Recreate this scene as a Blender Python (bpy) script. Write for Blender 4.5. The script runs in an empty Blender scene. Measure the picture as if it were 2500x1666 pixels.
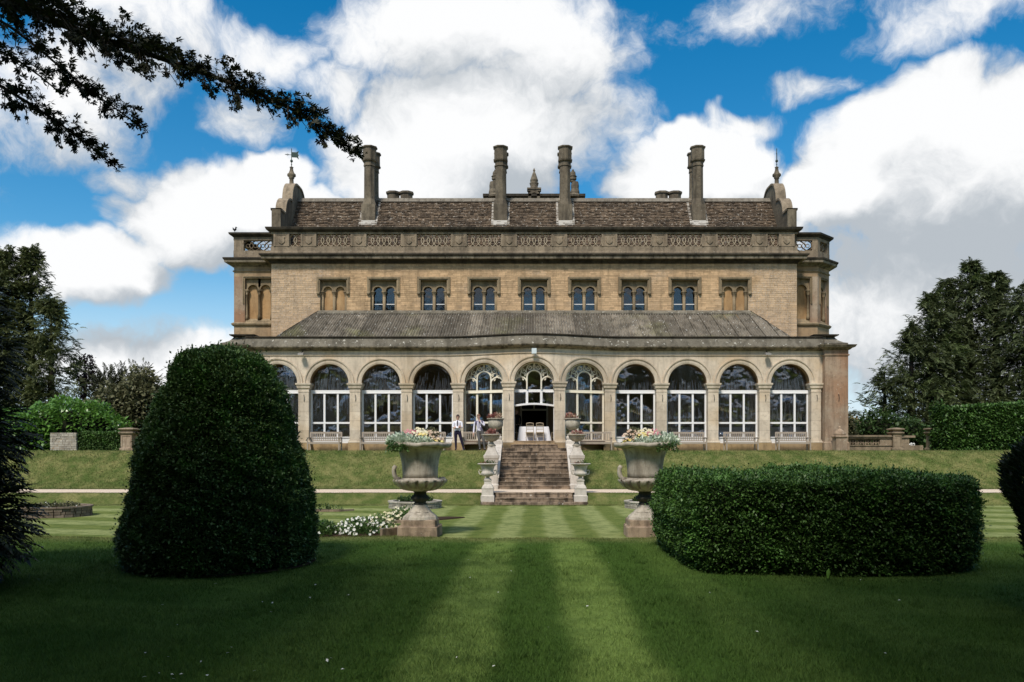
import bpy, bmesh, math, random
import numpy as np
from mathutils import Vector, Matrix

random.seed(11)
rng = np.random.default_rng(11)
scene = bpy.context.scene
COL = scene.collection
PI = math.pi
R = math.radians

# ------------------------------------------------------------------ camera
EYE = 1.65
AXIS = 1304.0                       # the house's axis of symmetry, in photo pixels
FPX = 2000.0                        # focal length in photo pixels (photo 2500 wide)
cam_data = bpy.data.cameras.new('camera')
cam = bpy.data.objects.new('camera', cam_data)
COL.objects.link(cam)
cam.location = (0, 0, EYE)
cam.rotation_euler = (R(90), 0, 0)
cam_data.sensor_width = 36
cam_data.lens = FPX / 2500 * 36
cam_data.shift_x = -(AXIS - 1250) / 2500
cam_data.shift_y = 265 / 2500
cam_data.clip_start = 0.05
cam_data.clip_end = 2000
scene.camera = cam

# ------------------------------------------------------------------ sky and sun
SUN = Vector((-0.22, -0.58, 0.78)).normalized()      # towards the sun: behind the viewer, a little left
SUN_EL = math.asin(SUN.z)
sun_data = bpy.data.lights.new('sun', 'SUN')
sun = bpy.data.objects.new('sun', sun_data)
COL.objects.link(sun)
sun.location = SUN * 80
sun.rotation_euler = SUN.to_track_quat('Z', 'Y').to_euler()
sun_data.energy = 3.3
sun_data.angle = R(11)
sun_data.color = (1.0, 0.93, 0.83)

world = bpy.data.worlds.new('World')
scene.world = world
world.use_nodes = True
wt = world.node_tree
wt.nodes.clear()

def nd(tree, kind, **kw):
    n = tree.nodes.new(kind)
    for k, v in kw.items():
        setattr(n, k, v)
    return n

def mth(tree, op, a, b=None, clamp=False):
    n = tree.nodes.new('ShaderNodeMath')
    n.operation = op
    n.use_clamp = clamp
    for i, v in enumerate((a, b)):
        if v is None:
            continue
        if hasattr(v, 'links') or hasattr(v, 'is_linked'):
            tree.links.new(v, n.inputs[i])
        else:
            n.inputs[i].default_value = v
    return n.outputs[0]

def vmt(tree, op, a, b=None):
    n = tree.nodes.new('ShaderNodeVectorMath')
    n.operation = op
    for i, v in enumerate((a, b)):
        if v is None:
            continue
        if hasattr(v, 'is_linked'):
            tree.links.new(v, n.inputs[i])
        else:
            n.inputs[i].default_value = v
    return n.outputs['Value'] if op in ('DOT_PRODUCT', 'LENGTH') else n.outputs[0]

def mixc(tree, fac, a, b, mode='MIX'):
    n = tree.nodes.new('ShaderNodeMix')
    n.data_type = 'RGBA'
    n.blend_type = mode
    n.clamp_factor = True
    for s, v in ((n.inputs['Factor'], fac), (n.inputs[6], a), (n.inputs[7], b)):
        if hasattr(v, 'is_linked'):
            tree.links.new(v, s)
        elif isinstance(v, (tuple, list)):
            s.default_value = (v[0], v[1], v[2], 1)
        else:
            s.default_value = v
    return n.outputs[2]

def smooth(tree, v, lo, hi, o0=0.0, o1=1.0):
    n = tree.nodes.new('ShaderNodeMapRange')
    n.interpolation_type = 'SMOOTHSTEP'
    tree.links.new(v, n.inputs['Value'])
    n.inputs['From Min'].default_value = lo
    n.inputs['From Max'].default_value = hi
    n.inputs['To Min'].default_value = o0
    n.inputs['To Max'].default_value = o1
    return n.outputs[0]

def noise(tree, vec, scale, detail=4, rough=0.55, dist=0.0):
    n = tree.nodes.new('ShaderNodeTexNoise')
    if vec is not None:
        tree.links.new(vec, n.inputs['Vector'])
    n.inputs['Scale'].default_value = scale
    n.inputs['Detail'].default_value = detail
    n.inputs['Roughness'].default_value = rough
    n.inputs['Distortion'].default_value = dist
    return n

def heading(px, py):
    return Vector(((px - AXIS) / FPX, 1.0, (1098 - py) / FPX)).normalized()

# cumulus banks: heading of the middle, half width, half height (photo pixels), weight
CLOUDS = [
    (2360, 420, 400, 250, 1.25), (2250, 290, 170, 140, 1.15), (2480, 270, 190, 120, 1.1),
    (2080, 470, 190, 130, 1.15),
    (1690, 430, 250, 130, 1.25), (1640, 360, 100, 70, 1.05),
    (1180, 340, 320, 170, 1.1), (1030, 410, 250, 130, 1.1), (1420, 330, 200, 130, 0.8),
    (1160, 70, 380, 140, 0.95), (1300, 170, 270, 120, 0.85),
    (620, 500, 280, 110, 1.25), (690, 425, 110, 60, 1.15), (470, 550, 180, 110, 1.1),
    (230, 650, 180, 110, 1.2), (60, 640, 130, 110, 0.8),
    (380, 60, 260, 130, 0.58), (90, 230, 260, 150, 0.66), (300, 190, 150, 90, 0.5),
    (330, 880, 330, 110, 0.8), (2230, 720, 420, 240, 0.9), (2420, 860, 330, 150, 0.85), (1330, 640, 800, 120, 0.9),
    (2010, 210, 110, 40, 0.6), (1780, 300, 150, 32, 0.58), (2330, 40, 260, 60, 0.36),
    (1880, 60, 300, 70, 0.30), (600, 290, 110, 60, 0.42), (860, 240, 130, 70, 0.62), (340, 430, 120, 40, 0.42), (620, 110, 200, 60, 0.45),
]
grp = bpy.data.node_groups.new('cloud_density', 'ShaderNodeTree')
grp.interface.new_socket('Vector', in_out='INPUT', socket_type='NodeSocketVector')
grp.interface.new_socket('Value', in_out='OUTPUT', socket_type='NodeSocketFloat')
gi = grp.nodes.new('NodeGroupInput')
go = grp.nodes.new('NodeGroupOutput')
gw = gi.outputs[0]
acc = None
for (px, py, rx, ry, w) in CLOUDS:
    c = heading(px, py)
    k = c.y
    d = vmt(grp, 'SUBTRACT', gw, tuple(c))
    d = vmt(grp, 'MULTIPLY', d, (FPX / rx / k, 0.0, FPX / ry / k))
    q = vmt(grp, 'DOT_PRODUCT', d, d)
    b = mth(grp, 'MULTIPLY', mth(grp, 'SUBTRACT', 1.0, q), w * (1.4 if w > 1 else 1.0))
    acc = b if acc is None else mth(grp, 'MAXIMUM', acc, b)
sepg = grp.nodes.new('ShaderNodeSeparateXYZ')
grp.links.new(gw, sepg.inputs[0])
over = smooth(grp, sepg.outputs[2], 0.50, 0.64, -0.32, 0.28)      # broken cloud carries on overhead
acc = mth(grp, 'MAXIMUM', acc, over)
fine = noise(grp, gw, 10.0, 9, 0.66)
dens = mth(grp, 'ADD', acc, mth(grp, 'MULTIPLY', mth(grp, 'SUBTRACT', fine.outputs['Fac'], 0.5), 2.0))
grp.links.new(dens, go.inputs[0])

tc = nd(wt, 'ShaderNodeTexCoord')
dirv = tc.outputs['Generated']
wn = noise(wt, dirv, 6.0, 4, 0.6)
wv = vmt(wt, 'SUBTRACT', wn.outputs['Color'], (0.5, 0.5, 0.5))
wv = vmt(wt, 'MULTIPLY', wv, (0.13, 0.13, 0.10))
dirw = vmt(wt, 'ADD', dirv, wv)
g1 = nd(wt, 'ShaderNodeGroup'); g1.node_tree = grp
wt.links.new(dirw, g1.inputs[0])
g2 = nd(wt, 'ShaderNodeGroup'); g2.node_tree = grp
wt.links.new(vmt(wt, 'ADD', dirw, (-0.012, 0.0, 0.060)), g2.inputs[0])
d1, d2 = g1.outputs[0], g2.outputs[0]
cover = smooth(wt, d1, -0.10, 0.66)
lit = mth(wt, 'ADD', mth(wt, 'MULTIPLY', mth(wt, 'SUBTRACT', d1, d2), 0.72), 0.50)
lit = smooth(wt, lit, 0.02, 1.02)
cloud_col = mixc(wt, lit, (4.2, 4.6, 5.0), (8.5, 8.55, 8.6))
sky = nd(wt, 'ShaderNodeTexSky')
sky.sky_type = 'NISHITA'
sky.sun_disc = False
sky.sun_elevation = SUN_EL
sky.sun_rotation = math.atan2(SUN.x, SUN.y)
sky.altitude = 100
sky.air_density = 1.0
sky.dust_density = 0.3
sky.ozone_density = 1.0
hs = nd(wt, 'ShaderNodeHueSaturation')
hs.inputs['Hue'].default_value = 0.492
hs.inputs['Saturation'].default_value = 1.52
hs.inputs['Value'].default_value = 1.18
wt.links.new(sky.outputs[0], hs.inputs['Color'])
sepd = nd(wt, 'ShaderNodeSeparateXYZ')
wt.links.new(dirv, sepd.inputs[0])
hz = smooth(wt, sepd.outputs[2], 0.0, 0.24, 0.9, 0.0)          # pale haze low in the sky
hazy = mixc(wt, hz, hs.outputs[0], (5.4, 6.6, 7.9))
mixed = mixc(wt, cover, hazy, cloud_col)
bg = nd(wt, 'ShaderNodeBackground')
bg.inputs['Strength'].default_value = 0.1
wt.links.new(mixed, bg.inputs['Color'])
wo = nd(wt, 'ShaderNodeOutputWorld')
wt.links.new(bg.outputs[0], wo.inputs[0])

scene.view_settings.view_transform = 'Standard'
scene.view_settings.look = 'None'
scene.view_settings.exposure = 0.22
scene.view_settings.gamma = 1.0
scene.view_settings.use_curve_mapping = False
scene.cycles.max_bounces = 6
scene.cycles.diffuse_bounces = 3
scene.cycles.glossy_bounces = 3
scene.cycles.transmission_bounces = 6
scene.cycles.transparent_max_bounces = 10
scene.cycles.caustics_reflective = False
scene.cycles.caustics_refractive = False
scene.cycles.sample_clamp_indirect = 6
world.cycles.sampling_method = 'MANUAL'
world.cycles.sample_map_resolution = 256

# ------------------------------------------------------------------ helpers
def at(px, py, D):
    """the place at distance D that the photograph shows at a pixel"""
    return ((px - AXIS) * D / FPX, D, EYE + (1098 - py) * D / FPX)

def X(px, D): return (px - AXIS) * D / FPX
def Z(py, D): return EYE + (1098 - py) * D / FPX

WL = {}                                     # world location of every object built unrotated

def tag(o, label=None, cat=None, group=None, kind=None):
    if label: o['label'] = label
    if cat: o['category'] = cat
    if group: o['group'] = group
    if kind: o['kind'] = kind
    return o

def empty(name, loc=(0, 0, 0), parent=None):
    o = bpy.data.objects.new(name, None)
    o.empty_display_size = 0.3
    COL.objects.link(o)
    base = WL.get(parent.name, Vector((0, 0, 0))) if parent else Vector((0, 0, 0))
    o.location = Vector(loc) - base
    o.parent = parent
    WL[o.name] = Vector(loc)
    return o

def link_mesh(name, me, mat, parent=None, loc=None):
    o = bpy.data.objects.new(name, me)
    COL.objects.link(o)
    if mat is not None and not me.materials:
        me.materials.append(mat)
    base = WL.get(parent.name, Vector((0, 0, 0))) if parent else Vector((0, 0, 0))
    l = Vector(loc) if loc is not None else Vector((0, 0, 0))
    o.location = l - base
    o.parent = parent
    WL[o.name] = l
    return o

def fast_mesh(name, verts, faces, rnd=None, smooth_shade=False):
    """verts (V,3), faces (F,k) numpy arrays"""
    verts = np.asarray(verts, dtype=np.float32)
    faces = np.asarray(faces, dtype=np.int32)
    F, k = faces.shape
    me = bpy.data.meshes.new(name)
    me.vertices.add(len(verts))
    me.vertices.foreach_set('co', verts.ravel())
    me.loops.add(F * k)
    me.loops.foreach_set('vertex_index', faces.ravel())
    me.polygons.add(F)
    me.polygons.foreach_set('loop_start', np.arange(0, F * k, k, dtype=np.int32))
    try:
        me.polygons.foreach_set('loop_total', np.full(F, k, dtype=np.int32))
    except Exception:
        pass
    if smooth_shade:
        me.polygons.foreach_set('use_smooth', np.ones(F, dtype=bool))
    if rnd is not None:
        a = me.attributes.new('rnd', 'FLOAT', 'FACE')
        a.data.foreach_set('value', np.asarray(rnd, dtype=np.float32))
    me.update(calc_edges=True)
    return me

class MB:
    """collects shapes in world space; build() links them as one mesh object"""
    def __init__(self):
        self.v, self.f, self.r, self.sm = [], [], [], []
        self.cur = 0.5
        self.smooth = False

    def add(self, vs, fs):
        n = len(self.v)
        self.v.extend([tuple(p) for p in vs])
        for f in fs:
            self.f.append([n + i for i in f])
            self.r.append(self.cur)
            self.sm.append(self.smooth)
        return self

    def box(self, x0, x1, y0, y1, z0, z1):
        return self.add([(x0, y0, z0), (x1, y0, z0), (x1, y1, z0), (x0, y1, z0),
                         (x0, y0, z1), (x1, y0, z1), (x1, y1, z1), (x0, y1, z1)],
                        [(0, 3, 2, 1), (4, 5, 6, 7), (0, 1, 5, 4), (1, 2, 6, 5), (2, 3, 7, 6), (3, 0, 4, 7)])

    def hexa(self, p):
        """eight corners: bottom ring then top ring"""
        return self.add(p, [(0, 3, 2, 1), (4, 5, 6, 7), (0, 1, 5, 4), (1, 2, 6, 5), (2, 3, 7, 6), (3, 0, 4, 7)])

    def bar(self, a, b, w, h=None, up=(0, 0, 1)):
        a, b = Vector(a), Vector(b)
        h = h or w
        d = (b - a).normalized()
        s = d.cross(Vector(up))
        if s.length < 1e-4:
            s = d.cross(Vector((1, 0, 0)))
        s.normalize()
        u = s.cross(d)
        s, u = s * (w / 2), u * (h / 2)
        return self.hexa([a - s - u, a + s - u, b + s - u, b - s - u, a - s + u, a + s + u, b + s + u, b - s + u])

    def lathe(self, prof, cx=0, cy=0, seg=24, a0=0.0, a1=2 * PI, squash=1.0, flute=0, fdepth=0.0, frange=None):
        """prof: (radius, z) from the bottom up"""
        full = abs(a1 - a0 - 2 * PI) < 1e-6
        n = seg if full else seg + 1
        vs = []
        for (r, z) in prof:
            for i in range(n):
                a = a0 + (a1 - a0) * i / seg
                rr = r
                if flute and frange and frange[0] <= z <= frange[1]:
                    rr = r * (1 - fdepth * (0.5 + 0.5 * math.cos(flute * a)))
                vs.append((cx + rr * math.cos(a), cy + rr * squash * math.sin(a), z))
        fs = []
        for j in range(len(prof) - 1):
            for i in range(seg):
                i2 = (i + 1) % n
                fs.append((j * n + i, j * n + i2, (j + 1) * n + i2, (j + 1) * n + i))
        if full:
            if prof[0][0] > 1e-4: fs.append(tuple(reversed(range(n))))
            if prof[-1][0] > 1e-4: fs.append(tuple((len(prof) - 1) * n + i for i in range(n)))
        return self.add(vs, fs)

    def tube(self, path, rad, seg=6, cap=True):
        path = [Vector(p) for p in path]
        if not hasattr(rad, '__len__'):
            rad = [rad] * len(path)
        vs = []
        ref = Vector((0.13, 0.21, 1)).normalized()
        for i, p in enumerate(path):
            d = (path[min(i + 1, len(path) - 1)] - path[max(i - 1, 0)]).normalized()
            s = d.cross(ref)
            if s.length < 0.05:
                s = d.cross(Vector((1, 0.1, 0)))
            s.normalize()
            u = s.cross(d)
            for k in range(seg):
                a = 2 * PI * k / seg
                vs.append(p + (s * math.cos(a) + u * math.sin(a)) * rad[i])
        fs = []
        for i in range(len(path) - 1):
            for k in range(seg):
                k2 = (k + 1) % seg
                fs.append((i * seg + k, i * seg + k2, (i + 1) * seg + k2, (i + 1) * seg + k))
        if cap:
            fs.append(tuple(reversed(range(seg))))
            fs.append(tuple((len(path) - 1) * seg + k for k in range(seg)))
        return self.add(vs, fs)

    def sweep(self, path, prof, closed=False, caps=True):
        """path: plan points (x, y) walked with the outside on the right; prof: (out, z)"""
        P = [Vector((p[0], p[1])) for p in path]
        n = len(P)
        offs = []
        for i in range(n):
            if closed:
                d1 = (P[i] - P[i - 1]).normalized(); d2 = (P[(i + 1) % n] - P[i]).normalized()
            else:
                d1 = (P[i] - P[i - 1]).normalized() if i > 0 else (P[1] - P[0]).normalized()
                d2 = (P[i + 1] - P[i]).normalized() if i < n - 1 else d1
            n1, n2 = Vector((d1.y, -d1.x)), Vector((d2.y, -d2.x))
            m = (n1 + n2) / max(0.2, 1 + n1.dot(n2))
            offs.append(m)
        m = len(prof)
        vs = []
        for i in range(n):
            for (o, z) in prof:
                q = P[i] + offs[i] * o
                vs.append((q.x, q.y, z))
        fs = []
        segs = n if closed else n - 1
        for i in range(segs):
            i2 = (i + 1) % n
            for j in range(m - 1):
                fs.append((i * m + j, i2 * m + j, i2 * m + j + 1, i * m + j + 1))
        if caps and not closed:
            fs.append(tuple(range(m - 1, -1, -1)))
            fs.append(tuple((n - 1) * m + j for j in range(m)))
        return self.add(vs, fs)

    def strip_prism(self, front, y0, y1):
        """front: closed polygon (x, z) facing -y, extruded from y0 to y1"""
        n = len(front)
        vs = [(p[0], y0, p[1]) for p in front] + [(p[0], y1, p[1]) for p in front]
        fs = [tuple(range(n)), tuple(range(2 * n - 1, n - 1, -1))]
        for i in range(n):
            j = (i + 1) % n
            fs.append((j, i, n + i, n + j))
        return self.add(vs, fs)

    def map(self, fn):
        self.v = [fn(p) for p in self.v]
        return self

    def mesh(self, name, loc=(0, 0, 0)):
        me = bpy.data.meshes.new(name)
        me.from_pydata([(p[0] - loc[0], p[1] - loc[1], p[2] - loc[2]) for p in self.v], [], self.f)
        if any(self.sm):
            me.polygons.foreach_set('use_smooth', self.sm)
        a = me.attributes.new('rnd', 'FLOAT', 'FACE')
        rr = self.r if any(v != 0.5 for v in self.r) else [random.random()] * len(self.r)
        a.data.foreach_set('value', rr)
        me.update()
        return me

    def build(self, name, mat, parent=None, local=False, label=None, kind=None, fix=True, bevel=0.0):
        if local:
            loc = WL.get(parent.name, Vector((0, 0, 0))) if parent else Vector((0, 0, 0))
            loc = Vector(loc)
        else:
            a = np.array(self.v)
            lo, hi = a.min(0), a.max(0)
            loc = Vector(((lo[0] + hi[0]) / 2, (lo[1] + hi[1]) / 2, lo[2]))
        me = self.mesh(name, loc)
        if fix:
            bm = bmesh.new(); bm.from_mesh(me)
            bmesh.ops.recalc_face_normals(bm, faces=bm.faces)
            bm.to_mesh(me); bm.free()
        o = link_mesh(name, me, mat, parent, loc)
        if bevel:
            md = o.modifiers.new('bevel', 'BEVEL'); md.width = bevel; md.segments = 2; md.limit_method = 'ANGLE'
        if label: o['label'] = label
        if kind: o['kind'] = kind
        return o

def copy_tree(o, parent=None):
    c = o.copy()
    COL.objects.link(c)
    c.parent = parent
    for ch in o.children:
        copy_tree(ch, c)
    return c

def place(o, loc, rz=0.0, s=None):
    o.location = loc
    o.rotation_euler = (0, 0, rz)
    if s: o.scale = (s, s, s)
    return o

# ------------------------------------------------------------------ numpy scatter of small leaf shapes
def frames(dirs, ups):
    d = dirs / (np.linalg.norm(dirs, axis=1, keepdims=True) + 1e-9)
    s = np.cross(d, ups)
    s /= (np.linalg.norm(s, axis=1, keepdims=True) + 1e-9)
    u = np.cross(s, d)
    return d, s, u

def scatter(tv, tf, pos, dirs, ups, scale):
    """template vertices (along +x, side y, up z) placed at every pos"""
    tv = np.asarray(tv, float); tf = np.asarray(tf, int)
    d, s, u = frames(dirs, ups)
    n = len(pos)
    scale = np.broadcast_to(np.asarray(scale, float), (n,))
    V = pos[:, None, :] + scale[:, None, None] * (tv[None, :, 0:1] * d[:, None, :] + tv[None, :, 1:2] * s[:, None, :] + tv[None, :, 2:3] * u[:, None, :])
    Fc = tf[None, :, :] + (np.arange(n) * len(tv))[:, None, None]
    return V.reshape(-1, 3), Fc.reshape(-1, tf.shape[1]), np.repeat(rng.random(n), len(tf))

LEAF = ([(0, 0, 0), (0.5, -0.28, 0.06), (1, 0, -0.05), (0.5, 0.28, 0.06)], [(0, 1, 2, 3)])
def _sprig(n=4, droop=0.25, w=0.3):
    v, f = [], []
    for i in range(n):
        t = i / n
        for sgn in (-1, 1):
            b = len(v)
            a = 0.85
            x0, z0 = t, -droop * t * t
            ln = 0.55 * (1 - 0.5 * t)
            dx, dy = math.cos(a) * ln, sgn * math.sin(a) * ln
            v += [(x0, 0, z0), (x0 + dx * 0.5 - 0.06, dy * 0.5 + sgn * 0.02, z0 - 0.01), (x0 + dx, dy, z0 - droop * 0.35), (x0 + dx * 0.5 + 0.10, dy * 0.5 - sgn * 0.06, z0 + 0.02)]
            f.append((b, b + 1, b + 2, b + 3))
    b = len(v)
    v += [(0.6, 0, -droop * 0.36), (0.95, -0.12, -droop * 0.9), (1.35, 0, -droop * 1.8), (0.95, 0.12, -droop * 0.9)]
    f.append((b, b + 1, b + 2, b + 3))
    return v, f
def _tuft():
    v, f = [], []
    for i, (a, b, ln) in enumerate(((0, 0.1, 1.0), (0.7, 0.25, 0.85), (-0.7, 0.2, 0.85), (1.5, 0.0, 0.7), (-1.5, 0.05, 0.7), (0.3, -0.6, 0.7))):
        n_ = len(v)
        dx, dy = math.cos(a), math.sin(a)
        v += [(0, 0, 0), (dx * ln * 0.55 - dy * 0.17, dy * ln * 0.55 + dx * 0.17, b * 0.5), (dx * ln, dy * ln, b * ln), (dx * ln * 0.55 + dy * 0.17, dy * ln * 0.55 - dx * 0.17, b * 0.5)]
        f.append((n_, n_ + 1, n_ + 2, n_ + 3))
    return v, f
TUFT = _tuft()
SPRIG = _sprig()
DROOP = _sprig(4, 0.7)

def rand_dirs(n):
    d = rng.normal(size=(n, 3))
    return d / np.linalg.norm(d, axis=1, keepdims=True)

def foliage(name, tmpl, pos, dirs, scale, mat, parent=None, ups=None):
    if ups is None:
        ups = np.tile(np.array([[0, 0, 1.0]]), (len(pos), 1)) + 0.5 * rand_dirs(len(pos))
    V, F, rn = scatter(tmpl[0], tmpl[1], pos, dirs, ups, scale)
    lo, hi = V.min(0), V.max(0)
    loc = Vector(((lo[0] + hi[0]) / 2, (lo[1] + hi[1]) / 2, lo[2]))
    me = fast_mesh(name, V - np.array(loc), F, rn)
    o = link_mesh(name, me, mat, parent, loc)
    o['kind'] = 'stuff'
    return o

# ------------------------------------------------------------------ materials
def new_mat(name):
    m = bpy.data.materials.new(name)
    m.use_nodes = True
    t = m.node_tree
    t.nodes.clear()
    out = t.nodes.new('ShaderNodeOutputMaterial')
    b = t.nodes.new('ShaderNodeBsdfPrincipled')
    t.links.new(b.outputs[0], out.inputs[0])
    return m, t, b, out

def setc(tree, sock, v):
    if hasattr(v, 'is_linked'):
        tree.links.new(v, sock)
    elif isinstance(v, (tuple, list)):
        sock.default_value = (v[0], v[1], v[2], 1)
    else:
        sock.default_value = v

def bump(tree, bsdf, height, strength=0.3, dist=0.02):
    n = tree.nodes.new('ShaderNodeBump')
    n.inputs['Strength'].default_value = strength
    n.inputs['Distance'].default_value = dist
    tree.links.new(height, n.inputs['Height'])
    tree.links.new(n.outputs[0], bsdf.inputs['Normal'])

def world_pos(tree, scale=(1, 1, 1)):
    g = tree.nodes.new('ShaderNodeNewGeometry')
    if scale == (1, 1, 1):
        return g.outputs['Position']
    return vmt(tree, 'MULTIPLY', g.outputs['Position'], scale)

def rnd_attr(tree):
    a = tree.nodes.new('ShaderNodeAttribute')
    a.attribute_name = 'rnd'
    return a.outputs['Fac']

def stone(name, c1, c2, stain=(0.08, 0.065, 0.045), stain_amt=0.5, lichen=0.0, lichen_col=(0.62, 0.60, 0.52),
          lscale=7.0, rough=0.9, bmp=0.35, per_piece=0.0, tint=None, stain_scale=0.9, patch=None, ends=None):
    m, t, b, out = new_mat(name)
    p = world_pos(t)
    n1 = noise(t, p, 0.7, 4, 0.6)
    n2 = noise(t, p, 5.5, 6, 0.65)
    n3 = noise(t, p, 38.0, 3, 0.6)
    col = mixc(t, smooth(t, n1.outputs['Fac'], 0.34, 0.66), c1, c2)
    if tint:
        nt = noise(t, world_pos(t, (0.35, 0.35, 0.5)), 1.0, 3, 0.5)
        col = mixc(t, smooth(t, nt.outputs['Fac'], 0.5, 0.68), col, tint)
    if per_piece:
        r = rnd_attr(t)
        k = mth(t, 'ADD', mth(t, 'MULTIPLY', r, 2 * per_piece), 1 - per_piece)
        cmb = t.nodes.new('ShaderNodeCombineColor')
        for i in range(3): t.links.new(k, cmb.inputs[i])
        col = mixc(t, 1.0, col, cmb.outputs[0], 'MULTIPLY')
    # grime: runs down the face in streaks, blotchy
    ns = noise(t, world_pos(t, (3.2, 3.2, 0.5)), stain_scale, 5, 0.62)
    f = mth(t, 'MULTIPLY', smooth(t, ns.outputs['Fac'], 0.43, 0.66), stain_amt)
    col = mixc(t, f, col, stain)
    f2 = mth(t, 'MULTIPLY', smooth(t, n2.outputs['Fac'], 0.47, 0.68), stain_amt * 0.75)
    col = mixc(t, f2, col, stain)
    col = mixc(t, mth(t, 'MULTIPLY', smooth(t, n3.outputs['Fac'], 0.35, 0.7), 0.22), col, (c2[0] * 0.5, c2[1] * 0.5, c2[2] * 0.5))
    if patch:                       # (amount, colour): broad weathered patches
        npn = noise(t, world_pos(t, (1, 1, 1.4)), 0.42, 3, 0.5)
        nf = noise(t, p, 15.0, 4, 0.7)
        low_ = npn.outputs['Fac']
        if ends:                    # bleached stone towards the ends of the wall
            sx = t.nodes.new('ShaderNodeSeparateXYZ'); t.links.new(p, sx.inputs[0])
            low_ = mth(t, 'ADD', low_, smooth(t, mth(t, 'ABSOLUTE', sx.outputs[0]), ends[0], ends[1], -0.06, 0.22))
        ff = mth(t, 'MULTIPLY', smooth(t, low_, 0.5, 0.66), smooth(t, nf.outputs['Fac'], 0.40, 0.62))
        col = mixc(t, mth(t, 'MULTIPLY', ff, patch[0]), col, patch[1])
    if lichen:
        nl = noise(t, p, lscale, 5, 0.72)
        fl = smooth(t, nl.outputs['Fac'], 0.70 - 0.14 * lichen, 0.74 - 0.12 * lichen)
        col = mixc(t, mth(t, 'MULTIPLY', fl, 0.85), col, lichen_col)
    setc(t, b.inputs['Base Color'], col)
    b.inputs['Roughness'].default_value = rough
    b.inputs['Specular IOR Level'].default_value = 0.25
    h = mth(t, 'ADD', n2.outputs['Fac'], mth(t, 'MULTIPLY', n3.outputs['Fac'], 0.5))
    bump(t, b, h, bmp, 0.02)
    return m

def plain(name, c, rough=0.6, spec=0.4, vary=0.15, scale=6.0, metal=0.0, bmp=0.1):
    m, t, b, out = new_mat(name)
    p = world_pos(t)
    n = noise(t, p, scale, 5, 0.6)
    k = mixc(t, n.outputs['Fac'], tuple(v * (1 - vary) for v in c), tuple(min(1, v * (1 + vary)) for v in c))
    setc(t, b.inputs['Base Color'], k)
    b.inputs['Roughness'].default_value = rough
    b.inputs['Specular IOR Level'].default_value = spec
    b.inputs['Metallic'].default_value = metal
    if bmp: bump(t, b, n.outputs['Fac'], bmp, 0.01)
    return m

def leafy(name, c1, c2, rough=0.5, spec=0.35, trans=0.22, c3=None, clump=2.0):
    m, t, b, out = new_mat(name)
    r = rnd_attr(t)
    col = mixc(t, r, c1, c2)
    n = noise(t, world_pos(t), clump, 4, 0.6)
    if c3:
        col = mixc(t, smooth(t, n.outputs['Fac'], 0.52, 0.66), col, c3)
    setc(t, b.inputs['Base Color'], col)
    b.inputs['Roughness'].default_value = rough
    b.inputs['Specular IOR Level'].default_value = spec
    tr = t.nodes.new('ShaderNodeBsdfTranslucent')
    setc(t, tr.inputs['Color'], col)
    mx = t.nodes.new('ShaderNodeMixShader')
    mx.inputs[0].default_value = trans
    t.links.new(b.outputs[0], mx.inputs[1])
    t.links.new(tr.outputs[0], mx.inputs[2])
    t.links.new(mx.outputs[0], out.inputs[0])
    return m

M = {}
M['arcade'] = stone('pale_limestone', (0.70, 0.60, 0.47), (0.62, 0.525, 0.405), stain=(0.28, 0.225, 0.165), stain_amt=0.42, lichen=0.12, lscale=4.0, bmp=0.25, per_piece=0.10, tint=(0.58, 0.455, 0.31))
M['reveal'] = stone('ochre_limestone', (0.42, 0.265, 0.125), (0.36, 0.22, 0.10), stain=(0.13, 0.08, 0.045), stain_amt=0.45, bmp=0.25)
M['pier'] = stone('stained_limestone', (0.35, 0.245, 0.165), (0.42, 0.33, 0.24), stain=(0.13, 0.085, 0.055), stain_amt=0.5, lichen=0.45, lscale=9.0, tint=(0.34, 0.19, 0.11), bmp=0.3)
M['plinth'] = stone('ochre_plinth_stone', (0.44, 0.31, 0.16), (0.40, 0.29, 0.17), stain=(0.16, 0.11, 0.06), stain_amt=0.5, bmp=0.3)
M['wall'] = stone('golden_coursed_stone', (0.62, 0.42, 0.24), (0.55, 0.375, 0.22), stain=(0.22, 0.15, 0.085), stain_amt=0.45, per_piece=0.2, bmp=0.5, patch=(0.5, (0.56, 0.49, 0.41)), ends=(9.5, 13.5), lichen=0.15, lscale=11)
M['mortar'] = stone('wall_mortar', (0.36, 0.26, 0.16), (0.30, 0.215, 0.13), stain_amt=0.25)
M['blind'] = stone('orange_infill_stone', (0.46, 0.275, 0.125), (0.50, 0.33, 0.17), stain=(0.17, 0.09, 0.04), stain_amt=0.45, bmp=0.2)
M['trim'] = stone('window_trim_stone', (0.34, 0.26, 0.16), (0.27, 0.205, 0.125), stain=(0.09, 0.07, 0.045), stain_amt=0.5, lichen=0.25, lscale=12)
M['parapet'] = stone('weathered_parapet_stone', (0.345, 0.27, 0.185), (0.27, 0.21, 0.145), stain=(0.085, 0.067, 0.047), stain_amt=0.6, lichen=0.5, lichen_col=(0.46, 0.43, 0.35), lscale=9, per_piece=0.12)
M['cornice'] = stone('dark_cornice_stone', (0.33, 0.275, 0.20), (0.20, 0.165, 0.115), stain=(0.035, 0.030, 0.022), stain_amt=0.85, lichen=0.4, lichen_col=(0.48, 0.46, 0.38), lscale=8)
M['coping'] = stone('soot_and_soffit_shade', (0.085, 0.07, 0.05), (0.05, 0.041, 0.03), stain=(0.02, 0.017, 0.013), stain_amt=0.8, lichen=0.3, lichen_col=(0.4, 0.38, 0.32), lscale=8)
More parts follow.
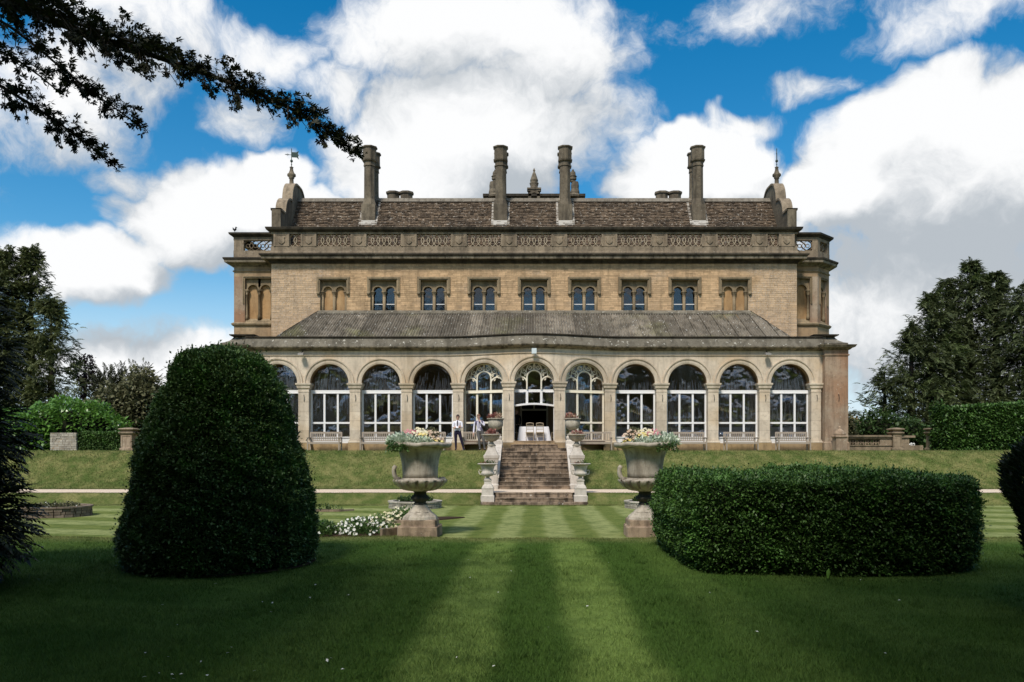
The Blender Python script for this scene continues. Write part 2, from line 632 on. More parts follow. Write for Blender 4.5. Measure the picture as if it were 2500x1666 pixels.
M['lowparapet'] = stone('lichened_parapet_stone', (0.215, 0.19, 0.145), (0.165, 0.145, 0.11), stain=(0.06, 0.052, 0.038), stain_amt=0.65, lichen=0.75, lichen_col=(0.56, 0.53, 0.45), lscale=5.5, per_piece=0.16)
M['chimney'] = stone('chimney_stone', (0.22, 0.18, 0.125), (0.14, 0.112, 0.078), per_piece=0.12, stain=(0.045, 0.037, 0.026), stain_amt=0.7, lichen=0.4, lichen_col=(0.42, 0.40, 0.32), lscale=10)
M['flash'] = plain('lead_flashing', (0.42, 0.39, 0.34), 0.7, 0.3, 0.25)
M['tile'] = stone('roof_stone_tile', (0.165, 0.118, 0.078), (0.115, 0.083, 0.056), stain=(0.04, 0.03, 0.022), stain_amt=0.5, lichen=0.80, lichen_col=(0.58, 0.53, 0.45), lscale=7.5, per_piece=0.5, bmp=0.5)
M['ridge'] = stone('ridge_stone', (0.25, 0.22, 0.175), (0.19, 0.165, 0.13), stain_amt=0.5, lichen=0.4)
M['corrug'] = stone('lichened_corrugated_sheet', (0.22, 0.19, 0.15), (0.155, 0.135, 0.105), stain=(0.055, 0.047, 0.034), stain_amt=0.75, lichen=0.72, lichen_col=(0.58, 0.56, 0.50), lscale=5.5, per_piece=0.38, bmp=0.2, tint=(0.17, 0.16, 0.085))
M['white'] = plain('white_painted_timber', (0.80, 0.79, 0.78), 0.5, 0.4, 0.06, 9.0)
M['cream'] = plain('cream_painted_timber', (0.80, 0.74, 0.60), 0.6, 0.3, 0.12, 9.0)
M['iron'] = plain('black_iron', (0.03, 0.032, 0.03), 0.55, 0.4, 0.3, 20)
M['vane'] = plain('verdigris_metal', (0.035, 0.06, 0.048), 0.6, 0.4, 0.3, 20)
M['step'] = stone('worn_step_stone', (0.36, 0.27, 0.19), (0.27, 0.20, 0.14), stain=(0.045, 0.034, 0.024), stain_amt=0.95, lichen=0.5, lichen_col=(0.66, 0.62, 0.55), lscale=7, tint=(0.11, 0.085, 0.06), bmp=0.5)
M['threshold'] = stone('threshold_stone', (0.50, 0.36, 0.22), (0.42, 0.30, 0.18), stain_amt=0.4)
M['whitestone'] = stone('bleached_urn_stone', (0.66, 0.60, 0.52), (0.57, 0.52, 0.46), stain=(0.26, 0.225, 0.18), stain_amt=0.42, lichen=0.2, lscale=12, bmp=0.4)
M['greystone'] = stone('grey_urn_stone', (0.44, 0.40, 0.32), (0.36, 0.325, 0.26), stain=(0.13, 0.115, 0.085), stain_amt=0.5, lichen=0.3, lscale=14, bmp=0.4)
M['urnstone'] = stone('weathered_urn_stone', (0.52, 0.46, 0.37), (0.42, 0.37, 0.30), stain=(0.12, 0.10, 0.072), stain_amt=0.62, lichen=0.25, lscale=10, bmp=0.45, stain_scale=1.3)
M['urndark'] = stone('dark_stem_stone', (0.075, 0.07, 0.055), (0.055, 0.05, 0.04), stain=(0.02, 0.02, 0.015), stain_amt=0.6, bmp=0.4)
M['redstone'] = stone('brown_plinth_stone', (0.36, 0.27, 0.19), (0.29, 0.21, 0.145), stain=(0.07, 0.05, 0.035), stain_amt=0.65, lichen=0.35, lscale=6, lichen_col=(0.5, 0.45, 0.36), bmp=0.5)
M['rubble'] = stone('pale_rubble_stone', (0.50, 0.46, 0.39), (0.40, 0.36, 0.30), stain=(0.12, 0.10, 0.08), stain_amt=0.4, per_piece=0.3, lichen=0.2, bmp=0.6)
M['darkrubble'] = stone('brown_rubble_stone', (0.26, 0.20, 0.15), (0.20, 0.15, 0.11), stain_amt=0.5, per_piece=0.3, lichen=0.3, bmp=0.6)
M['soil'] = plain('bare_soil', (0.045, 0.030, 0.020), 1.0, 0.1, 0.4, 14, bmp=0.8)
M['teak'] = plain('weathered_teak', (0.36, 0.30, 0.24), 0.75, 0.25, 0.22, 10)
M['cloth'] = plain('white_table_linen', (0.80, 0.80, 0.84), 0.85, 0.2, 0.03, 4)
M['chairwood'] = plain('limewashed_chair', (0.42, 0.34, 0.24), 0.55, 0.3, 0.15, 12)
M['inner'] = plain('dim_plaster', (0.46, 0.33, 0.20), 0.9, 0.2, 0.15, 2)
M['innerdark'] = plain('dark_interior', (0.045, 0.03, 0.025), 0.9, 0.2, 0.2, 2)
M['floorin'] = plain('interior_boards', (0.16, 0.10, 0.07), 0.5, 0.4, 0.2, 5)
M['box'] = leafy('box_leaf', (0.036, 0.076, 0.020), (0.140, 0.230, 0.070), 0.48, 0.35, 0.14, c3=(0.085, 0.185, 0.036), clump=3.0)
M['hedge'] = leafy('yew_hedge_leaf', (0.028, 0.066, 0.014), (0.090, 0.180, 0.036), 0.48, 0.35, 0.16, c3=(0.090, 0.20, 0.038), clump=2.6)
M['core'] = plain('shaded_twigs', (0.012, 0.014, 0.008), 1.0, 0.05, 0.3, 8)
M['yew'] = leafy('dark_yew_leaf', (0.010, 0.018, 0.008), (0.024, 0.040, 0.014), 0.45, 0.4, 0.10)
M['conifer'] = leafy('conifer_spray', (0.062, 0.080, 0.030), (0.140, 0.160, 0.062), 0.6, 0.3, 0.25, c3=(0.125, 0.145, 0.05), clump=0.5)
M['conifer2'] = leafy('grey_conifer_spray', (0.050, 0.068, 0.028), (0.125, 0.150, 0.062), 0.6, 0.3, 0.25, c3=(0.12, 0.165, 0.055), clump=0.5)
M['cedar'] = leafy('cedar_spray', (0.014, 0.018, 0.008), (0.052, 0.056, 0.020), 0.6, 0.3, 0.12)
M['laurel'] = leafy('laurel_leaf', (0.085, 0.19, 0.03), (0.16, 0.32, 0.06), 0.3, 0.6, 0.3)
M['copper'] = leafy('copper_leaf', (0.045, 0.018, 0.022), (0.085, 0.035, 0.04), 0.5, 0.3, 0.2)
M['olive'] = leafy('grey_olive_shrub_leaf', (0.10, 0.105, 0.05), (0.17, 0.165, 0.085), 0.6, 0.3, 0.2)
M['bush'] = leafy('green_bush_leaf', (0.03, 0.06, 0.016), (0.07, 0.125, 0.032), 0.5, 0.35, 0.25)
M['silver'] = leafy('silver_leaf', (0.42, 0.52, 0.36), (0.76, 0.80, 0.68), 0.7, 0.2, 0.2)
M['fgreen'] = leafy('bedding_leaf', (0.05, 0.11, 0.03), (0.12, 0.21, 0.06), 0.5, 0.3, 0.25)
M['pink'] = leafy('pink_petal', (0.52, 0.16, 0.20), (0.74, 0.38, 0.40), 0.7, 0.2, 0.25)
M['cream_fl'] = leafy('cream_petal', (0.76, 0.68, 0.42), (0.85, 0.80, 0.62), 0.7, 0.2, 0.25)
M['yellow'] = leafy('yellow_petal', (0.78, 0.60, 0.16), (0.84, 0.74, 0.34), 0.7, 0.2, 0.25)
M['peach'] = leafy('peach_petal', (0.58, 0.40, 0.28), (0.76, 0.62, 0.48), 0.7, 0.2, 0.25)
M['white_fl'] = leafy('white_petal', (0.78, 0.78, 0.70), (0.88, 0.88, 0.84), 0.7, 0.2, 0.25)
M['rust'] = leafy('rusty_leaf', (0.26, 0.085, 0.07), (0.46, 0.22, 0.18), 0.6, 0.3, 0.2)
M['bark'] = stone('tree_bark', (0.075, 0.055, 0.04), (0.05, 0.038, 0.028), stain_amt=0.4, bmp=0.8)

def glass(name, wav=1.0, refl=1.0, base=0.09):
    m, t, b, out = new_mat(name)
    t.nodes.remove(b)
    n = noise(t, world_pos(t, (9.0, 1.0, 0.42)), 1.0, 4, 0.65, 0.35)
    nm = noise(t, world_pos(t, (0.55, 1.0, 0.6)), 1.0, 3, 0.6)
    mask = smooth(t, nm.outputs['Fac'], 0.46, 0.60)
    h = mth(t, 'MULTIPLY', n.outputs['Fac'], mth(t, 'ADD', mth(t, 'MULTIPLY', mask, 1.0), 0.06))
    bp = t.nodes.new('ShaderNodeBump')
    bp.inputs['Strength'].default_value = 1.0
    bp.inputs['Distance'].default_value = 0.085 * wav
    t.links.new(h, bp.inputs['Height'])
    gl = t.nodes.new('ShaderNodeBsdfGlossy')
    gl.inputs['Roughness'].default_value = 0.04
    gl.inputs['Color'].default_value = (0.90, 0.89, 0.90, 1)
    t.links.new(bp.outputs[0], gl.inputs['Normal'])
    tr = t.nodes.new('ShaderNodeBsdfTransparent')
    tr.inputs['Color'].default_value = (0.93, 0.91, 0.91, 1)
    lw = t.nodes.new('ShaderNodeFresnel')
    lw.inputs['IOR'].default_value = 1.5
    f = mth(t, 'ADD', mth(t, 'MULTIPLY', lw.outputs[0], 1.2 * refl), base * refl, clamp=True)
    mx = t.nodes.new('ShaderNodeMixShader')
    t.links.new(f, mx.inputs[0])
    t.links.new(tr.outputs[0], mx.inputs[1])
    t.links.new(gl.outputs[0], mx.inputs[2])
    t.links.new(mx.outputs[0], out.inputs[0])
    return m
M['tracery'] = stone('pierced_parapet_stone', (0.52, 0.43, 0.31), (0.42, 0.345, 0.24), stain=(0.18, 0.145, 0.10), stain_amt=0.4, lichen=0.4, lichen_col=(0.5, 0.47, 0.38), lscale=10)
M['glass'] = glass('wavy_window_pane')
M['glass_up'] = glass('sash_window_pane', wav=0.05, refl=0.6, base=0.05)

def glass_streak(name):  # pale see-through strips standing for bright streaks in the glass
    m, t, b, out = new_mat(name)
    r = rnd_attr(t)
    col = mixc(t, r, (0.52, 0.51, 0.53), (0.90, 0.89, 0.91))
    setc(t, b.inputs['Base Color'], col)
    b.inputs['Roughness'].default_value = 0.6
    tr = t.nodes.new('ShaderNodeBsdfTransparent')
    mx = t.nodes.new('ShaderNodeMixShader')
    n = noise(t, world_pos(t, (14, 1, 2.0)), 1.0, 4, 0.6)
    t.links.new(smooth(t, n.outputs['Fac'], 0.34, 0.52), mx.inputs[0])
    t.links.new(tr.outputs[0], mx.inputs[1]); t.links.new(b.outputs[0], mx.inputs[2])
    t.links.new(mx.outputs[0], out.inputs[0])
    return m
M['glass_streak'] = glass_streak('pale_streak')

# ------------------------------------------------------------------ the ground
Z_LOW, Z_PATH, Z_TER = -0.55, -0.10, 1.60
def sst(a, b, t):
    t = np.clip((t - a) / (b - a), 0, 1)
    return t * t * (3 - 2 * t)

def ground_z(x, y):
    y = np.asarray(y, float); x = np.asarray(x, float)
    z = -0.55 * sst(15.2, 16.9, y)
    z = z + (Z_PATH - Z_LOW) * sst(32.25, 33.05, y)
    t = np.clip((y - 35.85) / (39.3 - 35.85), 0, 1)
    ease = t + 0.055 * np.sin(2 * PI * t) * -1
    z = z + (Z_TER - Z_PATH) * ease
    ax = np.abs(x)
    dug = ((ax < 2.1) & (y > 32.0) & (y < 35.6)) | ((ax < 1.73) & (y >= 35.6) & (y < 39.9))     # cut away under the steps
    z = np.where(dug, Z_LOW - 0.02, z)
    und = 0.018 * np.sin(x * 0.9 + 1.3) * np.sin(y * 0.7) + 0.012 * np.sin(x * 2.1 + y * 1.3)
    calm = np.where((y < 19) | ((y > 36.2) & (y < 39)), 1.0, 0.15)
    return z + und * calm * np.where((y > 39.2), 0.0, 1.0)

xs = np.unique(np.concatenate([[-600, -300, -150, -90], np.arange(-60, 60.1, 1.0), [-2.12, -2.08, -1.76, -1.70, 1.70, 1.76, 2.08, 2.12], [90, 150, 300, 600]]))
ys = np.unique(np.concatenate([[-400, -200, -100, -50, -25, -10, -4], np.arange(0, 15, 0.6), np.arange(15, 17.2, 0.15), np.arange(17.5, 32, 0.8),
                               np.arange(32.1, 33.3, 0.12), np.arange(33.6, 35.6, 0.6), np.arange(35.7, 39.7, 0.2), [40.5, 42, 44, 48, 55, 70, 100, 180, 350, 800]]))
GX, GY = np.meshgrid(xs, ys)
GV = np.stack([GX, GY, ground_z(GX, GY)], -1).reshape(-1, 3)
nx, ny = len(xs), len(ys)
ii = (np.arange(ny - 1)[:, None] * nx + np.arange(nx - 1)[None, :]).ravel()
GF = np.stack([ii, ii + 1, ii + 1 + nx, ii + nx], -1)

def lawn_mat(name, blade=False):
    m, t, b, out = new_mat(name)
    p = world_pos(t)
    sp = t.nodes.new('ShaderNodeSeparateXYZ')
    t.links.new(p, sp.inputs[0])
    x, y = sp.outputs[0], sp.outputs[1]
    nw = noise(t, p, 0.8, 3, 0.5)
    wob = mth(t, 'MULTIPLY', mth(t, 'SUBTRACT', nw.outputs['Fac'], 0.5), 0.35)
    # mown stripes down the middle walk
    s1 = mth(t, 'SINE', mth(t, 'MULTIPLY', mth(t, 'ADD', mth(t, 'ADD', x, wob), 0.02), PI / 0.665))
    c1 = mth(t, 'COSINE', mth(t, 'MULTIPLY', mth(t, 'ADD', mth(t, 'ADD', x, wob), 0.02), PI / 0.665))
    st1 = smooth(t, mth(t, 'MULTIPLY', c1, -1.0), -0.6, 0.6)
    # mown across the side lawns
    diag = mth(t, 'ADD', mth(t, 'MULTIPLY', y, 0.96), mth(t, 'MULTIPLY', x, 0.22))
    c2 = mth(t, 'COSINE', mth(t, 'MULTIPLY', mth(t, 'ADD', diag, wob), PI / 1.15))
    st2 = smooth(t, c2, -0.4, 0.4)
    side = smooth(t, mth(t, 'ABSOLUTE', x), 3.2, 3.8)
    mx = t.nodes.new('ShaderNodeMix')
    t.links.new(side, mx.inputs[0]); t.links.new(st1, mx.inputs[2]); t.links.new(st2, mx.inputs[3])
    stripe = mx.outputs[0]
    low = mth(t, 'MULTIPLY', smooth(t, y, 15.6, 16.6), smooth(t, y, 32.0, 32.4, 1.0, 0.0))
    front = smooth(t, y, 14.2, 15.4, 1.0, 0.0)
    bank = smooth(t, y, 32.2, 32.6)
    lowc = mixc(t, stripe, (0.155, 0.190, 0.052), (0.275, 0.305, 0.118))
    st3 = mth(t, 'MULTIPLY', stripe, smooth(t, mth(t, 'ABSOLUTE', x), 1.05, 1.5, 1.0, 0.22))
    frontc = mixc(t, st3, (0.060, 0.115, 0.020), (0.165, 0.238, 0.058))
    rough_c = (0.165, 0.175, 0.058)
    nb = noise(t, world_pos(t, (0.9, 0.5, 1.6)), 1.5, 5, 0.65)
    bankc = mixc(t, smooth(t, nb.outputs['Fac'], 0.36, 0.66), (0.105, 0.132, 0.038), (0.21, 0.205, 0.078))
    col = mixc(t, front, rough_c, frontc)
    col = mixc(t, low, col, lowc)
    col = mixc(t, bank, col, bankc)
    n1 = noise(t, p, 2.1, 5, 0.65)
    n2 = noise(t, world_pos(t, (1, 0.55, 1)), 14.0, 5, 0.7)
    n3 = noise(t, p, 70.0, 3, 0.7)
    col = mixc(t, mth(t, 'MULTIPLY', smooth(t, n1.outputs['Fac'], 0.42, 0.64), 0.5), col, (0.055, 0.10, 0.02))
    v = mth(t, 'ADD', mth(t, 'MULTIPLY', n2.outputs['Fac'], 0.75), mth(t, 'MULTIPLY', n3.outputs['Fac'], 0.75))
    if blade:
        v = mth(t, 'ADD', mth(t, 'MULTIPLY', rnd_attr(t), 0.6), mth(t, 'ADD', mth(t, 'MULTIPLY', n2.outputs['Fac'], 0.5), 0.3))
    cmb = t.nodes.new('ShaderNodeCombineColor')
    vv = mth(t, 'ADD', mth(t, 'MULTIPLY', v, 1.15), 0.18)
    for i in range(3): t.links.new(vv, cmb.inputs[i])
    col = mixc(t, 1.0, col, cmb.outputs[0], 'MULTIPLY')
    setc(t, b.inputs['Base Color'], col)
    b.inputs['Roughness'].default_value = 0.75 if blade else 0.95
    b.inputs['Specular IOR Level'].default_value = 0.2 if blade else 0.05
    if blade:
        tr = t.nodes.new('ShaderNodeBsdfTranslucent')
        setc(t, tr.inputs['Color'], col)
        ms = t.nodes.new('ShaderNodeMixShader'); ms.inputs[0].default_value = 0.35
        t.links.new(b.outputs[0], ms.inputs[1]); t.links.new(tr.outputs[0], ms.inputs[2])
        t.links.new(ms.outputs[0], out.inputs[0])
    else:
        bump(t, b, mth(t, 'ADD', n2.outputs['Fac'], n3.outputs['Fac']), 0.7, 0.05)
    return m
M['lawn'] = lawn_mat('mown_lawn')
M['blade'] = lawn_mat('grass_blade', True)
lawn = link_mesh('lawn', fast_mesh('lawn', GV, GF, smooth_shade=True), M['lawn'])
tag(lawn, 'mown lawn with pale stripes, grass bank and terrace', 'lawn', kind='structure')

# gravel walk
m, t, b, out = new_mat('gravel')
p = world_pos(t)
n1 = noise(t, p, 1.2, 4, 0.6); n2 = noise(t, p, 30.0, 4, 0.7)
v = t.nodes.new('ShaderNodeTexVoronoi'); v.inputs['Scale'].default_value = 45; t.links.new(p, v.inputs['Vector'])
col = mixc(t, n1.outputs['Fac'], (0.70, 0.55, 0.41), (0.80, 0.67, 0.53))
col = mixc(t, smooth(t, n2.outputs['Fac'], 0.4, 0.75), col, (0.42, 0.32, 0.23))
setc(t, b.inputs['Base Color'], col); b.inputs['Roughness'].default_value = 1.0
bump(t, b, v.outputs['Distance'], 0.6, 0.02)
M['gravel'] = m
pm = MB()
px_ = np.arange(-60, 60.1, 0.4)
for i in range(len(px_) - 1):
    w = lambda q: 0.07 * math.sin(q * 0.9) + 0.05 * math.sin(q * 2.7 + 1) + 0.035 * math.sin(q * 7.3)
    a, c = px_[i], px_[i + 1]
    pm.add([(a, 33.1 + w(a), Z_PATH + 0.012), (c, 33.1 + w(c), Z_PATH + 0.012), (c, 34.4, Z_PATH + 0.03), (a, 34.4, Z_PATH + 0.03), (c, 35.78, Z_PATH + 0.014), (a, 35.78, Z_PATH + 0.014)],
           [(0, 1, 2, 3), (3, 2, 4, 5)])
tag(pm.build('gravel_path', M['gravel']), 'pale gravel path along the foot of the bank', 'path', kind='structure')

# grass blades near the viewer, and a ragged fringe on the lawn edges
def blades(n, dmin, dmax, hmin, hmax, width, y_of=None):
    u = rng.random(n)
    D = dmin * (dmax / dmin) ** u if y_of is None else y_of(n)
    xx = (rng.random(n) * 2 - 1) * D * 0.68
    base = np.stack([xx, D, ground_z(xx, D)], -1)
    h = hmin + (hmax - hmin) * rng.random(n)
    ang = rng.random(n) * 2 * PI
    w = width * (0.7 + 0.6 * rng.random(n))
    s = np.stack([np.cos(ang), np.sin(ang), np.zeros(n)], -1) * w[:, None]
    la = rng.random(n) * 2 * PI
    ln = h * (0.15 + 0.65 * rng.random(n))
    tip = base + np.stack([np.cos(la) * ln, np.sin(la) * ln, h], -1)
    V = np.stack([base - s, base + s, tip], 1).reshape(-1, 3)
    F = np.arange(3 * n).reshape(-1, 3)
    return V, F
V1, F1 = blades(330000, 4.9, 17.0, 0.014, 0.042, 0.0032)
V2, F2 = blades(60000, 17, 36, 0.02, 0.05, 0.006, lambda n: np.where(rng.random(n) < 0.5, 15.3 + 1.2 * rng.random(n), 32.2 + 0.9 * rng.random(n)))
V3, F3 = blades(40000, 17, 36, 0.03, 0.07, 0.008, lambda n: np.where(rng.random(n) < 0.5, 35.8 + 0.12 * rng.random(n), 32.1 + 0.25 * rng.random(n) ** 2))
tc_ = 900
cD = 4.9 * (16.0 / 4.9) ** rng.random(tc_); cX = (rng.random(tc_) * 2 - 1) * cD * 0.68
nT = tc_ * 34
ci = rng.integers(0, tc_, nT)
sp_ = (0.03 + 0.10 * rng.random(tc_))[ci]
bx_ = cX[ci] + rng.normal(size=nT) * sp_; by_ = cD[ci] + rng.normal(size=nT) * sp_
bb = np.stack([bx_, by_, ground_z(bx_, by_)], -1)
hh_ = 0.03 + 0.045 * rng.random(nT); an = rng.random(nT) * 2 * PI; la = rng.random(nT) * 2 * PI
ss_ = np.stack([np.cos(an), np.sin(an), 0 * an], -1) * 0.0045
tp_ = bb + np.stack([np.cos(la) * hh_ * 0.7, np.sin(la) * hh_ * 0.7, hh_], -1)
V5 = np.stack([bb - ss_, bb + ss_, tp_], 1).reshape(-1, 3)
V4, F4 = blades(90000, 17, 36, 0.03, 0.075, 0.010, lambda n: 35.9 + 3.5 * rng.random(n))
BV = np.concatenate([V1, V2, V3, V4, V5]); BF = np.arange(len(BV)).reshape(-1, 3)
gb = link_mesh('grass_blades', fast_mesh('grass_blades', BV, BF, rng.random(len(BF))), M['blade'])
tag(gb, 'short green grass blades on the near lawn', 'grass', kind='stuff')

# ------------------------------------------------------------------ the mansion
DA = 42.0            # front plane of the arcade
DU = 45.2            # front plane of the upper wall
DB = 46.4            # front plane of the corner bays
house = empty('stone_mansion', (0, DU, Z_TER))
tag(house, 'long honey stone mansion with glazed arcade, pierced parapet and tall chimneys', 'mansion')

BOW_W, BOW_D = 4.75, 1.2
def bow(x):
    return BOW_D * 0.5 * (1 + math.cos(PI * x / BOW_W)) if abs(x) < BOW_W else 0.0
def bend(p): return (p[0], p[1] - bow(p[0]), p[2])

# ---- arcade ------------------------------------------------------
ARCH_X = [-13.13, -10.50, -7.86, -5.21, -2.56, 0.0, 2.56, 5.21, 7.86, 10.50, 13.13]
Z_SPR, Z_STR, Z_FRZ, Z_COR, Z_BLK, Z_TOP = 5.05, 6.46, 6.72, 6.90, 7.36, 7.46
R_IN, R_OUT = 1.00, 1.27
X_PIER0, X_PIER1 = 14.78, 15.95
arcade = empty('arcade', (0, DA, Z_TER), house)
edges = [-X_PIER0] + [(ARCH_X[i] + ARCH_X[i + 1]) / 2 for i in range(10)] + [X_PIER0]
spring_gap = 0.0
NA = 28
for k, cx in enumerate(ARCH_X):
    s = MB()
    xl, xr = edges[k], edges[k + 1]
    pts = [(cx + R_IN * math.cos(PI - PI * i / NA), Z_SPR + R_IN * math.sin(PI * i / NA)) for i in range(NA + 1)]
    for i in range(NA):
        (xa, za), (xb, zb) = pts[i], pts[i + 1]
        s.add([(xa, DA, za), (xb, DA, zb), (xb, DA, Z_STR), (xa, DA, Z_STR)], [(0, 1, 2, 3)])
    for (xa, xb) in ((xl, pts[0][0]), (pts[-1][0], xr)):
        if xb - xa > 1e-4:
            n = max(1, int((xb - xa) / 0.15))
            for j in range(n):
                x0, x1 = xa + (xb - xa) * j / n, xa + (xb - xa) * (j + 1) / n
                s.add([(x0, DA, Z_SPR), (x1, DA, Z_SPR), (x1, DA, Z_STR), (x0, DA, Z_STR)], [(0, 1, 2, 3)])
    s.map(bend).build('spandrel', M['arcade'], arcade, fix=False)
    # soffit of the arch
    s = MB(); s.smooth = True
    for i in range(NA):
        (xa, za), (xb, zb) = pts[i], pts[i + 1]
        s.add([(xa, DA, za), (xa, DA + 0.5, za), (xb, DA + 0.5, zb), (xb, DA, zb)], [(0, 1, 2, 3)])
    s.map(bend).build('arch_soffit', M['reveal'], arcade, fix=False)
    # archivolt: stepped moulding round the arch
    prof = [(R_IN - 0.012, 0.012), (R_IN - 0.012, -0.02), (R_IN + 0.06, -0.045), (R_IN + 0.14, -0.05), (R_IN + 0.15, -0.028), (R_IN + 0.20, -0.035), (R_IN + 0.215, -0.085), (R_OUT, -0.095), (R_OUT + 0.01, 0.004)]
    vs, fs = [], []
    m_ = len(prof)
    for i in range(NA + 1):
        a = PI - PI * i / NA
        for (r, dy) in prof:
            vs.append((cx + r * math.cos(a), DA + dy, Z_SPR + r * math.sin(a)))
    for i in range(NA):
        for j in range(m_ - 1):
            fs.append((i * m_ + j, (i + 1) * m_ + j, (i + 1) * m_ + j + 1, i * m_ + j + 1))
    MB().add(vs, fs).map(bend).build('archivolt', M['arcade'], arcade)

# piers between the arches
def pier_at(x, w=0.535, half=None):
    d0, d1 = DA - 0.03, DA + 0.5
    def ring(mb, grow, z0, z1, g2=None):
        g2 = grow if g2 is None else g2
        a = w / 2
        mb.hexa([(x - a - grow, d0 - grow, z0), (x + a + grow, d0 - grow, z0), (x + a + grow, d1, z0), (x - a - grow, d1, z0),
                 (x - a - g2, d0 - g2, z1), (x + a + g2, d0 - g2, z1), (x + a + g2, d1, z1), (x - a - g2, d1, z1)])
    dy = bow(x)
    sh = lambda p: (p[0], p[1] - dy - (bow(p[0]) - bow(x)) * 0.6, p[2])
    root = empty('pier', (x, DA - dy, Z_TER), arcade)
    zj = [2.16, 2.62, 3.13, 3.58, 4.09, 4.60]
    for j in range(5):
        mb = MB(); ring(mb, random.uniform(-0.003, 0.003), zj[j] + 0.004, zj[j + 1] - 0.004); mb.map(sh).build('shaft_block', M['arcade'], root)
    mb = MB(); ring(mb, -0.012, 2.16, 4.60); mb.map(sh).build('shaft_joint', M['pier'], root)
    mb = MB(); ring(mb, 0.02, 4.60, 4.64); ring(mb, 0.005, 4.64, 4.76); ring(mb, 0.01, 4.76, 4.80, 0.05); ring(mb, 0.06, 4.80, 4.90, 0.075); ring(mb, 0.075, 4.90, 4.97, 0.12); ring(mb, 0.125, 4.97, 5.05, 0.13)
    mb.map(sh).build('capital', M['arcade'], root)
    mb = MB(); ring(mb, 0.075, 2.00, 2.06); ring(mb, 0.055, 2.06, 2.11, 0.03); ring(mb, 0.04, 2.11, 2.14); ring(mb, 0.015, 2.14, 2.16)
    mb.map(sh).build('pier_base', M['arcade'], root)
    mb = MB(); ring(mb, 0.07, Z_TER - 0.05, 2.00)
    mb.map(sh).build('pier_plinth', M['plinth'], root)
    mb = MB()
    hx = x + 0.02
    mb.tube([sh((hx, d0 - 0.002, 4.45)), sh((hx + 0.01, d0 - 0.06, 4.43)), sh((hx + 0.03, d0 - 0.05, 4.30)), sh((hx + 0.015, d0 - 0.03, 4.12))], 0.014, 5)
    mb.build('iron_hook', M['iron'], root)
for i in range(10):
    pier_at(edges[i + 1])
for sgn in (-1, 1):
    pier_at(sgn * (X_PIER0 - 0.33), 0.5)

# string course, frieze, cornice, sloped blocking and low parapet of the arcade
fx = [(-X_PIER0 + 2 * X_PIER0 * i / 120) for i in range(121)]
path = [(x, DA - bow(x)) for x in fx]
MB().sweep(path, [(-0.02, Z_STR - 0.01), (0.05, Z_STR), (0.06, Z_STR + 0.05), (0.0, Z_STR + 0.06), (-0.02, Z_STR + 0.06)]).build('string_course', M['arcade'], arcade)
mb = MB()
nfr = 22
for i in range(nfr):
    a, c = i * 120 // nfr, (i + 1) * 120 // nfr
    q = MB(); q.sweep(path[a:c + 1], [(-0.06, Z_STR + 0.06), (0.002, Z_STR + 0.06), (0.002, Z_FRZ - 0.012), (-0.06, Z_FRZ - 0.012)])
    q.build('frieze_block', M['arcade'], arcade)
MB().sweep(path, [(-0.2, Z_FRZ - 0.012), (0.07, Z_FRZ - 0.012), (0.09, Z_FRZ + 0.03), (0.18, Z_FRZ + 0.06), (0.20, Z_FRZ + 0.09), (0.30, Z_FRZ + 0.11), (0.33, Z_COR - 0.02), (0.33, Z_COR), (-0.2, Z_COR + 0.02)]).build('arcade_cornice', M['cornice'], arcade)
mb = MB()
for i in range(20):
    a, c = i * 6, i * 6 + 6
    q = MB(); q.sweep(path[a:c + 1], [(-0.4, Z_COR + 0.004), (0.24, Z_COR + 0.004), (0.22, Z_COR + 0.06), (-0.02, Z_BLK), (-0.4, Z_BLK)])
    q.build('blocking_stone', M['lowparapet'], arcade)
MB().sweep(path, [(-0.40, Z_BLK), (-0.02, Z_BLK + 0.002), (0.05, Z_BLK + 0.03), (0.06, Z_TOP - 0.02), (-0.02, Z_TOP), (-0.4, Z_TOP)]).build('parapet_coping', M['coping'], arcade)

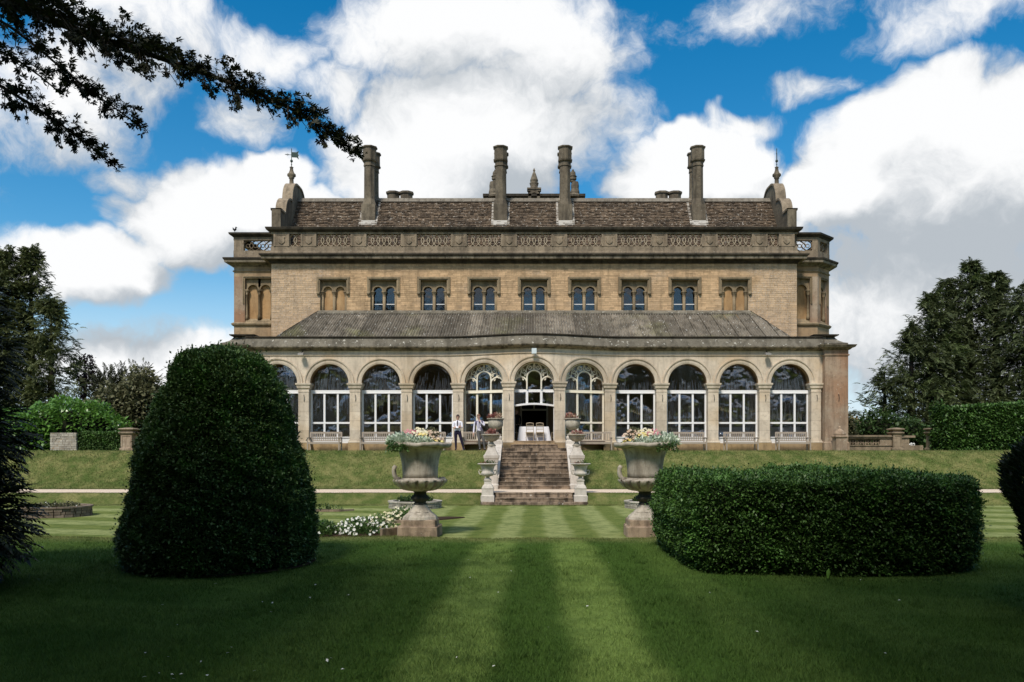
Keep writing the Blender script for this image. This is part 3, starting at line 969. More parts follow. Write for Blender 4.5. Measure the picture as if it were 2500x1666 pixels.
# corner piers
for sgn in (-1, 1):
    root = empty('corner_pier', (sgn * 15.37, DA - 0.4, Z_TER), house)
    a, c = sorted((sgn * X_PIER0, sgn * X_PIER1))
    y0, y1 = DA - 0.4, DA + 1.6
    plan = [(a, y1), (a, y0), (c, y0), (c, y1)]
    MB().sweep(plan, [(-0.3, 2.05), (0, 2.05), (0, 6.42), (-0.3, 6.42)]).build('pier_shaft', M['pier'], root)
    MB().sweep(plan, [(-0.3, Z_TER - 0.05), (0.05, Z_TER - 0.05), (0.05, 2.0), (0.0, 2.05), (-0.3, 2.05)]).build('pier_plinth', M['pier'], root)
    MB().sweep(plan, [(-0.3, 6.42), (0.04, 6.42), (0.06, 6.48), (0.01, 6.50), (0.01, 6.72), (-0.3, 6.72)]).build('frieze', M['pier'], root)
    MB().sweep(plan, [(-0.3, 6.72), (0.07, 6.72), (0.16, 6.80), (0.26, 6.83), (0.33, 6.94), (0.33, 6.96), (-0.3, 6.98)]).build('pier_cornice', M['cornice'], root)
    # swept pyramid cap and the taller block behind it
    mb = MB()
    mx_, my_ = (a + c) / 2 - sgn * 0.28, (y0 + y1) / 2 + 0.2
    lv = [(0.0, 1.0), (0.10, 1.0), (0.16, 0.82), (0.28, 0.62), (0.42, 0.50), (0.50, 0.46)]
    rings = []
    for (dz, f) in lv:
        rings.append([(mx_ + (qx - mx_) * f, my_ + (qy - my_) * f, 6.97 + dz) for (qx, qy) in ((a, y0), (c, y0), (c, y1), (a, y1))])
    for i in range(len(rings) - 1):
        mb.add(rings[i] + rings[i + 1], [(0, 1, 5, 4), (1, 2, 6, 5), (2, 3, 7, 6), (3, 0, 4, 7)])
    mb.add(rings[-1], [(0, 1, 2, 3)])
    mb.build('pier_cap', M['lowparapet'], root)
    bx0, bx1 = sorted((sgn * (X_PIER0 - 0.25), sgn * (X_PIER0 + 0.22)))
    MB().box(bx0, bx1, DA + 0.1, DA + 1.1, 6.97, 7.46).build('cap_block', M['lowparapet'], root)
    bx0, bx1 = sorted((sgn * (X_PIER0 - 0.35), sgn * (X_PIER0 + 0.75)))
    MB().sweep([(bx0, DA + 1.4), (bx0, DA + 0.05), (bx1, DA + 0.05), (bx1, DA + 1.4)], [(-0.3, 7.46), (0.0, 7.46), (0.08, 7.50), (0.10, 7.56), (-0.3, 7.58)]).build('cap_coping', M['coping'], root)
    MB().tube([(sgn * 15.45, y0 - 0.002, 4.45), (sgn * 15.46, y0 - 0.06, 4.43), (sgn * 15.48, y0 - 0.05, 4.30), (sgn * 15.465, y0 - 0.03, 4.1)], 0.016, 5).build('iron_hook', M['iron'], root)

# ---- glazing in the arches ------------------------------------------------
Y_GL = DA + 0.42
def arch_window(cx, kind):
    root = empty('arched_window', (cx, Y_GL - bow(cx), 1.95), house)
    w = 1.045
    f = MB()
    fr = lambda mb: mb.map(lambda p: (p[0] + cx, p[1] - bow(p[0] + cx), p[2]))
    y0, y1 = Y_GL - 0.05, Y_GL + 0.05
    if kind == 'plain':
        f.box(-w, -w + 0.085, y0, y1, 2.30, 4.58); f.box(w - 0.085, w, y0, y1, 2.30, 4.58)
        f.box(-w, w, y0 - 0.02, y1, 4.58, 4.72); f.box(-w, w, y0 - 0.04, y1, 4.545, 4.585)
        for mx in (-0.345, 0.345): f.box(mx - 0.05, mx + 0.05, y0 - 0.004, y1 - 0.006, 2.30, 4.56)
        f.box(-w, w, y0 - 0.008, y1 - 0.009, 2.98, 3.075)
        fr(f).build('frame', M['white'], root)
        g = MB(); g.box(-w, w, y0 - 0.03, y1, 1.98, 2.30); g.box(-w, w, y0 - 0.07, y0 - 0.03, 2.26, 2.31)
        fr(g).build('sill_panel', M['white'], root)
        g = MB(); g.box(-w - 0.05, w + 0.05, y0 - 0.06, y1, Z_TER - 0.05, 1.98); fr(g).build('stall_riser', M['plinth'], root)
        cells = [(-w + 0.08, -0.395), (-0.295, 0.295), (0.395, w - 0.08)]
        for (a, c) in cells:
            for (z0, z1) in ((2.305, 2.98), (3.075, 4.545)):
                q = MB(); q.box(a, c, Y_GL - 0.006, Y_GL + 0.006, z0, z1); fr(q).build('pane', M['glass'], root)
    else:
        # shallow, thin, cream painted frame with tracery
        if kind == 'tracery':
            f.box(-w, -w + 0.10, y0, y1, 2.05, 4.60); f.box(w - 0.10, w, y0, y1, 2.05, 4.60)
            for mx in (-0.36, 0.36): f.box(mx - 0.055, mx + 0.055, y0 - 0.004, y1 - 0.006, 2.05, 4.56)
            f.box(-w, w, y0 - 0.008, y1 - 0.009, 2.98, 3.07)
            f.box(-w, w, y0 - 0.01, y1, 2.02, 2.16)
            cells = [(-w + 0.10, -0.415), (-0.305, 0.305), (0.415, w - 0.10)]
            for (a, c) in cells:
                for (z0, z1) in ((2.16, 2.98), (3.07, 4.55)):
                    q = MB(); q.box(a, c, Y_GL - 0.006, Y_GL + 0.006, z0, z1); fr(q).build('pane', M['glass'], root)
            g = MB(); g.box(-w - 0.05, w + 0.05, y0 - 0.06, y1, Z_TER - 0.05, 2.02); fr(g).build('stall_riser', M['plinth'], root)
        else:
            f.box(-w, -w + 0.07, y0, y1, 2.08, 4.60); f.box(w - 0.07, w, y0, y1, 2.08, 4.60)
            for mx in (-0.36, 0.36): f.box(mx - 0.06, mx + 0.06, y0 - 0.004, y1 - 0.006, 3.93, 4.60)
            for i in range(16):
                xa, xb = -w + 2 * w * i / 16, -w + 2 * w * (i + 1) / 16
                za, zb = 3.86 + 0.09 * math.cos(PI * xa / 2 / w), 3.86 + 0.09 * math.cos(PI * xb / 2 / w)
                f.hexa([(xa, y0 - 0.06, za - 0.05), (xb, y0 - 0.06, zb - 0.05), (xb, y1, zb - 0.05), (xa, y1, za - 0.05),
                        (xa, y0 - 0.06, za + 0.045), (xb, y0 - 0.06, zb + 0.045), (xb, y1, zb + 0.045), (xa, y1, za + 0.045)])
            for (a, c) in ((-w + 0.07, -0.42), (-0.30, 0.30), (0.42, w - 0.07)):
                q = MB(); q.box(a, c, Y_GL - 0.006, Y_GL + 0.006, 3.96, 4.56); fr(q).build('pane', M['glass'], root)
        f.box(-w, w, y0 - 0.02, y1, 4.56, 4.68); f.box(-w, w, y0 - 0.05, y1, 4.53, 4.56)
        fr(f).build('frame', M['white'] if kind == 'door' else M['cream'], root)
        # tracery: three round-headed lights with scrollwork over them
        tr = MB()
        yc = Y_GL - 0.05
        def ribbon(pts, r=0.026): tr.tube([(p[0], yc, p[1]) for p in pts], r * 1.3, 6)
        def arcp(px, pz, r, a0, a1, n=12): return [(px + r * math.cos(a0 + (a1 - a0) * i / n), pz + r * math.sin(a0 + (a1 - a0) * i / n)) for i in range(n + 1)]
        zs_m, zs_s = 5.28, 5.00
        ribbon([(-0.36, 4.68), (-0.36, zs_m)] + arcp(0, zs_m, 0.36, PI, 0)[1:] + [(0.36, 4.68)], 0.032)
        for s in (-1, 1):
            cxs = s * 0.68
            ribbon([(cxs - 0.315, 4.68), (cxs - 0.315, zs_s)] + arcp(cxs, zs_s, 0.315, PI, 0)[1:] + [(cxs + 0.315, 4.68)], 0.030)
            # scrolls in the fan between the lights and the arch
            def spiral(px, pz, r0, turns, a0, dirn):
                n = 18
                return [(px + r0 * (1 - 0.85 * i / n) * math.cos(a0 + dirn * turns * 2 * PI * i / n), pz + r0 * (1 - 0.85 * i / n) * math.sin(a0 + dirn * turns * 2 * PI * i / n)) for i in range(n + 1)]
            ribbon(spiral(s * 0.20, 5.78, 0.14, 1.35, PI / 2 if s > 0 else PI / 2, -s), 0.022)
            ribbon(spiral(s * 0.52, 5.60, 0.15, 1.35, PI / 2, -s), 0.022)
            ribbon(spiral(s * 0.78, 5.36, 0.13, 1.35, PI / 2, -s), 0.022)
            ribbon(spiral(s * 0.43, 5.42, 0.07, 1.2, -PI / 2, s), 0.018)
            ribbon(spiral(s * 0.52, 5.22, 0.08, 1.2, -PI / 2, s), 0.018)
            ribbon([(0.0, 5.64), (s * 0.05, 5.76), (s * 0.03, 5.90), (0.0, 6.0)], 0.022)
            ribbon([(s * 0.34, 5.45), (s * 0.40, 5.62), (s * 0.36, 5.80), (s * 0.30, 5.90)], 0.022)
            ribbon([(s * 0.66, 5.32), (s * 0.68, 5.46), (s * 0.66, 5.58), (s * 0.62, 5.72)], 0.022)
        ribbon(arcp(0, Z_SPR, 0.965, PI, 0, 24), 0.03)
        fr(tr).build('scroll_tracery', M['cream'], root)
    # round head of glass
    g = MB()
    pts = arc_pts = [(1.0 * math.cos(PI * i / 24), Z_SPR + 1.0 * math.sin(PI * i / 24)) for i in range(25)]
    poly = [(-1.0, 4.70), (1.0, 4.70)] + pts
    g.strip_prism(poly, Y_GL - 0.004, Y_GL + 0.004)
    fr(g).build('arched_pane', M['glass'], root)
    return root
for k, cx in enumerate(ARCH_X):
    arch_window(cx, 'tracery' if k in (4, 6) else 'door' if k == 5 else 'plain')

# ---- the room behind the arcade -----------------------------------------------
room = empty('garden_room', (0, DA + 3, 2.05), house)
q = MB(); q.box(-15.2, 15.2, DA + 0.47, DA + 5.4, 1.9, 2.075); q.box(-3.6, 3.6, DA - 0.35, DA + 0.47, 1.9, 2.075)
q.build('floor_boards', M['floorin'], room)
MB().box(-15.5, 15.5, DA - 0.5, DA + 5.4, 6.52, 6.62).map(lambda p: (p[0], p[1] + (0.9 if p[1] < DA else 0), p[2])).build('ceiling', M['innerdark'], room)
bw = MB()
yb = DA + 5.2
bw.box(-15.5, -0.72, yb, yb + 0.2, 2.07, 6.52); bw.box(0.72, 15.5, yb, yb + 0.2, 2.07, 6.52); bw.box(-0.72, 0.72, yb, yb + 0.2, 4.45, 6.52)
bw.build('back_wall', M['inner'], room)
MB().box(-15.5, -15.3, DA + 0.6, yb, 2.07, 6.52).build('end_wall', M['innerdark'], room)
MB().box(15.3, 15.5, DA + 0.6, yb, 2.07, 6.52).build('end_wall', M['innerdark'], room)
df = MB()
df.box(-0.80, -0.70, yb - 0.06, yb + 0.02, 2.07, 4.5); df.box(0.70, 0.80, yb - 0.06, yb + 0.02, 2.07, 4.5); df.box(-0.70, 0.70, yb - 0.06, yb + 0.02, 3.88, 4.0); df.box(-0.05, 0.05, yb - 0.06, yb + 0.02, 4.0, 4.5)
df.build('doorway_frame', M['cream'], room)
MB().box(-3, 3, yb + 3.0, yb + 3.1, 1.9, 6).build('hall_wall', M['innerdark'], room)

# ---- upper wall --------------------------------------------------------------
WX = 14.5
Z_WB, Z_WT = 7.0, 11.95
WIN_P = 2.77
WIN_X = [WIN_P * k for k in range(-4, 5)]
WO_W, WO_B, WO_T = 0.73, 8.75, 11.0
wall = empty('upper_wall', (0, DU, Z_WB), house)
bk = MB()
bk.box(-WX, WX, DU + 0.02, DU + 0.5, WO_T, Z_WT + 0.1)
bk.box(-WX, WX, DU + 0.02, DU + 0.5, Z_WB - 0.6, WO_B)
xe = [-WX] + sum([[x - WO_W, x + WO_W] for x in WIN_X], []) + [WX]
for i in range(0, len(xe), 2):
    bk.box(xe[i], xe[i + 1], DU + 0.02, DU + 0.5, WO_B, WO_T)
bk.box(-WX, -WX + 0.4, DU + 0.5, DU + 9, Z_WB - 6, Z_WT); bk.box(WX - 0.4, WX, DU + 0.5, DU + 9, Z_WB - 6, Z_WT)
bk.box(-WX, WX, DU + 9, DU + 9.4, Z_TER, Z_WT)
bk.box(-WX + 0.4, WX - 0.4, DU + 0.5, DU + 9, Z_WT - 0.3, Z_WT - 0.1)
bk.build('wall_core', M['mortar'], wall)
# coursed stones, laid one by one
cs = MB()
z = Z_WB - 0.2
row = 0
while z < Z_WT:
    h = random.choice((0.085, 0.095, 0.105, 0.12))
    spans = [(-WX, WX)]
    if z + h > WO_B and z < WO_T:
        spans = [(xe[i], xe[i + 1]) for i in range(0, len(xe), 2)]
    for (a, c) in spans:
        x = a
        while x < c - 0.01:
            L = random.uniform(0.18, 0.52)
            if c - (x + L) < 0.2: L = c - x
            p_ = random.uniform(-0.004, 0.012)
            cs.cur = random.random()
            zt = min(z + h - 0.008, Z_WT)
            cs.add([(x + 0.004, DU - p_, z), (x + L - 0.004, DU - p_, z), (x + L - 0.004, DU - p_, zt), (x + 0.004, DU - p_, zt),
                    (x + 0.004, DU + 0.025, z), (x + L - 0.004, DU + 0.025, z), (x + L - 0.004, DU + 0.025, zt), (x + 0.004, DU + 0.025, zt)],
                   [(0, 1, 2, 3), (3, 2, 6, 7), (0, 4, 5, 1), (0, 3, 7, 4), (1, 5, 6, 2)])
            x += L
    z += h
    row += 1
cs.build('stone_courses', M['wall'], wall, fix=False, kind='stuff')
for sgn in (-1, 1):   # return walls towards the bays
    a, c = sorted((sgn * WX, sgn * (WX - 0.02)))
    MB().box(a - 0.004, c + 0.004, DU + 0.02, DU + 1.6, Z_WB - 1, Z_WT).build('return_wall', M['wall'], wall)

# ---- two-light windows --------------------------------------------------------
def two_light(parent, blind, mats, loc):
    """built round x = 0, y = 0 (wall face), real heights"""
    T = M['trim']
    root = empty('paired_window', loc, parent)
    ox, oy = loc[0], loc[1]
    mv = lambda mb: mb.map(lambda p: (p[0] + ox, p[1] + oy, p[2]))
    hood = MB()
    hood.sweep([(-WO_W - 0.10, 10.3), (-WO_W - 0.10, 10.3)][:0] or [(0, 0), (0, 0)][:0] or [(-1, 0), (1, 0)], [(0, 0), (0.0, 0.001)], caps=False) if False else None
    # hood mould: top bar and two drops, stepped
    for (g, d, zt) in ((0.0, 0.06, 11.10), (0.06, 0.11, 11.16), (0.12, 0.07, 11.20)):
        a = WO_W + g
        hood.box(-a - 0.06, a + 0.06, -d, 0.03, 11.0 + g, 11.0 + g + 0.058)
        hood.box(-a - 0.058, -a, -d + 0.003, 0.03, 10.32, 11.0 + g); hood.box(a, a + 0.058, -d + 0.003, 0.03, 10.32, 11.0 + g)
    mv(hood).build('hood_mould', T, root)
    # carved stops
    for s in (-1, 1):
        st = MB(); st.smooth = True
        st.lathe([(0.02, 10.16), (0.085, 10.20), (0.10, 10.27), (0.085, 10.33), (0.03, 10.36)], s * (WO_W + 0.09), -0.05, 8)
        mv(st).build('hood_stop', T, root)
    # recessed head with two round arches
    yr = 0.20
    hd = MB()
    zs, r = 10.42, 0.25
    for s in (-1, 1):
        c = s * 0.345
        n = 14
        pts = [(c + r * math.cos(PI - PI * i / n), zs + r * math.sin(PI * i / n)) for i in range(n + 1)]
        x0, x1 = (-WO_W, 0) if s < 0 else (0, WO_W)
        for i in range(n):
            (xa, za), (xb, zb) = pts[i], pts[i + 1]
            hd.add([(xa, yr, za), (xb, yr, zb), (xb, yr, 11.0), (xa, yr, 11.0)], [(0, 1, 2, 3)])
            hd.add([(xa, yr, za), (xa, yr + 0.2, za), (xb, yr + 0.2, zb), (xb, yr, zb)], [(0, 1, 2, 3)])
            k = 1.28
            qa = (c + (xa - c) * k, zs + (za - zs) * k); qb = (c + (xb - c) * k, zs + (zb - zs) * k)
            hd.add([(xa, yr - 0.04, za), (xb, yr - 0.04, zb), (qb[0], yr - 0.05, qb[1]), (qa[0], yr - 0.05, qa[1])], [(0, 1, 2, 3)])
            hd.add([(qa[0], yr - 0.05, qa[1]), (qb[0], yr - 0.05, qb[1]), (qb[0], yr, qb[1]), (qa[0], yr, qa[1])], [(0, 1, 2, 3)])
            hd.add([(xa, yr - 0.04, za), (xa, yr, za), (xb, yr, zb), (xb, yr - 0.04, zb)], [(0, 1, 2, 3)])
        hd.add([(x0, yr, zs), (pts[0][0], yr, zs), (pts[0][0], yr, 11.0), (x0, yr, 11.0)], [(0, 1, 2, 3)])
        hd.add([(pts[-1][0], yr, zs), (x1, yr, zs), (x1, yr, 11.0), (pts[-1][0], yr, 11.0)], [(0, 1, 2, 3)])
    hd.box(-WO_W, WO_W, yr + 0.001, yr + 0.3, 10.99, 11.02)
    mv(hd).build('window_head', T, root, fix=False)
    for x in (-0.66, 0.0, 0.66):
        cm = MB(); cm.smooth = True
        cm.lathe([(0.085, WO_B), (0.085, 10.14)], x, yr + 0.02, 10)
        mv(cm).build('column', T, root)
        cp = MB()
        cp.lathe([(0.085, 10.14), (0.105, 10.16), (0.085, 10.18), (0.09, 10.22), (0.14, 10.33), (0.12, 10.34), (0.155, 10.36), (0.155, 10.42)], x, yr + 0.02, 8)
        mv(cp).build('column_capital', T, root)
    rv = MB()
    for s in (-1, 1):
        a, c = sorted((s * WO_W, s * (WO_W - 0.012)))
        rv.box(a, c, 0.0, 0.42, WO_B, 11.0)
    mv(rv).build('jamb', M['trim'], root)
    for s in (-1, 1):
        a, c = sorted((s * 0.03, s * 0.70))
        if blind:
            q = MB(); q.box(a, c, yr + 0.10, yr + 0.14, WO_B, 10.75); mv(q).build('stone_infill', M['blind'], root)
        else:
            q = MB(); q.box(a, c, yr + 0.17, yr + 0.18, 9.74, 10.75); mv(q).build('pane', M['glass_up'], root)
            q = MB(); q.box(a, c, yr + 0.14, yr + 0.15, WO_B, 9.70); mv(q).build('pane', M['glass_up'], root)
            q = MB(); q.box(a, c, yr + 0.12, yr + 0.17, 9.70, 9.74); mv(q).build('sash_rail', M['white'], root)
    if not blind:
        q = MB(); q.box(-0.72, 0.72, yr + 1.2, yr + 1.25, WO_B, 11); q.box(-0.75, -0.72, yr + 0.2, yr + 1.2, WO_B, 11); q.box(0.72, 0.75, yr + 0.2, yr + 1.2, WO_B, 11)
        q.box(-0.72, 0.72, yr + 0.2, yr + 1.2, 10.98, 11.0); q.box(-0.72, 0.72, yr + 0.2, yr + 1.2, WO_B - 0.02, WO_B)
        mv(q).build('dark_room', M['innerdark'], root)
    return root
for k, x in enumerate(WIN_X):
    two_light(house, k in (0, 8), None, (x, DU, WO_B))

# ---- main cornice and pierced parapet -------------------------------------------
mc = [(-WX, DU + 1.6), (-WX, DU), (WX, DU), (WX, DU + 1.6)]
MB().sweep(mc, [(-0.3, 11.90), (0.03, 11.90), (0.05, 11.96), (0.10, 11.98), (0.10, 12.03), (0.16, 12.06), (0.26, 12.10), (-0.3, 12.10)]).build('bed_mould', M['coping'], house)  # dark stone colour carries the soffit shadow under the cornice
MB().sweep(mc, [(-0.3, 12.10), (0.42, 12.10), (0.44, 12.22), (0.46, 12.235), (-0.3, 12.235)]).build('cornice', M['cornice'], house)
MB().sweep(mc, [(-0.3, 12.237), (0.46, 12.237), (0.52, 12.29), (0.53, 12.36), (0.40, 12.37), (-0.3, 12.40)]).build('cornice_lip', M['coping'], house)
par = empty('parapet', (0, DU, 12.4), house)
yp0, yp1 = DU - 0.18, DU + 0.10
mp = [(-WX + 0.02, DU + 1.6), (-WX + 0.02, yp0), (WX - 0.02, yp0), (WX - 0.02, DU + 1.6)]
MB().sweep(mp, [(-0.28, 12.38), (0.05, 12.38), (0.05, 12.52), (0.0, 12.56), (0.0, 12.82), (-0.28, 12.82)]).build('parapet_base', M['parapet'], par)
MB().sweep(mp, [(-0.28, 13.50), (0.0, 13.50), (0.0, 13.60), (-0.28, 13.60)]).build('parapet_rail', M['parapet'], par)
MB().sweep(mp, [(-0.34, 13.60), (0.04, 13.60), (0.08, 13.66), (0.20, 13.70), (0.24, 13.80), (0.24, 13.84), (0.05, 13.87), (-0.34, 13.87)]).build('coping', M['coping'], par)
PP = 2.755
SH = [-13.88, -12.39] + [-9.64 + PP * i for i in range(8)] + [12.39, 13.88]
TR = [(PP * k, 1.88) for k in range(-4, 5)] + [(-13.14, 0.64), (13.14, 0.64)]
def tracery_mesh(w, n, y0, y1, z0, z1, circles=False):
    mb = MB()
    p = w / n
    yc = (y0 + y1) / 2
    zc, hh = (z0 + z1) / 2, (z1 - z0) / 2
    def arc(c, s, bulge):
        pts = []
        for i in range(11):
            t = -1 + 2 * i / 10
            pts.append((c + s * bulge * math.cos(t * PI / 2), zc + t * hh))
        return pts
    for k in range(n):
        c = -w / 2 + p * (k + 0.5)
        for s in (-1, 1):
            pts = arc(c, s, p * 0.76)
            pts = [(min(max(x, -w / 2), w / 2), z) for (x, z) in pts]
            for i in range(len(pts) - 1):
                (xa, za), (xb, zb) = pts[i], pts[i + 1]
                t = 0.018
                mb.hexa([(xa - t, yc - 0.07, za), (xa + t, yc - 0.07, za), (xa + t, yc + 0.07, za), (xa - t, yc + 0.07, za),
                         (xb - t, yc - 0.07, zb), (xb + t, yc - 0.07, zb), (xb + t, yc + 0.07, zb), (xb - t, yc + 0.07, zb)])
        if circles:
            cc = c
            mb.tube([(cc + 0.10 * math.cos(2 * PI * i / 12), yc, zc + 0.10 * math.sin(2 * PI * i / 12)) for i in range(13)], 0.025, 4, cap=False)
    return mb
me_big = tracery_mesh(1.88, 6, yp0, yp1, 12.82, 13.50).mesh('tracery_panel', (0, yp0, 12.82))
me_sml = tracery_mesh(0.64, 2, yp0, yp1, 12.82, 13.50).mesh('tracery_panel', (0, yp0, 12.82))
for (x, w) in TR:
    link_mesh('tracery_panel', me_big if w > 1 else me_sml, M['tracery'], par, (x, yp0, 12.82))
# shield panels with framed edges; the dies fill everything that is not tracery
dm = MB()
dm.box(-0.43, 0.43, 0.0, 0.27, 0.0, 0.68)
for s in (-1, 1):
    a, c = sorted((s * 0.43, s * 0.33)); dm.box(a, c, -0.045, 0.0, 0, 0.68)
    a, c = sorted((s * 0.33, s * 0.27)); dm.box(a, c, -0.022, 0.0, 0.06, 0.62)
dm.box(-0.33, 0.33, -0.022, 0.0, 0.62, 0.68); dm.box(-0.33, 0.33, -0.022, 0.0, 0.0, 0.06)
me_die = dm.mesh('shield_die')
sh = MB()
spts = [(-0.185, 0.52), (-0.10, 0.545), (0, 0.52), (0.10, 0.545), (0.185, 0.52), (0.165, 0.40), (0.185, 0.26), (0.12, 0.17), (0, 0.10), (-0.12, 0.17), (-0.185, 0.26), (-0.165, 0.40)]
n = len(spts)
vs = [(x, 0.0, z) for (x, z) in spts] + [(x * 0.93, -0.045, 0.33 + (z - 0.33) * 0.93) for (x, z) in spts] + [(0, -0.06, 0.34)]
fs = [(i, (i + 1) % n, n + (i + 1) % n, n + i) for i in range(n)] + [(n + i, n + (i + 1) % n, 2 * n) for i in range(n)]
me_sh = sh.add(vs, fs).mesh('shield')
for x in SH:
    d = link_mesh('shield_die', me_die, M['parapet'], par, (x, yp0 + 0.002, 12.82))
    link_mesh('shield', me_sh, M['parapet'], par, (x, yp0 + 0.001, 12.82))

# ---- main roof ------------------------------------------------------------------
RX = 14.25
E_Y, E_Z, RG_Y, RG_Z = DU + 0.6, 12.45, 48.8, 16.52
roof = empty('tiled_roof', (0, RG_Y, E_Z), house)
rk = MB()
rk.add([(-RX, E_Y, E_Z), (RX, E_Y, E_Z), (RX, RG_Y, RG_Z), (-RX, RG_Y, RG_Z), (-RX, 2 * RG_Y - E_Y, E_Z), (RX, 2 * RG_Y - E_Y, E_Z)], [(0, 1, 2, 3), (3, 2, 5, 4), (0, 3, 4), (1, 5, 2)])
rk.build('roof_deck', M['tile'], roof)
sl = Vector((0, RG_Y - E_Y, RG_Z - E_Z)); SL = sl.length; sl.normalize()
nr = Vector((0, -sl.z, sl.y))
tl = MB()
ncour = 36
ch = SL / ncour
base0 = Vector((0, E_Y, E_Z))
for c in range(ncour):
    x = -RX + (0.1 if c % 2 else 0)
    while x < RX - 0.05:
        w = random.uniform(0.14, 0.27)
        w = min(w, RX - x)
        tl.cur = random.random()
        lift = random.uniform(0.045, 0.085)
        s0 = c * ch - random.uniform(0.0, 0.02)
        s1 = s0 + ch * 1.25
        g = 0.006
        a = base0 + sl * s0 + nr * lift; b_ = base0 + sl * s1 + nr * 0.012
        a2 = base0 + sl * s0 + nr * (lift - 0.05)
        tl.add([(x + g, a.y, a.z), (x + w - g, a.y, a.z), (x + w - g, b_.y, b_.z), (x + g, b_.y, b_.z), (x + g, a2.y, a2.z), (x + w - g, a2.y, a2.z)],
               [(0, 1, 2, 3), (4, 5, 1, 0), (4, 0, 3), (5, 2, 1)])
        x += w
tl.build('stone_tiles', M['tile'], roof, fix=False, kind='stuff')
x = -RX
rp = MB()
while x < RX:
    w = min(0.62, RX - x)
    q = MB(); q.cur = random.random()
    q.add([(x + 0.005, RG_Y - 0.26, RG_Z - 0.17), (x + w - 0.005, RG_Y - 0.26, RG_Z - 0.17), (x + w - 0.005, RG_Y, RG_Z + 0.11), (x + 0.005, RG_Y, RG_Z + 0.11),
           (x + 0.005, RG_Y + 0.26, RG_Z - 0.17), (x + w - 0.005, RG_Y + 0.26, RG_Z - 0.17)], [(0, 1, 2, 3), (3, 2, 5, 4), (0, 3, 4), (1, 5, 2)])
    q.build('ridge_stone', M['ridge'], roof)
    x += w

# ---- shaped end gables with finials and weathervanes -----------------------------
for sgn in (-1, 1):
    root = empty('shaped_gable', (sgn * 14.3, RG_Y, 12.3), house)
    xa, xb = sorted((sgn * 14.02, sgn * 14.52))
    half = [(45.3, 12.4), (45.3, 14.95), (46.1, 14.95)]
    def lobe(y0, z0, y1, z1, bul, n=8):
        out = []
        for i in range(1, n + 1):
            a = PI / 2 * i / n
            out.append((y0 + (y1 - y0) * (1 - math.cos(a)) , z0 + (z1 - z0) * math.sin(a)))
        return out
    half += lobe(46.15, 14.95, 47.3, 16.05, 0) + [(47.38, 16.0)] + lobe(47.4, 16.0, 48.5, 17.3, 0)
    prof = half + [(2 * RG_Y - y, z) for (y, z) in reversed(half)]
    n = len(prof)
    mb = MB()
    vs = [(xa, y, z) for (y, z) in prof] + [(xb, y, z) for (y, z) in prof]
    cen = [(xa, RG_Y, 13.0), (xb, RG_Y, 13.0)]
    fs = []
    for i in range(n - 1):
        fs += [(i, i + 1, n + i + 1, n + i), (i, 2 * n, i + 1), (n + i, n + i + 1, 2 * n + 1)]
    mb.add(vs + cen, fs).build('gable_wall', M['chimney'], root)
    # rolled coping along the curve
    cp = MB()
    vs, fs = [], []
    for (y, z) in prof[1:-1]:
        vs += [(xa - 0.05, y - (0.04 if y < RG_Y else -0.04), z + 0.05), (xb + 0.05, y - (0.04 if y < RG_Y else -0.04), z + 0.05), (xb + 0.05, y, z - 0.06), (xa - 0.05, y, z - 0.06)]
    for i in range(len(prof) - 3):
        for j in range(4):
            fs.append((i * 4 + j, i * 4 + (j + 1) % 4, (i + 1) * 4 + (j + 1) % 4, (i + 1) * 4 + j))
    cp.add(vs, fs).build('gable_coping', M['parapet'], root)
    # finial
    fxp = sgn * 14.45
    f = MB(); f.smooth = True
    f.lathe([(0.22, 17.5), (0.22, 17.62), (0.24, 17.74), (0.17, 17.78), (0.19, 17.86), (0.13, 17.90), (0.12, 18.18), (0.17, 18.22), (0.14, 18.26), (0.25, 18.36), (0.25, 18.46), (0.16, 18.54), (0.10, 18.72), (0.09, 18.84), (0.12, 18.88), (0.03, 18.93)], fxp, RG_Y, 14)
    f.map(lambda p: (p[0], p[1], p[2] - 0.42)).build('finial', M['chimney'], root)
    v = MB()
    v.tube([(fxp, RG_Y, 18.9), (fxp, RG_Y, 20.0)], 0.022, 6)
    v.lathe([(0.01, 19.16), (0.08, 19.22), (0.085, 19.27), (0.05, 19.33), (0.01, 19.35)], fxp, RG_Y, 10)
    v.lathe([(0.02, 19.02), (0.045, 19.05), (0.02, 19.08)], fxp, RG_Y, 8)
    dv = Vector((1, 0.25, 0)).normalized() if sgn < 0 else Vector((0.35, 1, 0)).normalized()
    c0 = Vector((fxp, RG_Y, 19.62))
    v.tube([c0 - dv * 0.38, c0], 0.018, 5)
    v.tube([c0 - dv * 0.30, c0 - dv * 0.22 + Vector((0, 0, 0.06)), c0 - dv * 0.14, c0 - dv * 0.22 - Vector((0, 0, 0.06)), c0 - dv * 0.30], 0.012, 4, cap=False)
    flag = [(0.02, -0.14), (0.30, -0.13), (0.42, -0.24), (0.38, -0.06), (0.42, 0.02), (0.36, 0.08), (0.42, 0.27), (0.28, 0.18), (0.02, 0.17)]
    nb = Vector((-dv.y, dv.x, 0)) * 0.012
    vs = [c0 + dv * a + Vector((0, 0, z)) + nb for (a, z) in flag] + [c0 + dv * a + Vector((0, 0, z)) - nb for (a, z) in flag]
    q = len(flag)
    v.add(vs, [tuple(range(q)), tuple(range(2 * q - 1, q - 1, -1))] + [((i + 1) % q, i, q + i, q + (i + 1) % q) for i in range(q)])
    v.map(lambda p: (p[0], p[1], p[2] - 0.42)).build('weathervane', M['vane'], root)

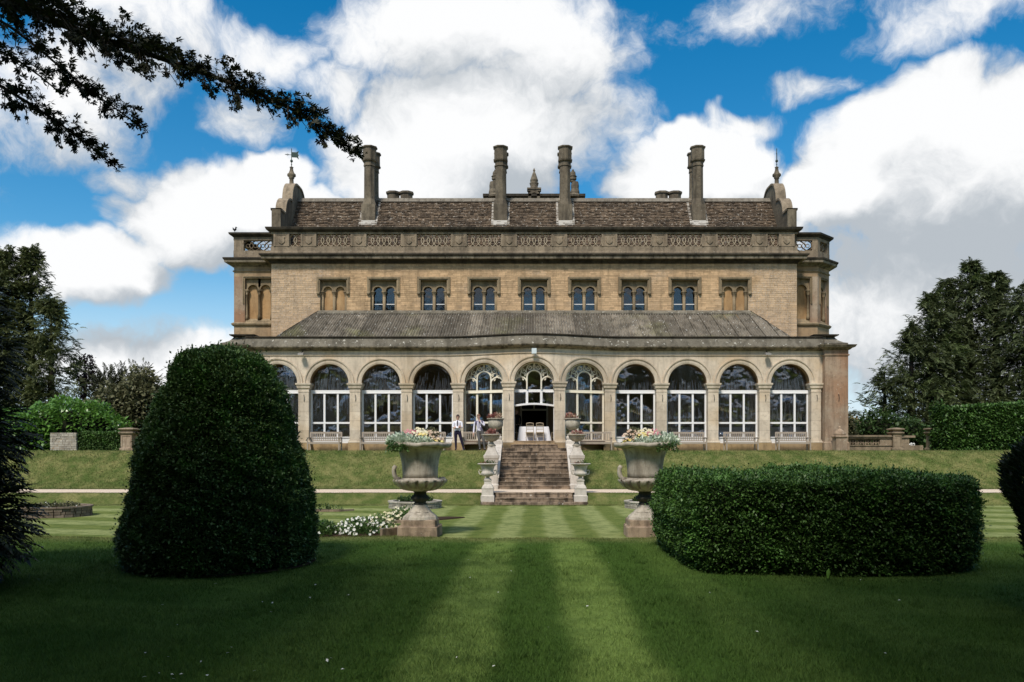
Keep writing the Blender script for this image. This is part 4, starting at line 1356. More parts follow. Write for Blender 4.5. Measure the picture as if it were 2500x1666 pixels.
# ---- chimneys -------------------------------------------------------------------
def chimney(x, y, zb, zt, flash=True, base_z=None, mat='chimney'):
    root = empty('chimney', (x, y, zb), house)
    s = MB()
    def octo(mb, prof): mb.lathe(prof, x, y, 8, R(22.5), R(22.5) + 2 * PI)
    octo(s, [(0.325, zb + 1.55), (0.315, zt - 1.15)])
    s.build('shaft', M[mat], root)
    b_ = MB()
    w = 0.40
    b_.box(x - w, x + w, y - w, y + w, zb - 1.2, zb + 1.15)
    b_.build('chimney_base', M[mat], root)
    b_ = MB(); octo(b_, [(0.43, zb + 1.15), (0.33, zb + 1.50), (0.325, zb + 1.55)]); b_.build('splay', M[mat], root)
    c = MB()
    octo(c, [(0.325, zt - 1.15), (0.36, zt - 1.13), (0.36, zt - 1.10), (0.34, zt - 1.08), (0.335, zt - 0.90), (0.43, zt - 0.84), (0.45, zt - 0.76), (0.40, zt - 0.74), (0.395, zt - 0.12), (0.46, zt - 0.07), (0.47, zt), (0.30, zt + 0.01)])
    c.build('cap', M[mat], root)
    if flash:
        # lead apron up the roof slope on both sides and in front
        f = MB()
        k = (RG_Z - E_Z) / (RG_Y - E_Y)
        zr = lambda yy: E_Z + (yy - E_Y) * k + 0.075
        for s_ in (-1, 1):
            a, e = sorted((s_ * (w + 0.002), s_ * (w + 0.13)))
            ya, yb_ = y - w - 0.15, min(y + w + 0.7, RG_Y - 0.2)
            f.hexa([(x + a, ya, zr(ya) - 0.1), (x + e, ya, zr(ya) - 0.1), (x + e, yb_, zr(yb_) - 0.1), (x + a, yb_, zr(yb_) - 0.1),
                    (x + a, ya, zr(ya)), (x + e, ya, zr(ya)), (x + e, yb_, zr(yb_)), (x + a, yb_, zr(yb_))])
        ya, yb_ = y - w - 0.2, y - w - 0.002
        f.hexa([(x - w, ya, zr(ya) - 0.1), (x + w, ya, zr(ya) - 0.1), (x + w, yb_, zr(yb_) - 0.1), (x - w, yb_, zr(yb_) - 0.1),
                (x - w, ya, zr(ya)), (x + w, ya, zr(ya)), (x + w, yb_, zr(yb_) + 0.06), (x - w, yb_, zr(yb_) + 0.06)])
        f.build('flashing', M['flash'], root)
    return root
for cxm in (-9.63, -1.96, 1.82, 9.57):
    chimney(cxm, 47.95, 14.75, 19.33)
    chimney(cxm + (0.02 if abs(cxm) > 5 else 0.0), 48.98, 15.3, 19.33, flash=False)
for s in (-1, 1):        # squat paired flues on the far slope
    root = empty('paired_flue', (s * 8.6, 52.5, 15.0), house)
    for j in (-1, 1):
        q = MB(); q.lathe([(0.40, 14.0), (0.40, 17.95), (0.47, 18.0), (0.48, 18.12), (0.3, 18.14)], s * 8.6 + j * 0.42, 52.5, 8, R(22.5), R(22.5) + 2 * PI)
        q.build('flue', M['chimney'], root)

# ---- the tall parapet of the far wing, seen over the ridge --------------------------
bel = empty('far_wing_parapet', (0, 56, 15), house)
MB().box(-3.35, 3.35, 56, 56.4, 14, 18.55).build('wing_wall', M['chimney'], bel)
MB().box(-3.5, 3.5, 55.9, 56.5, 18.95, 19.12).build('wing_coping', M['coping'], bel)
tm = MB()
for i in range(24):
    xx = -3.2 + 6.4 * i / 23
    if abs(xx) < 0.4: continue
    tm.box(xx - 0.06, xx + 0.06, 56.05, 56.3, 18.55, 18.95)
tm.build('wing_balusters', M['chimney'], bel)
ped = MB()
for s in (-1, 1):
    a, c = sorted((s * 0.40, s * 0.20)); ped.box(a, c, 55.9, 56.5, 18.4, 19.0)
for i in range(10):
    a0, a1 = PI * i / 10, PI * (i + 1) / 10
    ped.hexa([(0.2 * math.cos(a0), 55.9, 19.0 + 0.2 * math.sin(a0)), (0.2 * math.cos(a0), 56.5, 19.0 + 0.2 * math.sin(a0)), (0.2 * math.cos(a1), 56.5, 19.0 + 0.2 * math.sin(a1)), (0.2 * math.cos(a1), 55.9, 19.0 + 0.2 * math.sin(a1)),
              (0.4 * math.cos(a0), 55.9, 19.0 + 0.3 * math.sin(a0) * 1.1), (0.4 * math.cos(a0), 56.5, 19.0 + 0.33 * math.sin(a0)), (0.4 * math.cos(a1), 56.5, 19.0 + 0.33 * math.sin(a1)), (0.4 * math.cos(a1), 55.9, 19.0 + 0.33 * math.sin(a1))])
ped.box(-0.42, 0.42, 55.9, 56.5, 19.3, 19.42); ped.box(-0.48, 0.48, 55.85, 56.55, 19.42, 19.52)
ped.build('arched_pedestal', M['chimney'], bel)
q = MB(); q.smooth = True
q.lathe([(0.34, 19.52), (0.30, 19.60), (0.24, 19.64), (0.30, 19.85), (0.32, 19.92), (0.22, 20.0), (0.28, 20.06), (0.26, 20.16), (0.10, 20.62), (0.05, 20.70), (0.09, 20.78), (0.02, 20.95)], 0, 56.2, 12)
q.build('finial', M['chimney'], bel)
for s in (-1, 1):
    q = MB()
    for i, (z0, z1, w, pr) in enumerate([(18.9, 19.12, 0.55, 0), (19.12, 19.5, 0.30, 0), (19.5, 20.0, 0.26, 0.1), (20.0, 20.15, 0.18, 0.1), (20.15, 20.35, 0.24, 0), (20.35, 20.43, 0.27, 0), (20.43, 20.7, 0.18, 0), (20.7, 20.85, 0.08, 0)]):
        xc = s * 2.66 + (s * 0.14 if i in (1, 2) else 0)
        q.lathe([(w, z0), (w * 1.06, (z0 + z1) / 2), (w * 0.9, z1)], xc, 56.2, 8)
    q.build('carved_pinnacle', M['chimney'], bel)

# ---- lean-to roof of the arcade -----------------------------------------------------
lean = empty('lean_to_roof', (0, DA + 1.5, Z_TOP), house)
LT_Y, LT_Z, LB_Y, LB_Z = DU - 0.05, 9.24, DA + 0.42, 7.34
LTX, LBX = 11.9, 13.55
NS = 38
for i in range(NS):
    # plain sheets over the middle; the hips are cut from full sheets at either end
    x0b, x1b = -LBX + 2 * LBX * i / NS, -LBX + 2 * LBX * (i + 1) / NS
    q = MB(); q.cur = random.random()
    nc = 10 * 4
    vs, fs = [], []
    nrow = 5
    for r_ in range(nrow + 1):
        t = r_ / nrow
        for j in range(nc + 1):
            xb_ = x0b + (x1b - x0b) * j / nc
            xt = xb_ * 0.965
            lim = LBX + (LTX - LBX) * t
            xx = xb_ + (xt - xb_) * t
            if abs(xx) > lim: xx = math.copysign(lim, xx)
            zz = LB_Z + (LT_Z - LB_Z) * t + 0.042 * math.sin(5 * 2 * PI * j / nc) + (0.04 if j < 3 else 0)
            yy = LB_Y + (LT_Y - LB_Y) * t - bow(xx) * (1 - t)
            # where the hip has cut the sheet short, sit on the hip plane
            cut = LBX - (LBX - LTX) * t
            vs.append((xx, yy, zz))
    for r_ in range(nrow):
        for j in range(nc):
            fs.append((r_ * (nc + 1) + j, r_ * (nc + 1) + j + 1, (r_ + 1) * (nc + 1) + j + 1, (r_ + 1) * (nc + 1) + j))
    q.smooth = True
    q.add(vs, fs).build('corrugated_sheet', M['corrug'], lean, fix=False)
for s in (-1, 1):      # hip ends
    for i in range(3):
        q = MB(); q.cur = random.random(); q.smooth = True
        nc = 30
        vs, fs = [], []
        for r_ in range(4):
            t = r_ / 3
            for j in range(nc + 1):
                u = (i + j / nc) / 3
                yb2 = LB_Y + (LT_Y - LB_Y) * u
                top = (LBX + (LTX - LBX) * u)
                tt = t * u
                vs.append((s * (LBX - (LBX - LTX) * tt - 0.002), yb2, LB_Z + (LT_Z - LB_Z) * tt - 0.01 + 0.04 * math.sin(5 * 2 * PI * j / nc)))
        for r_ in range(3):
            for j in range(nc):
                fs.append((r_ * (nc + 1) + j, r_ * (nc + 1) + j + 1, (r_ + 1) * (nc + 1) + j + 1, (r_ + 1) * (nc + 1) + j))
        q.add(vs, fs).build('corrugated_sheet', M['corrug'], lean, fix=False)
for i in range(12):
    a, c = -LTX + 2 * LTX * i / 12, -LTX + 2 * LTX * (i + 1) / 12
    q = MB()
    q.hexa([(a, LT_Y - 0.26, LT_Z - 0.14), (c, LT_Y - 0.26, LT_Z - 0.14), (c, LT_Y + 0.04, LT_Z - 0.14), (a, LT_Y + 0.04, LT_Z - 0.14),
            (a, LT_Y - 0.24, LT_Z - 0.07), (c, LT_Y - 0.24, LT_Z - 0.07), (c, LT_Y + 0.04, LT_Z + 0.09), (a, LT_Y + 0.04, LT_Z + 0.09)])
    q.build('ridge_flashing', M['lowparapet'], lean)

# ---- corner bays ----------------------------------------------------------------------
def bay(sgn):
    root = empty('corner_bay', (sgn * 15.8, DB, 7), house)
    if sgn > 0:
        plan = [(14.3, DB), (16.05, DB), (17.08, DB + 1.03), (17.08, DB + 5)]
    else:
        plan = [(-17.0, DB + 5), (-17.0, DB), (-14.3, DB)]
    W_B, W_T = 9.05, 11.35
    # wall below and above the windows, solid
    MB().sweep(plan, [(-0.4, 4.0), (0, 4.0), (0, W_B - 0.25), (-0.4, W_B - 0.25)]).build('bay_wall', M['trim'] if False else M['wallplain'], root)
    MB().sweep(plan, [(-0.4, W_T + 0.1), (0, W_T + 0.1), (0, 12.1), (-0.4, 12.1)]).build('bay_frieze', M['wallplain'], root)
    MB().sweep(plan, [(-0.4, W_B - 0.42), (0.03, W_B - 0.42), (0.10, W_B - 0.36), (0.13, W_B - 0.28), (0.02, W_B - 0.2), (-0.4, W_B - 0.2)]).build('sill_string', M['trim'], root)
    MB().sweep(plan, [(-0.4, 11.70), (0.03, 11.70), (0.07, 11.74), (0.02, 11.80), (-0.4, 11.80)]).build('upper_string', M['trim'], root)
    MB().sweep(plan, [(-0.4, 12.02), (0.05, 12.02), (0.12, 12.08), (0.28, 12.14), (0.40, 12.18), (0.42, 12.30), (-0.4, 12.30)]).build('bay_cornice', M['cornice'], root)
    MB().sweep(plan, [(-0.4, 12.302), (0.42, 12.302), (0.47, 12.36), (0.48, 12.44), (-0.4, 12.46)]).build('cornice_lip', M['coping'], root)
    MB().sweep(plan, [(-0.25, 12.46), (0.02, 12.46), (0.02, 12.92), (-0.25, 12.92)]).build('parapet_base', M['parapet'], root)
    MB().sweep(plan, [(-0.25, 13.50), (0.02, 13.50), (0.02, 13.68), (-0.25, 13.68)]).build('parapet_rail', M['parapet'], root)
    MB().sweep(plan, [(-0.3, 13.682), (0.06, 13.682), (0.10, 13.74), (0.22, 13.80), (0.24, 13.90), (-0.3, 13.94)]).build('coping', M['coping'], root)
    # each face: corner shafts, window recess with paired arches, parapet tracery
    faces = []
    for i in range(len(plan) - 1):
        a, c = Vector((plan[i][0], plan[i][1], 0)), Vector((plan[i + 1][0], plan[i + 1][1], 0))
        faces.append((a, c))
    for (a, c) in faces:
        L = (c - a).length
        if L > 3 or L < 0.3:
            continue
        d = (c - a).normalized(); nrm = Vector((d.y, -d.x, 0))
        mp_ = lambda mb: mb.map(lambda p: tuple(a + d * p[0] - nrm * p[1] + Vector((0, 0, p[2]))))
        front = abs(d.y) < 0.1
        if front and sgn > 0: w0, w1 = 0.02, L - 0.42
        elif front: w0, w1 = 0.62, L - 0.05
        else: w0, w1 = 0.36, L - 0.30
        for (e0, e1) in ((0.0, w0), (w1, L)):
            q = MB(); q.box(e0, e1, 0, 0.4, W_B - 0.2, W_T + 0.1)
            mp_(q).build('bay_pier', M['pier'], root)
        q = MB()
        for (g, dp) in ((0.0, 0.03), (0.06, 0.07)):
            q.box(w0 - g, w1 + g, -dp, 0.02, W_T + g * 1.2, W_T + 0.05 + g * 1.2)
            q.box(w0 - g - 0.05, w0 - g, -dp + 0.003, 0.02, 9.9, W_T + 0.05 + g); q.box(w1 + g, w1 + g + 0.05, -dp + 0.003, 0.02, 9.9, W_T + 0.05 + g)
        mp_(q).build('hood_mould', M['trim'], root)
        q = MB(); q.hexa([(w0, 0.02, W_B - 0.2), (w1, 0.02, W_B - 0.2), (w1, 0.4, W_B - 0.2), (w0, 0.4, W_B - 0.2), (w0, 0.05, W_B - 0.1), (w1, 0.05, W_B - 0.1), (w1, 0.4, W_B + 0.12), (w0, 0.4, W_B + 0.12)])
        mp_(q).build('sloped_sill', M['trim'], root)
        q = MB(); q.box(w0, w1, 0.30, 0.36, W_B - 0.1, W_T + 0.1); mp_(q).build('stone_infill', M['blind'], root)
        # arched heads
        r = 0.29 if front else 0.22
        hd = MB()
        step = 2 * r + 0.14
        if sgn < 0 and front: cs_ = [w0 + 0.12 + r + step * j for j in range(3)]
        elif front: cs_ = [w1 - 0.14 - r - step * j for j in range(3)]
        else: cs_ = [w0 + (w1 - w0) / 2]
        zs = 10.72
        ztop = W_T + 0.06
        for cc in cs_:
            if cc - r < w0 - 0.3 or cc + r > w1 + 0.6: continue
            n_ = 12
            pts = [(cc + r * math.cos(PI - PI * i / n_), zs + r * math.sin(PI * i / n_)) for i in range(n_ + 1)]
            for i in range(n_):
                (xa, za), (xb, zb) = pts[i], pts[i + 1]
                if xa < w0 or xb > w1: continue
                hd.add([(xa, 0.16, za), (xb, 0.16, zb), (xb, 0.16, ztop), (xa, 0.16, ztop)], [(0, 1, 2, 3)])
                hd.add([(xa, 0.16, za), (xa, 0.30, za), (xb, 0.30, zb), (xb, 0.16, zb)], [(0, 1, 2, 3)])
                k = 1.25
                qa = (cc + (xa - cc) * k, zs + (za - zs) * k); qb = (cc + (xb - cc) * k, zs + (zb - zs) * k)
                hd.add([(xa, 0.12, za), (xb, 0.12, zb), (qb[0], 0.11, qb[1]), (qa[0], 0.11, qa[1])], [(0, 1, 2, 3)])
                hd.add([(qa[0], 0.11, qa[1]), (qb[0], 0.11, qb[1]), (qb[0], 0.16, qb[1]), (qa[0], 0.16, qa[1])], [(0, 1, 2, 3)])
            for xg0, xg1 in ((cc - r - 0.14, cc - r), (cc + r, cc + r + 0.14)):
                xg0, xg1 = max(xg0, w0), min(xg1, w1)
                if xg1 > xg0: hd.add([(xg0, 0.16, zs), (xg1, 0.16, zs), (xg1, 0.16, ztop), (xg0, 0.16, ztop)], [(0, 1, 2, 3)])
            for xs_ in {round(cc - r - 0.07, 3), round(cc + r + 0.07, 3)}:
                if xs_ < w0 + 0.02 or xs_ > w1 - 0.02: continue
                cm = MB(); cm.smooth = True
                cm.lathe([(0.10, W_B - 0.05), (0.10, 9.25), (0.07, 9.30), (0.07, 10.42), (0.09, 10.44), (0.075, 10.46), (0.13, 10.62), (0.15, 10.66), (0.15, zs)], xs_, 0.15, 9)
                mp_(cm).build('column', M['trim'], root)
        if hd.v: mp_(hd).build('window_head', M['trim'], root, fix=False)
        # parapet openings
        t0, t1 = (0.10, L - 0.30) if front and sgn > 0 else (0.55, L - 0.05) if front else (0.30, L - 0.28)
        for (e0, e1) in ((0, t0), (t1, L)):
            q = MB(); q.box(e0, e1, -0.015, 0.25, 12.92, 13.5); mp_(q).build('parapet_die', M['parapet'], root)
        w = t1 - t0
        tm_ = tracery_mesh(w, max(2, int(w / 0.36)), 0.04, 0.2, 12.92, 13.50, circles=True)
        tm_.map(lambda p: (p[0] + (t0 + t1) / 2, p[1], p[2])); mp_(tm_).build('tracery_panel', M['parapet'], root)
M['wallplain'] = stone('plain_bay_stone', (0.40, 0.275, 0.16), (0.33, 0.23, 0.14), stain=(0.14, 0.10, 0.06), stain_amt=0.5, lichen=0.2, tint=(0.50, 0.38, 0.24))
for sgn in (-1, 1):
    bay(sgn)

# ------------------------------------------------------------------ garden steps
steps = empty('stone_steps', (0, 36, Z_PATH))
tag(steps, 'wide worn stone steps climbing the grass bank to the open door', 'steps')
def step_box(x0, x1, y0, y1, z0, z1, nose=0.025):
    q = MB(); q.cur = random.random()
    n = 8
    # nosing worn by small random dips along the front edge
    for i in range(n):
        a, c = x0 + (x1 - x0) * i / n, x0 + (x1 - x0) * (i + 1) / n
        q.box(a, c - 0.0, y0, y1, z0, z1 - 0.035)
    js = [random.uniform(-0.012, 0.012) for _ in range(n + 1)]
    for i in range(n):
        a, c = x0 + (x1 - x0) * i / n, x0 + (x1 - x0) * (i + 1) / n
        q.hexa([(a, y0 - nose - js[i], z1 - 0.035), (c, y0 - nose - js[i + 1], z1 - 0.035), (c, y1, z1 - 0.035), (a, y1, z1 - 0.035),
                (a, y0 - nose - js[i] + 0.008, z1 + js[i] * 0.5), (c, y0 - nose - js[i + 1] + 0.008, z1 + js[i + 1] * 0.5), (c, y1, z1), (a, y1, z1)])
    return q
# plinth and two low steps from the lawn to the path
step_box(-2.14, 2.14, 32.40, 35.7, -0.75, -0.43, 0.0).build('step', M['step'], steps)
step_box(-1.55, 1.55, 32.62, 35.7, -0.43, -0.27).build('step', M['step'], steps)
step_box(-1.55, 1.55, 32.98, 33.4, -0.27, -0.085).build('step', M['step'], steps)
q = MB(); q.box(-1.55, 1.55, 33.4, 35.7, -0.27, -0.088); q.build('landing', M['gravel'], steps)
NR, Y0S, TRD = 11, 35.70, 0.327
RIS = (1.73 + 0.088) / NR
for k in range(NR):
    z0 = -0.088 + RIS * k
    y0 = Y0S + TRD * k
    yb_ = y0 + TRD + 0.06 if k < NR - 1 else 41.05
    step_box(-1.57, 1.57, y0, yb_, z0, z0 + RIS).build('step', M['step'], steps)
step_box(-1.15, 1.15, 40.3, 41.0, 1.73, 1.91).build('step', M['step'], steps)
step_box(-1.02, 1.02, 40.62, 41.4, 1.91, 2.085).build('door_sill', M['threshold'], steps)
# sloping cheek walls
for s in (-1, 1):
    a, c = sorted((s * 1.575, s * 1.90))
    q = MB()
    q.hexa([(a, 35.9, -0.2), (c, 35.9, -0.2), (c, 39.6, -0.2), (a, 39.6, -0.2), (a, 35.9, 0.40), (c, 35.9, 0.40), (c, 39.6, 1.95), (a, 39.6, 1.95)])
    q.build('cheek_wall', M['whitestone'], steps)
    a, c = sorted((s * 1.54, s * 1.95))
    q = MB()
    q.hexa([(a, 35.9, 0.402), (c, 35.9, 0.402), (c, 39.6, 1.952), (a, 39.6, 1.952), (a, 35.9, 0.50), (c, 35.9, 0.50), (c, 39.6, 2.05), (a, 39.6, 2.05)])
    q.build('cheek_coping', M['whitestone'], steps)

def pedestal(name, x, y, z0, rings, mat, parent):
    q = MB()
    for i in range(len(rings) - 1):
        (w0, h0), (w1, h1) = rings[i], rings[i + 1]
        q.add([(x - w0, y - w0, h0), (x + w0, y - w0, h0), (x + w0, y + w0, h0), (x - w0, y + w0, h0), (x - w1, y - w1, h1), (x + w1, y - w1, h1), (x + w1, y + w1, h1), (x - w1, y + w1, h1)],
              [(0, 1, 5, 4), (1, 2, 6, 5), (2, 3, 7, 6), (3, 0, 4, 7)])
    w, h = rings[-1]
    q.add([(x - w, y - w, h), (x + w, y - w, h), (x + w, y + w, h), (x - w, y + w, h)], [(0, 1, 2, 3)])
    return q.build(name, mat, parent)
for s in (-1, 1):
    pedestal('pedestal', s * 1.86, 32.86, -0.55, [(0.27, -0.43), (0.27, -0.20), (0.235, -0.17), (0.225, 0.06), (0.235, 0.11), (0.19, 0.20), (0.14, 0.26), (0.13, 0.36), (0.15, 0.40), (0.15, 0.43)], M['whitestone'], steps)
    pedestal('pedestal', s * 1.88, 36.15, -0.1, [(0.33, -0.10), (0.33, 0.10), (0.27, 0.16), (0.26, 1.05), (0.28, 1.08), (0.30, 1.22), (0.33, 1.28), (0.34, 1.40), (0.30, 1.42), (0.20, 1.62), (0.16, 1.72), (0.16, 1.80)], M['whitestone'], steps)
    pedestal('pedestal', s * 1.86, 39.6, 1.6, [(0.34, 1.55), (0.34, 2.06), (0.29, 2.10), (0.29, 2.16), (0.31, 2.18), (0.31, 2.28), (0.24, 2.32), (0.24, 2.40)], M['whitestone'], steps)

# ------------------------------------------------------------------ urns
def rim_wave(q, cx, cy, r, z, n=18, dr=0.03):
    return q
def urn_campana_small(x, y, z, s, label, group):
    root = empty('stone_urn', (x, y, z))
    tag(root, label, 'urn', group)
    m = M['whitestone']
    q = MB(); q.smooth = True
    q.lathe([(0.15, z), (0.15, z + 0.04), (0.09, z + 0.07), (0.07, z + 0.12), (0.10, z + 0.15)], x, y, 20); q.build('foot', m, root)
    q = MB(); q.smooth = True
    q.lathe([(0.10, z + 0.15), (0.22, z + 0.17), (0.27, z + 0.24), (0.265, z + 0.30), (0.23, z + 0.33), (0.235, z + 0.40), (0.28, z + 0.55), (0.33, z + 0.61)], x, y, 24, flute=20, fdepth=0.05, frange=(z + 0.16, z + 0.29)); q.build('bowl', m, root)
    q = MB(); q.smooth = True
    q.lathe([(0.33, z + 0.61), (0.40, z + 0.625), (0.415, z + 0.65), (0.40, z + 0.67), (0.33, z + 0.665), (0.31, z + 0.58)], x, y, 24); q.build('rim', m, root)
    for t in (-1, 1):
        h = MB()
        h.tube([(x + t * 0.24, y, z + 0.22), (x + t * 0.33, y, z + 0.24), (x + t * 0.36, y, z + 0.34), (x + t * 0.33, y, z + 0.40), (x + t * 0.25, y, z + 0.36)], 0.024, 6); h.build('handle', m, root)
    return root
def urn_tazza(x, y, z, w, h, label, group, mat):
    root = empty('stone_urn', (x, y, z))
    tag(root, label, 'urn', group)
    m = M[mat]
    q = MB(); q.smooth = True
    q.lathe([(0.19, z), (0.19, z + 0.05), (0.13, z + 0.09), (0.085, z + 0.17), (0.085, z + 0.20)], x, y, 20); q.build('foot', m, root)
    q = MB(); q.smooth = True
    zb = z + 0.20
    q.lathe([(0.085, zb), (0.20, zb + 0.03), (0.31, zb + 0.11), (0.36, zb + 0.21), (0.365, zb + h - 0.25)], x, y, 48, flute=24, fdepth=0.06, frange=(zb + 0.02, zb + h - 0.26)); q.build('bowl', m, root)
    q = MB(); q.smooth = True
    q.lathe([(0.365, z + h - 0.05), (w, z + h - 0.02), (w + 0.005, z + h + 0.005), (w - 0.03, z + h + 0.02), (0.34, z + h), (0.30, z + h - 0.1)], x, y, 32); q.build('rim', m, root)
    return root
GU = 'urns flanking the garden steps'
for s, side in ((-1, 'left'), (1, 'right')):
    urn_campana_small(s * 1.86, 32.86, 0.43, 1, f'bleached two handled stone urn at the foot of the steps, {side} side', GU)
    urn_tazza(s * 1.88, 36.15, 1.80, 0.45, 0.51, f'wide fluted stone urn on tall pedestal halfway up the steps, {side} side', GU, 'greystone')
    urn_tazza(s * 1.86, 39.6, 2.40, 0.425, 0.74, f'fluted stone urn beside the open door at the top of the steps, {side} side', GU, 'greystone')

# big campana urns on the lawn
def big_urn(x, y, label, stub=True):
    z0 = -0.55
    root = empty('campana_urn', (x, y, z0))
    tag(root, label, 'urn', 'large urns on the sunken lawn')
    # broken, uneven plinth blocks
    def block(hw, za, zb, j, name):
        q = MB()
        n = 7
        vs, fs = [], []
        pts = []
        for (ax, ay, bx, by) in ((-hw, -hw, hw, -hw), (hw, -hw, hw, hw), (hw, hw, -hw, hw), (-hw, hw, -hw, -hw)):
            for i in range(n):
                t = i / n
                jj = random.uniform(-j, j) if i else -j
                px_, py_ = ax + (bx - ax) * t, ay + (by - ay) * t
                k = 1 + jj / hw
                pts.append((px_ * k, py_ * k))
        N_ = len(pts)
        for (zz, k) in ((za, 1.01), (za + 0.03, 1.0), (zb - 0.02, 0.995), (zb, 0.97)):
            vs += [(x + p[0] * k, y + p[1] * k, zz + (random.uniform(-j, j) * 0.4 if zz == zb else 0)) for p in pts]
        for r_ in range(3):
            for i in range(N_):
                fs.append((r_ * N_ + i, r_ * N_ + (i + 1) % N_, (r_ + 1) * N_ + (i + 1) % N_, (r_ + 1) * N_ + i))
        fs.append(tuple(3 * N_ + i for i in range(N_)))
        q.add(vs, fs).build(name, M['redstone'], root)
    block(0.515, z0 - 0.05, -0.285, 0.025, 'plinth')
    block(0.45, -0.285, -0.125, 0.018, 'plinth')
    q = MB()
    rings = [(0.42, -0.125), (0.40, -0.06), (0.27, 0.06), (0.19, 0.16), (0.15, 0.24)]
    for i in range(len(rings) - 1):
        (w0, h0), (w1, h1) = rings[i], rings[i + 1]
        q.lathe([(w0 * 1.12, h0), (w1 * 1.12, h1)], x, y, 8 if i < 2 else 16, R(22.5), R(22.5) + 2 * PI)
    q.build('pedestal', M['urnstone'], root)
    q = MB(); q.smooth = True
    q.lathe([(0.16, 0.24), (0.17, 0.27), (0.145, 0.29), (0.16, 0.33), (0.235, 0.38), (0.245, 0.41), (0.225, 0.44), (0.165, 0.50), (0.155, 0.56), (0.20, 0.585)], x, y, 28); q.build('stem', M['urndark'], root)  # stem much darker than the rest of the urn
    q = MB(); q.smooth = True
    q.lathe([(0.20, 0.585), (0.36, 0.605), (0.47, 0.68), (0.56, 0.77), (0.615, 0.84), (0.60, 0.875), (0.50, 0.895), (0.45, 0.93)], x, y, 96, flute=16, fdepth=0.09, frange=(0.60, 0.86)); q.build('acanthus_bowl', M['urnstone'], root)
    q = MB(); q.smooth = True
    q.lathe([(0.45, 0.93), (0.448, 1.05), (0.462, 1.25), (0.49, 1.42), (0.535, 1.57), (0.60, 1.68), (0.64, 1.70)], x, y, 40); q.build('body', M['urnstone'], root)
    # chipped egg-and-dart rim
    q = MB(); q.smooth = True
    prof = [(0.62, 1.69), (0.74, 1.705), (0.80, 1.735), (0.815, 1.775), (0.795, 1.81), (0.74, 1.83), (0.66, 1.82), (0.60, 1.74)]
    q.lathe(prof, x, y, 72, flute=30, fdepth=0.035, frange=(1.70, 1.80))
    q.map(lambda p: (p[0], p[1], p[2] + 0.012 * math.sin(5 * math.atan2(p[1] - y, p[0] - x)) + 0.008 * math.sin(13 * math.atan2(p[1] - y, p[0] - x))))
    q.build('rim', M['urnstone'], root)
    q = MB(); q.lathe([(0.05, 1.745), (0.62, 1.75)], x, y, 24); q.build('soil', M['soil'], root)
    # acanthus leaves curling up round the bowl
    for i in range(16):
        a = 2 * PI * (i + 0.5) / 16
        ca, sa = math.cos(a), math.sin(a)
        q = MB(); q.smooth = True
        pr = [(0.40, 0.62, 0.05), (0.56, 0.72, 0.085), (0.645, 0.82, 0.08), (0.67, 0.875, 0.05), (0.64, 0.89, 0.015)]
        vs = []
        for (r_, z_, w_) in pr:
            for t in (-1, 0, 1):
                rr = r_ + (0.03 if t == 0 else 0)
                vs.append((x + rr * ca - t * w_ * sa, y + rr * sa + t * w_ * ca, z_))
        fs = []
        for j in range(len(pr) - 1):
            for t in range(2):
                fs.append((j * 3 + t, j * 3 + t + 1, (j + 1) * 3 + t + 1, (j + 1) * 3 + t))
        q.add(vs, fs).build('acanthus_leaf', M['urnstone'], root)
    hz = R(186)
    def hp(r_, z_): return (x + r_ * math.cos(hz), y + r_ * math.sin(hz), z_)
    q = MB(); q.smooth = True
    q.tube([hp(0.50, 0.88), hp(0.60, 0.90), hp(0.655, 1.0), hp(0.665, 1.10), hp(0.655, 1.18), hp(0.62, 1.24)], [0.07, 0.065, 0.06, 0.058, 0.062, 0.045], 10); q.build('handle', M['urnstone'], root)
    hz = R(4)
    q = MB(); q.smooth = True
    q.tube([hp(0.48, 0.87), hp(0.60, 0.89), hp(0.64, 0.92)], [0.07, 0.065, 0.04], 8); q.build('handle_stub', M['urnstone'], root)
    return root
UL, UR, UD = -2.92, 2.84, 21.0
big_urn(UL, UD, 'huge weathered stone urn on plinth in front of the steps, its whole base in view')
big_urn(UR, UD, 'huge weathered stone urn half hidden behind the clipped rectangular hedge')

# ------------------------------------------------------------------ garden benches
def make_bench():
    root = empty('garden_bench', (0, 0, 0))
    T = M['teak']
    W = 0.79
    for s in (-1, 1):
        MB().box(s * W - 0.03, s * W + 0.03, -0.30, -0.24, 0, 0.63).build('leg', T, root, local=True)
        q = MB(); q.bar((s * W, 0.24, 0), (s * W, 0.30, 0.94), 0.06, 0.05, up=(0, 1, 0)); q.build('leg', T, root, local=True)
        q = MB(); q.box(s * W - 0.04, s * W + 0.04, -0.33, 0.28, 0.63, 0.665); q.build('armrest', T, root, local=True)
        q = MB(); q.box(s * W - 0.02, s * W + 0.02, -0.26, 0.25, 0.34, 0.40); q.build('side_rail', T, root, local=True)
    for i in range(5):
        y = -0.28 + 0.11 * i
        MB().box(-W - 0.02, W + 0.02, y, y + 0.085, 0.40, 0.425).build('seat_slat', T, root, local=True)
    MB().box(-W, W, -0.285, -0.255, 0.33, 0.40).build('apron', T, root, local=True)
    MB().box(-W, W, 0.275, 0.315, 0.86, 0.95).build('top_rail', T, root, local=True)
    MB().box(-W, W, 0.255, 0.285, 0.47, 0.52).build('lower_rail', T, root, local=True)
    sm = MB().box(-0.024, 0.024, 0.262, 0.284, 0.0, 0.35).mesh('back_slat')
    for i in range(16):
        x = -W + 0.08 + (2 * W - 0.16) * i / 15
        link_mesh('back_slat', sm, T, root, (x, 0.008, 0.515))
    return root
bench = make_bench()
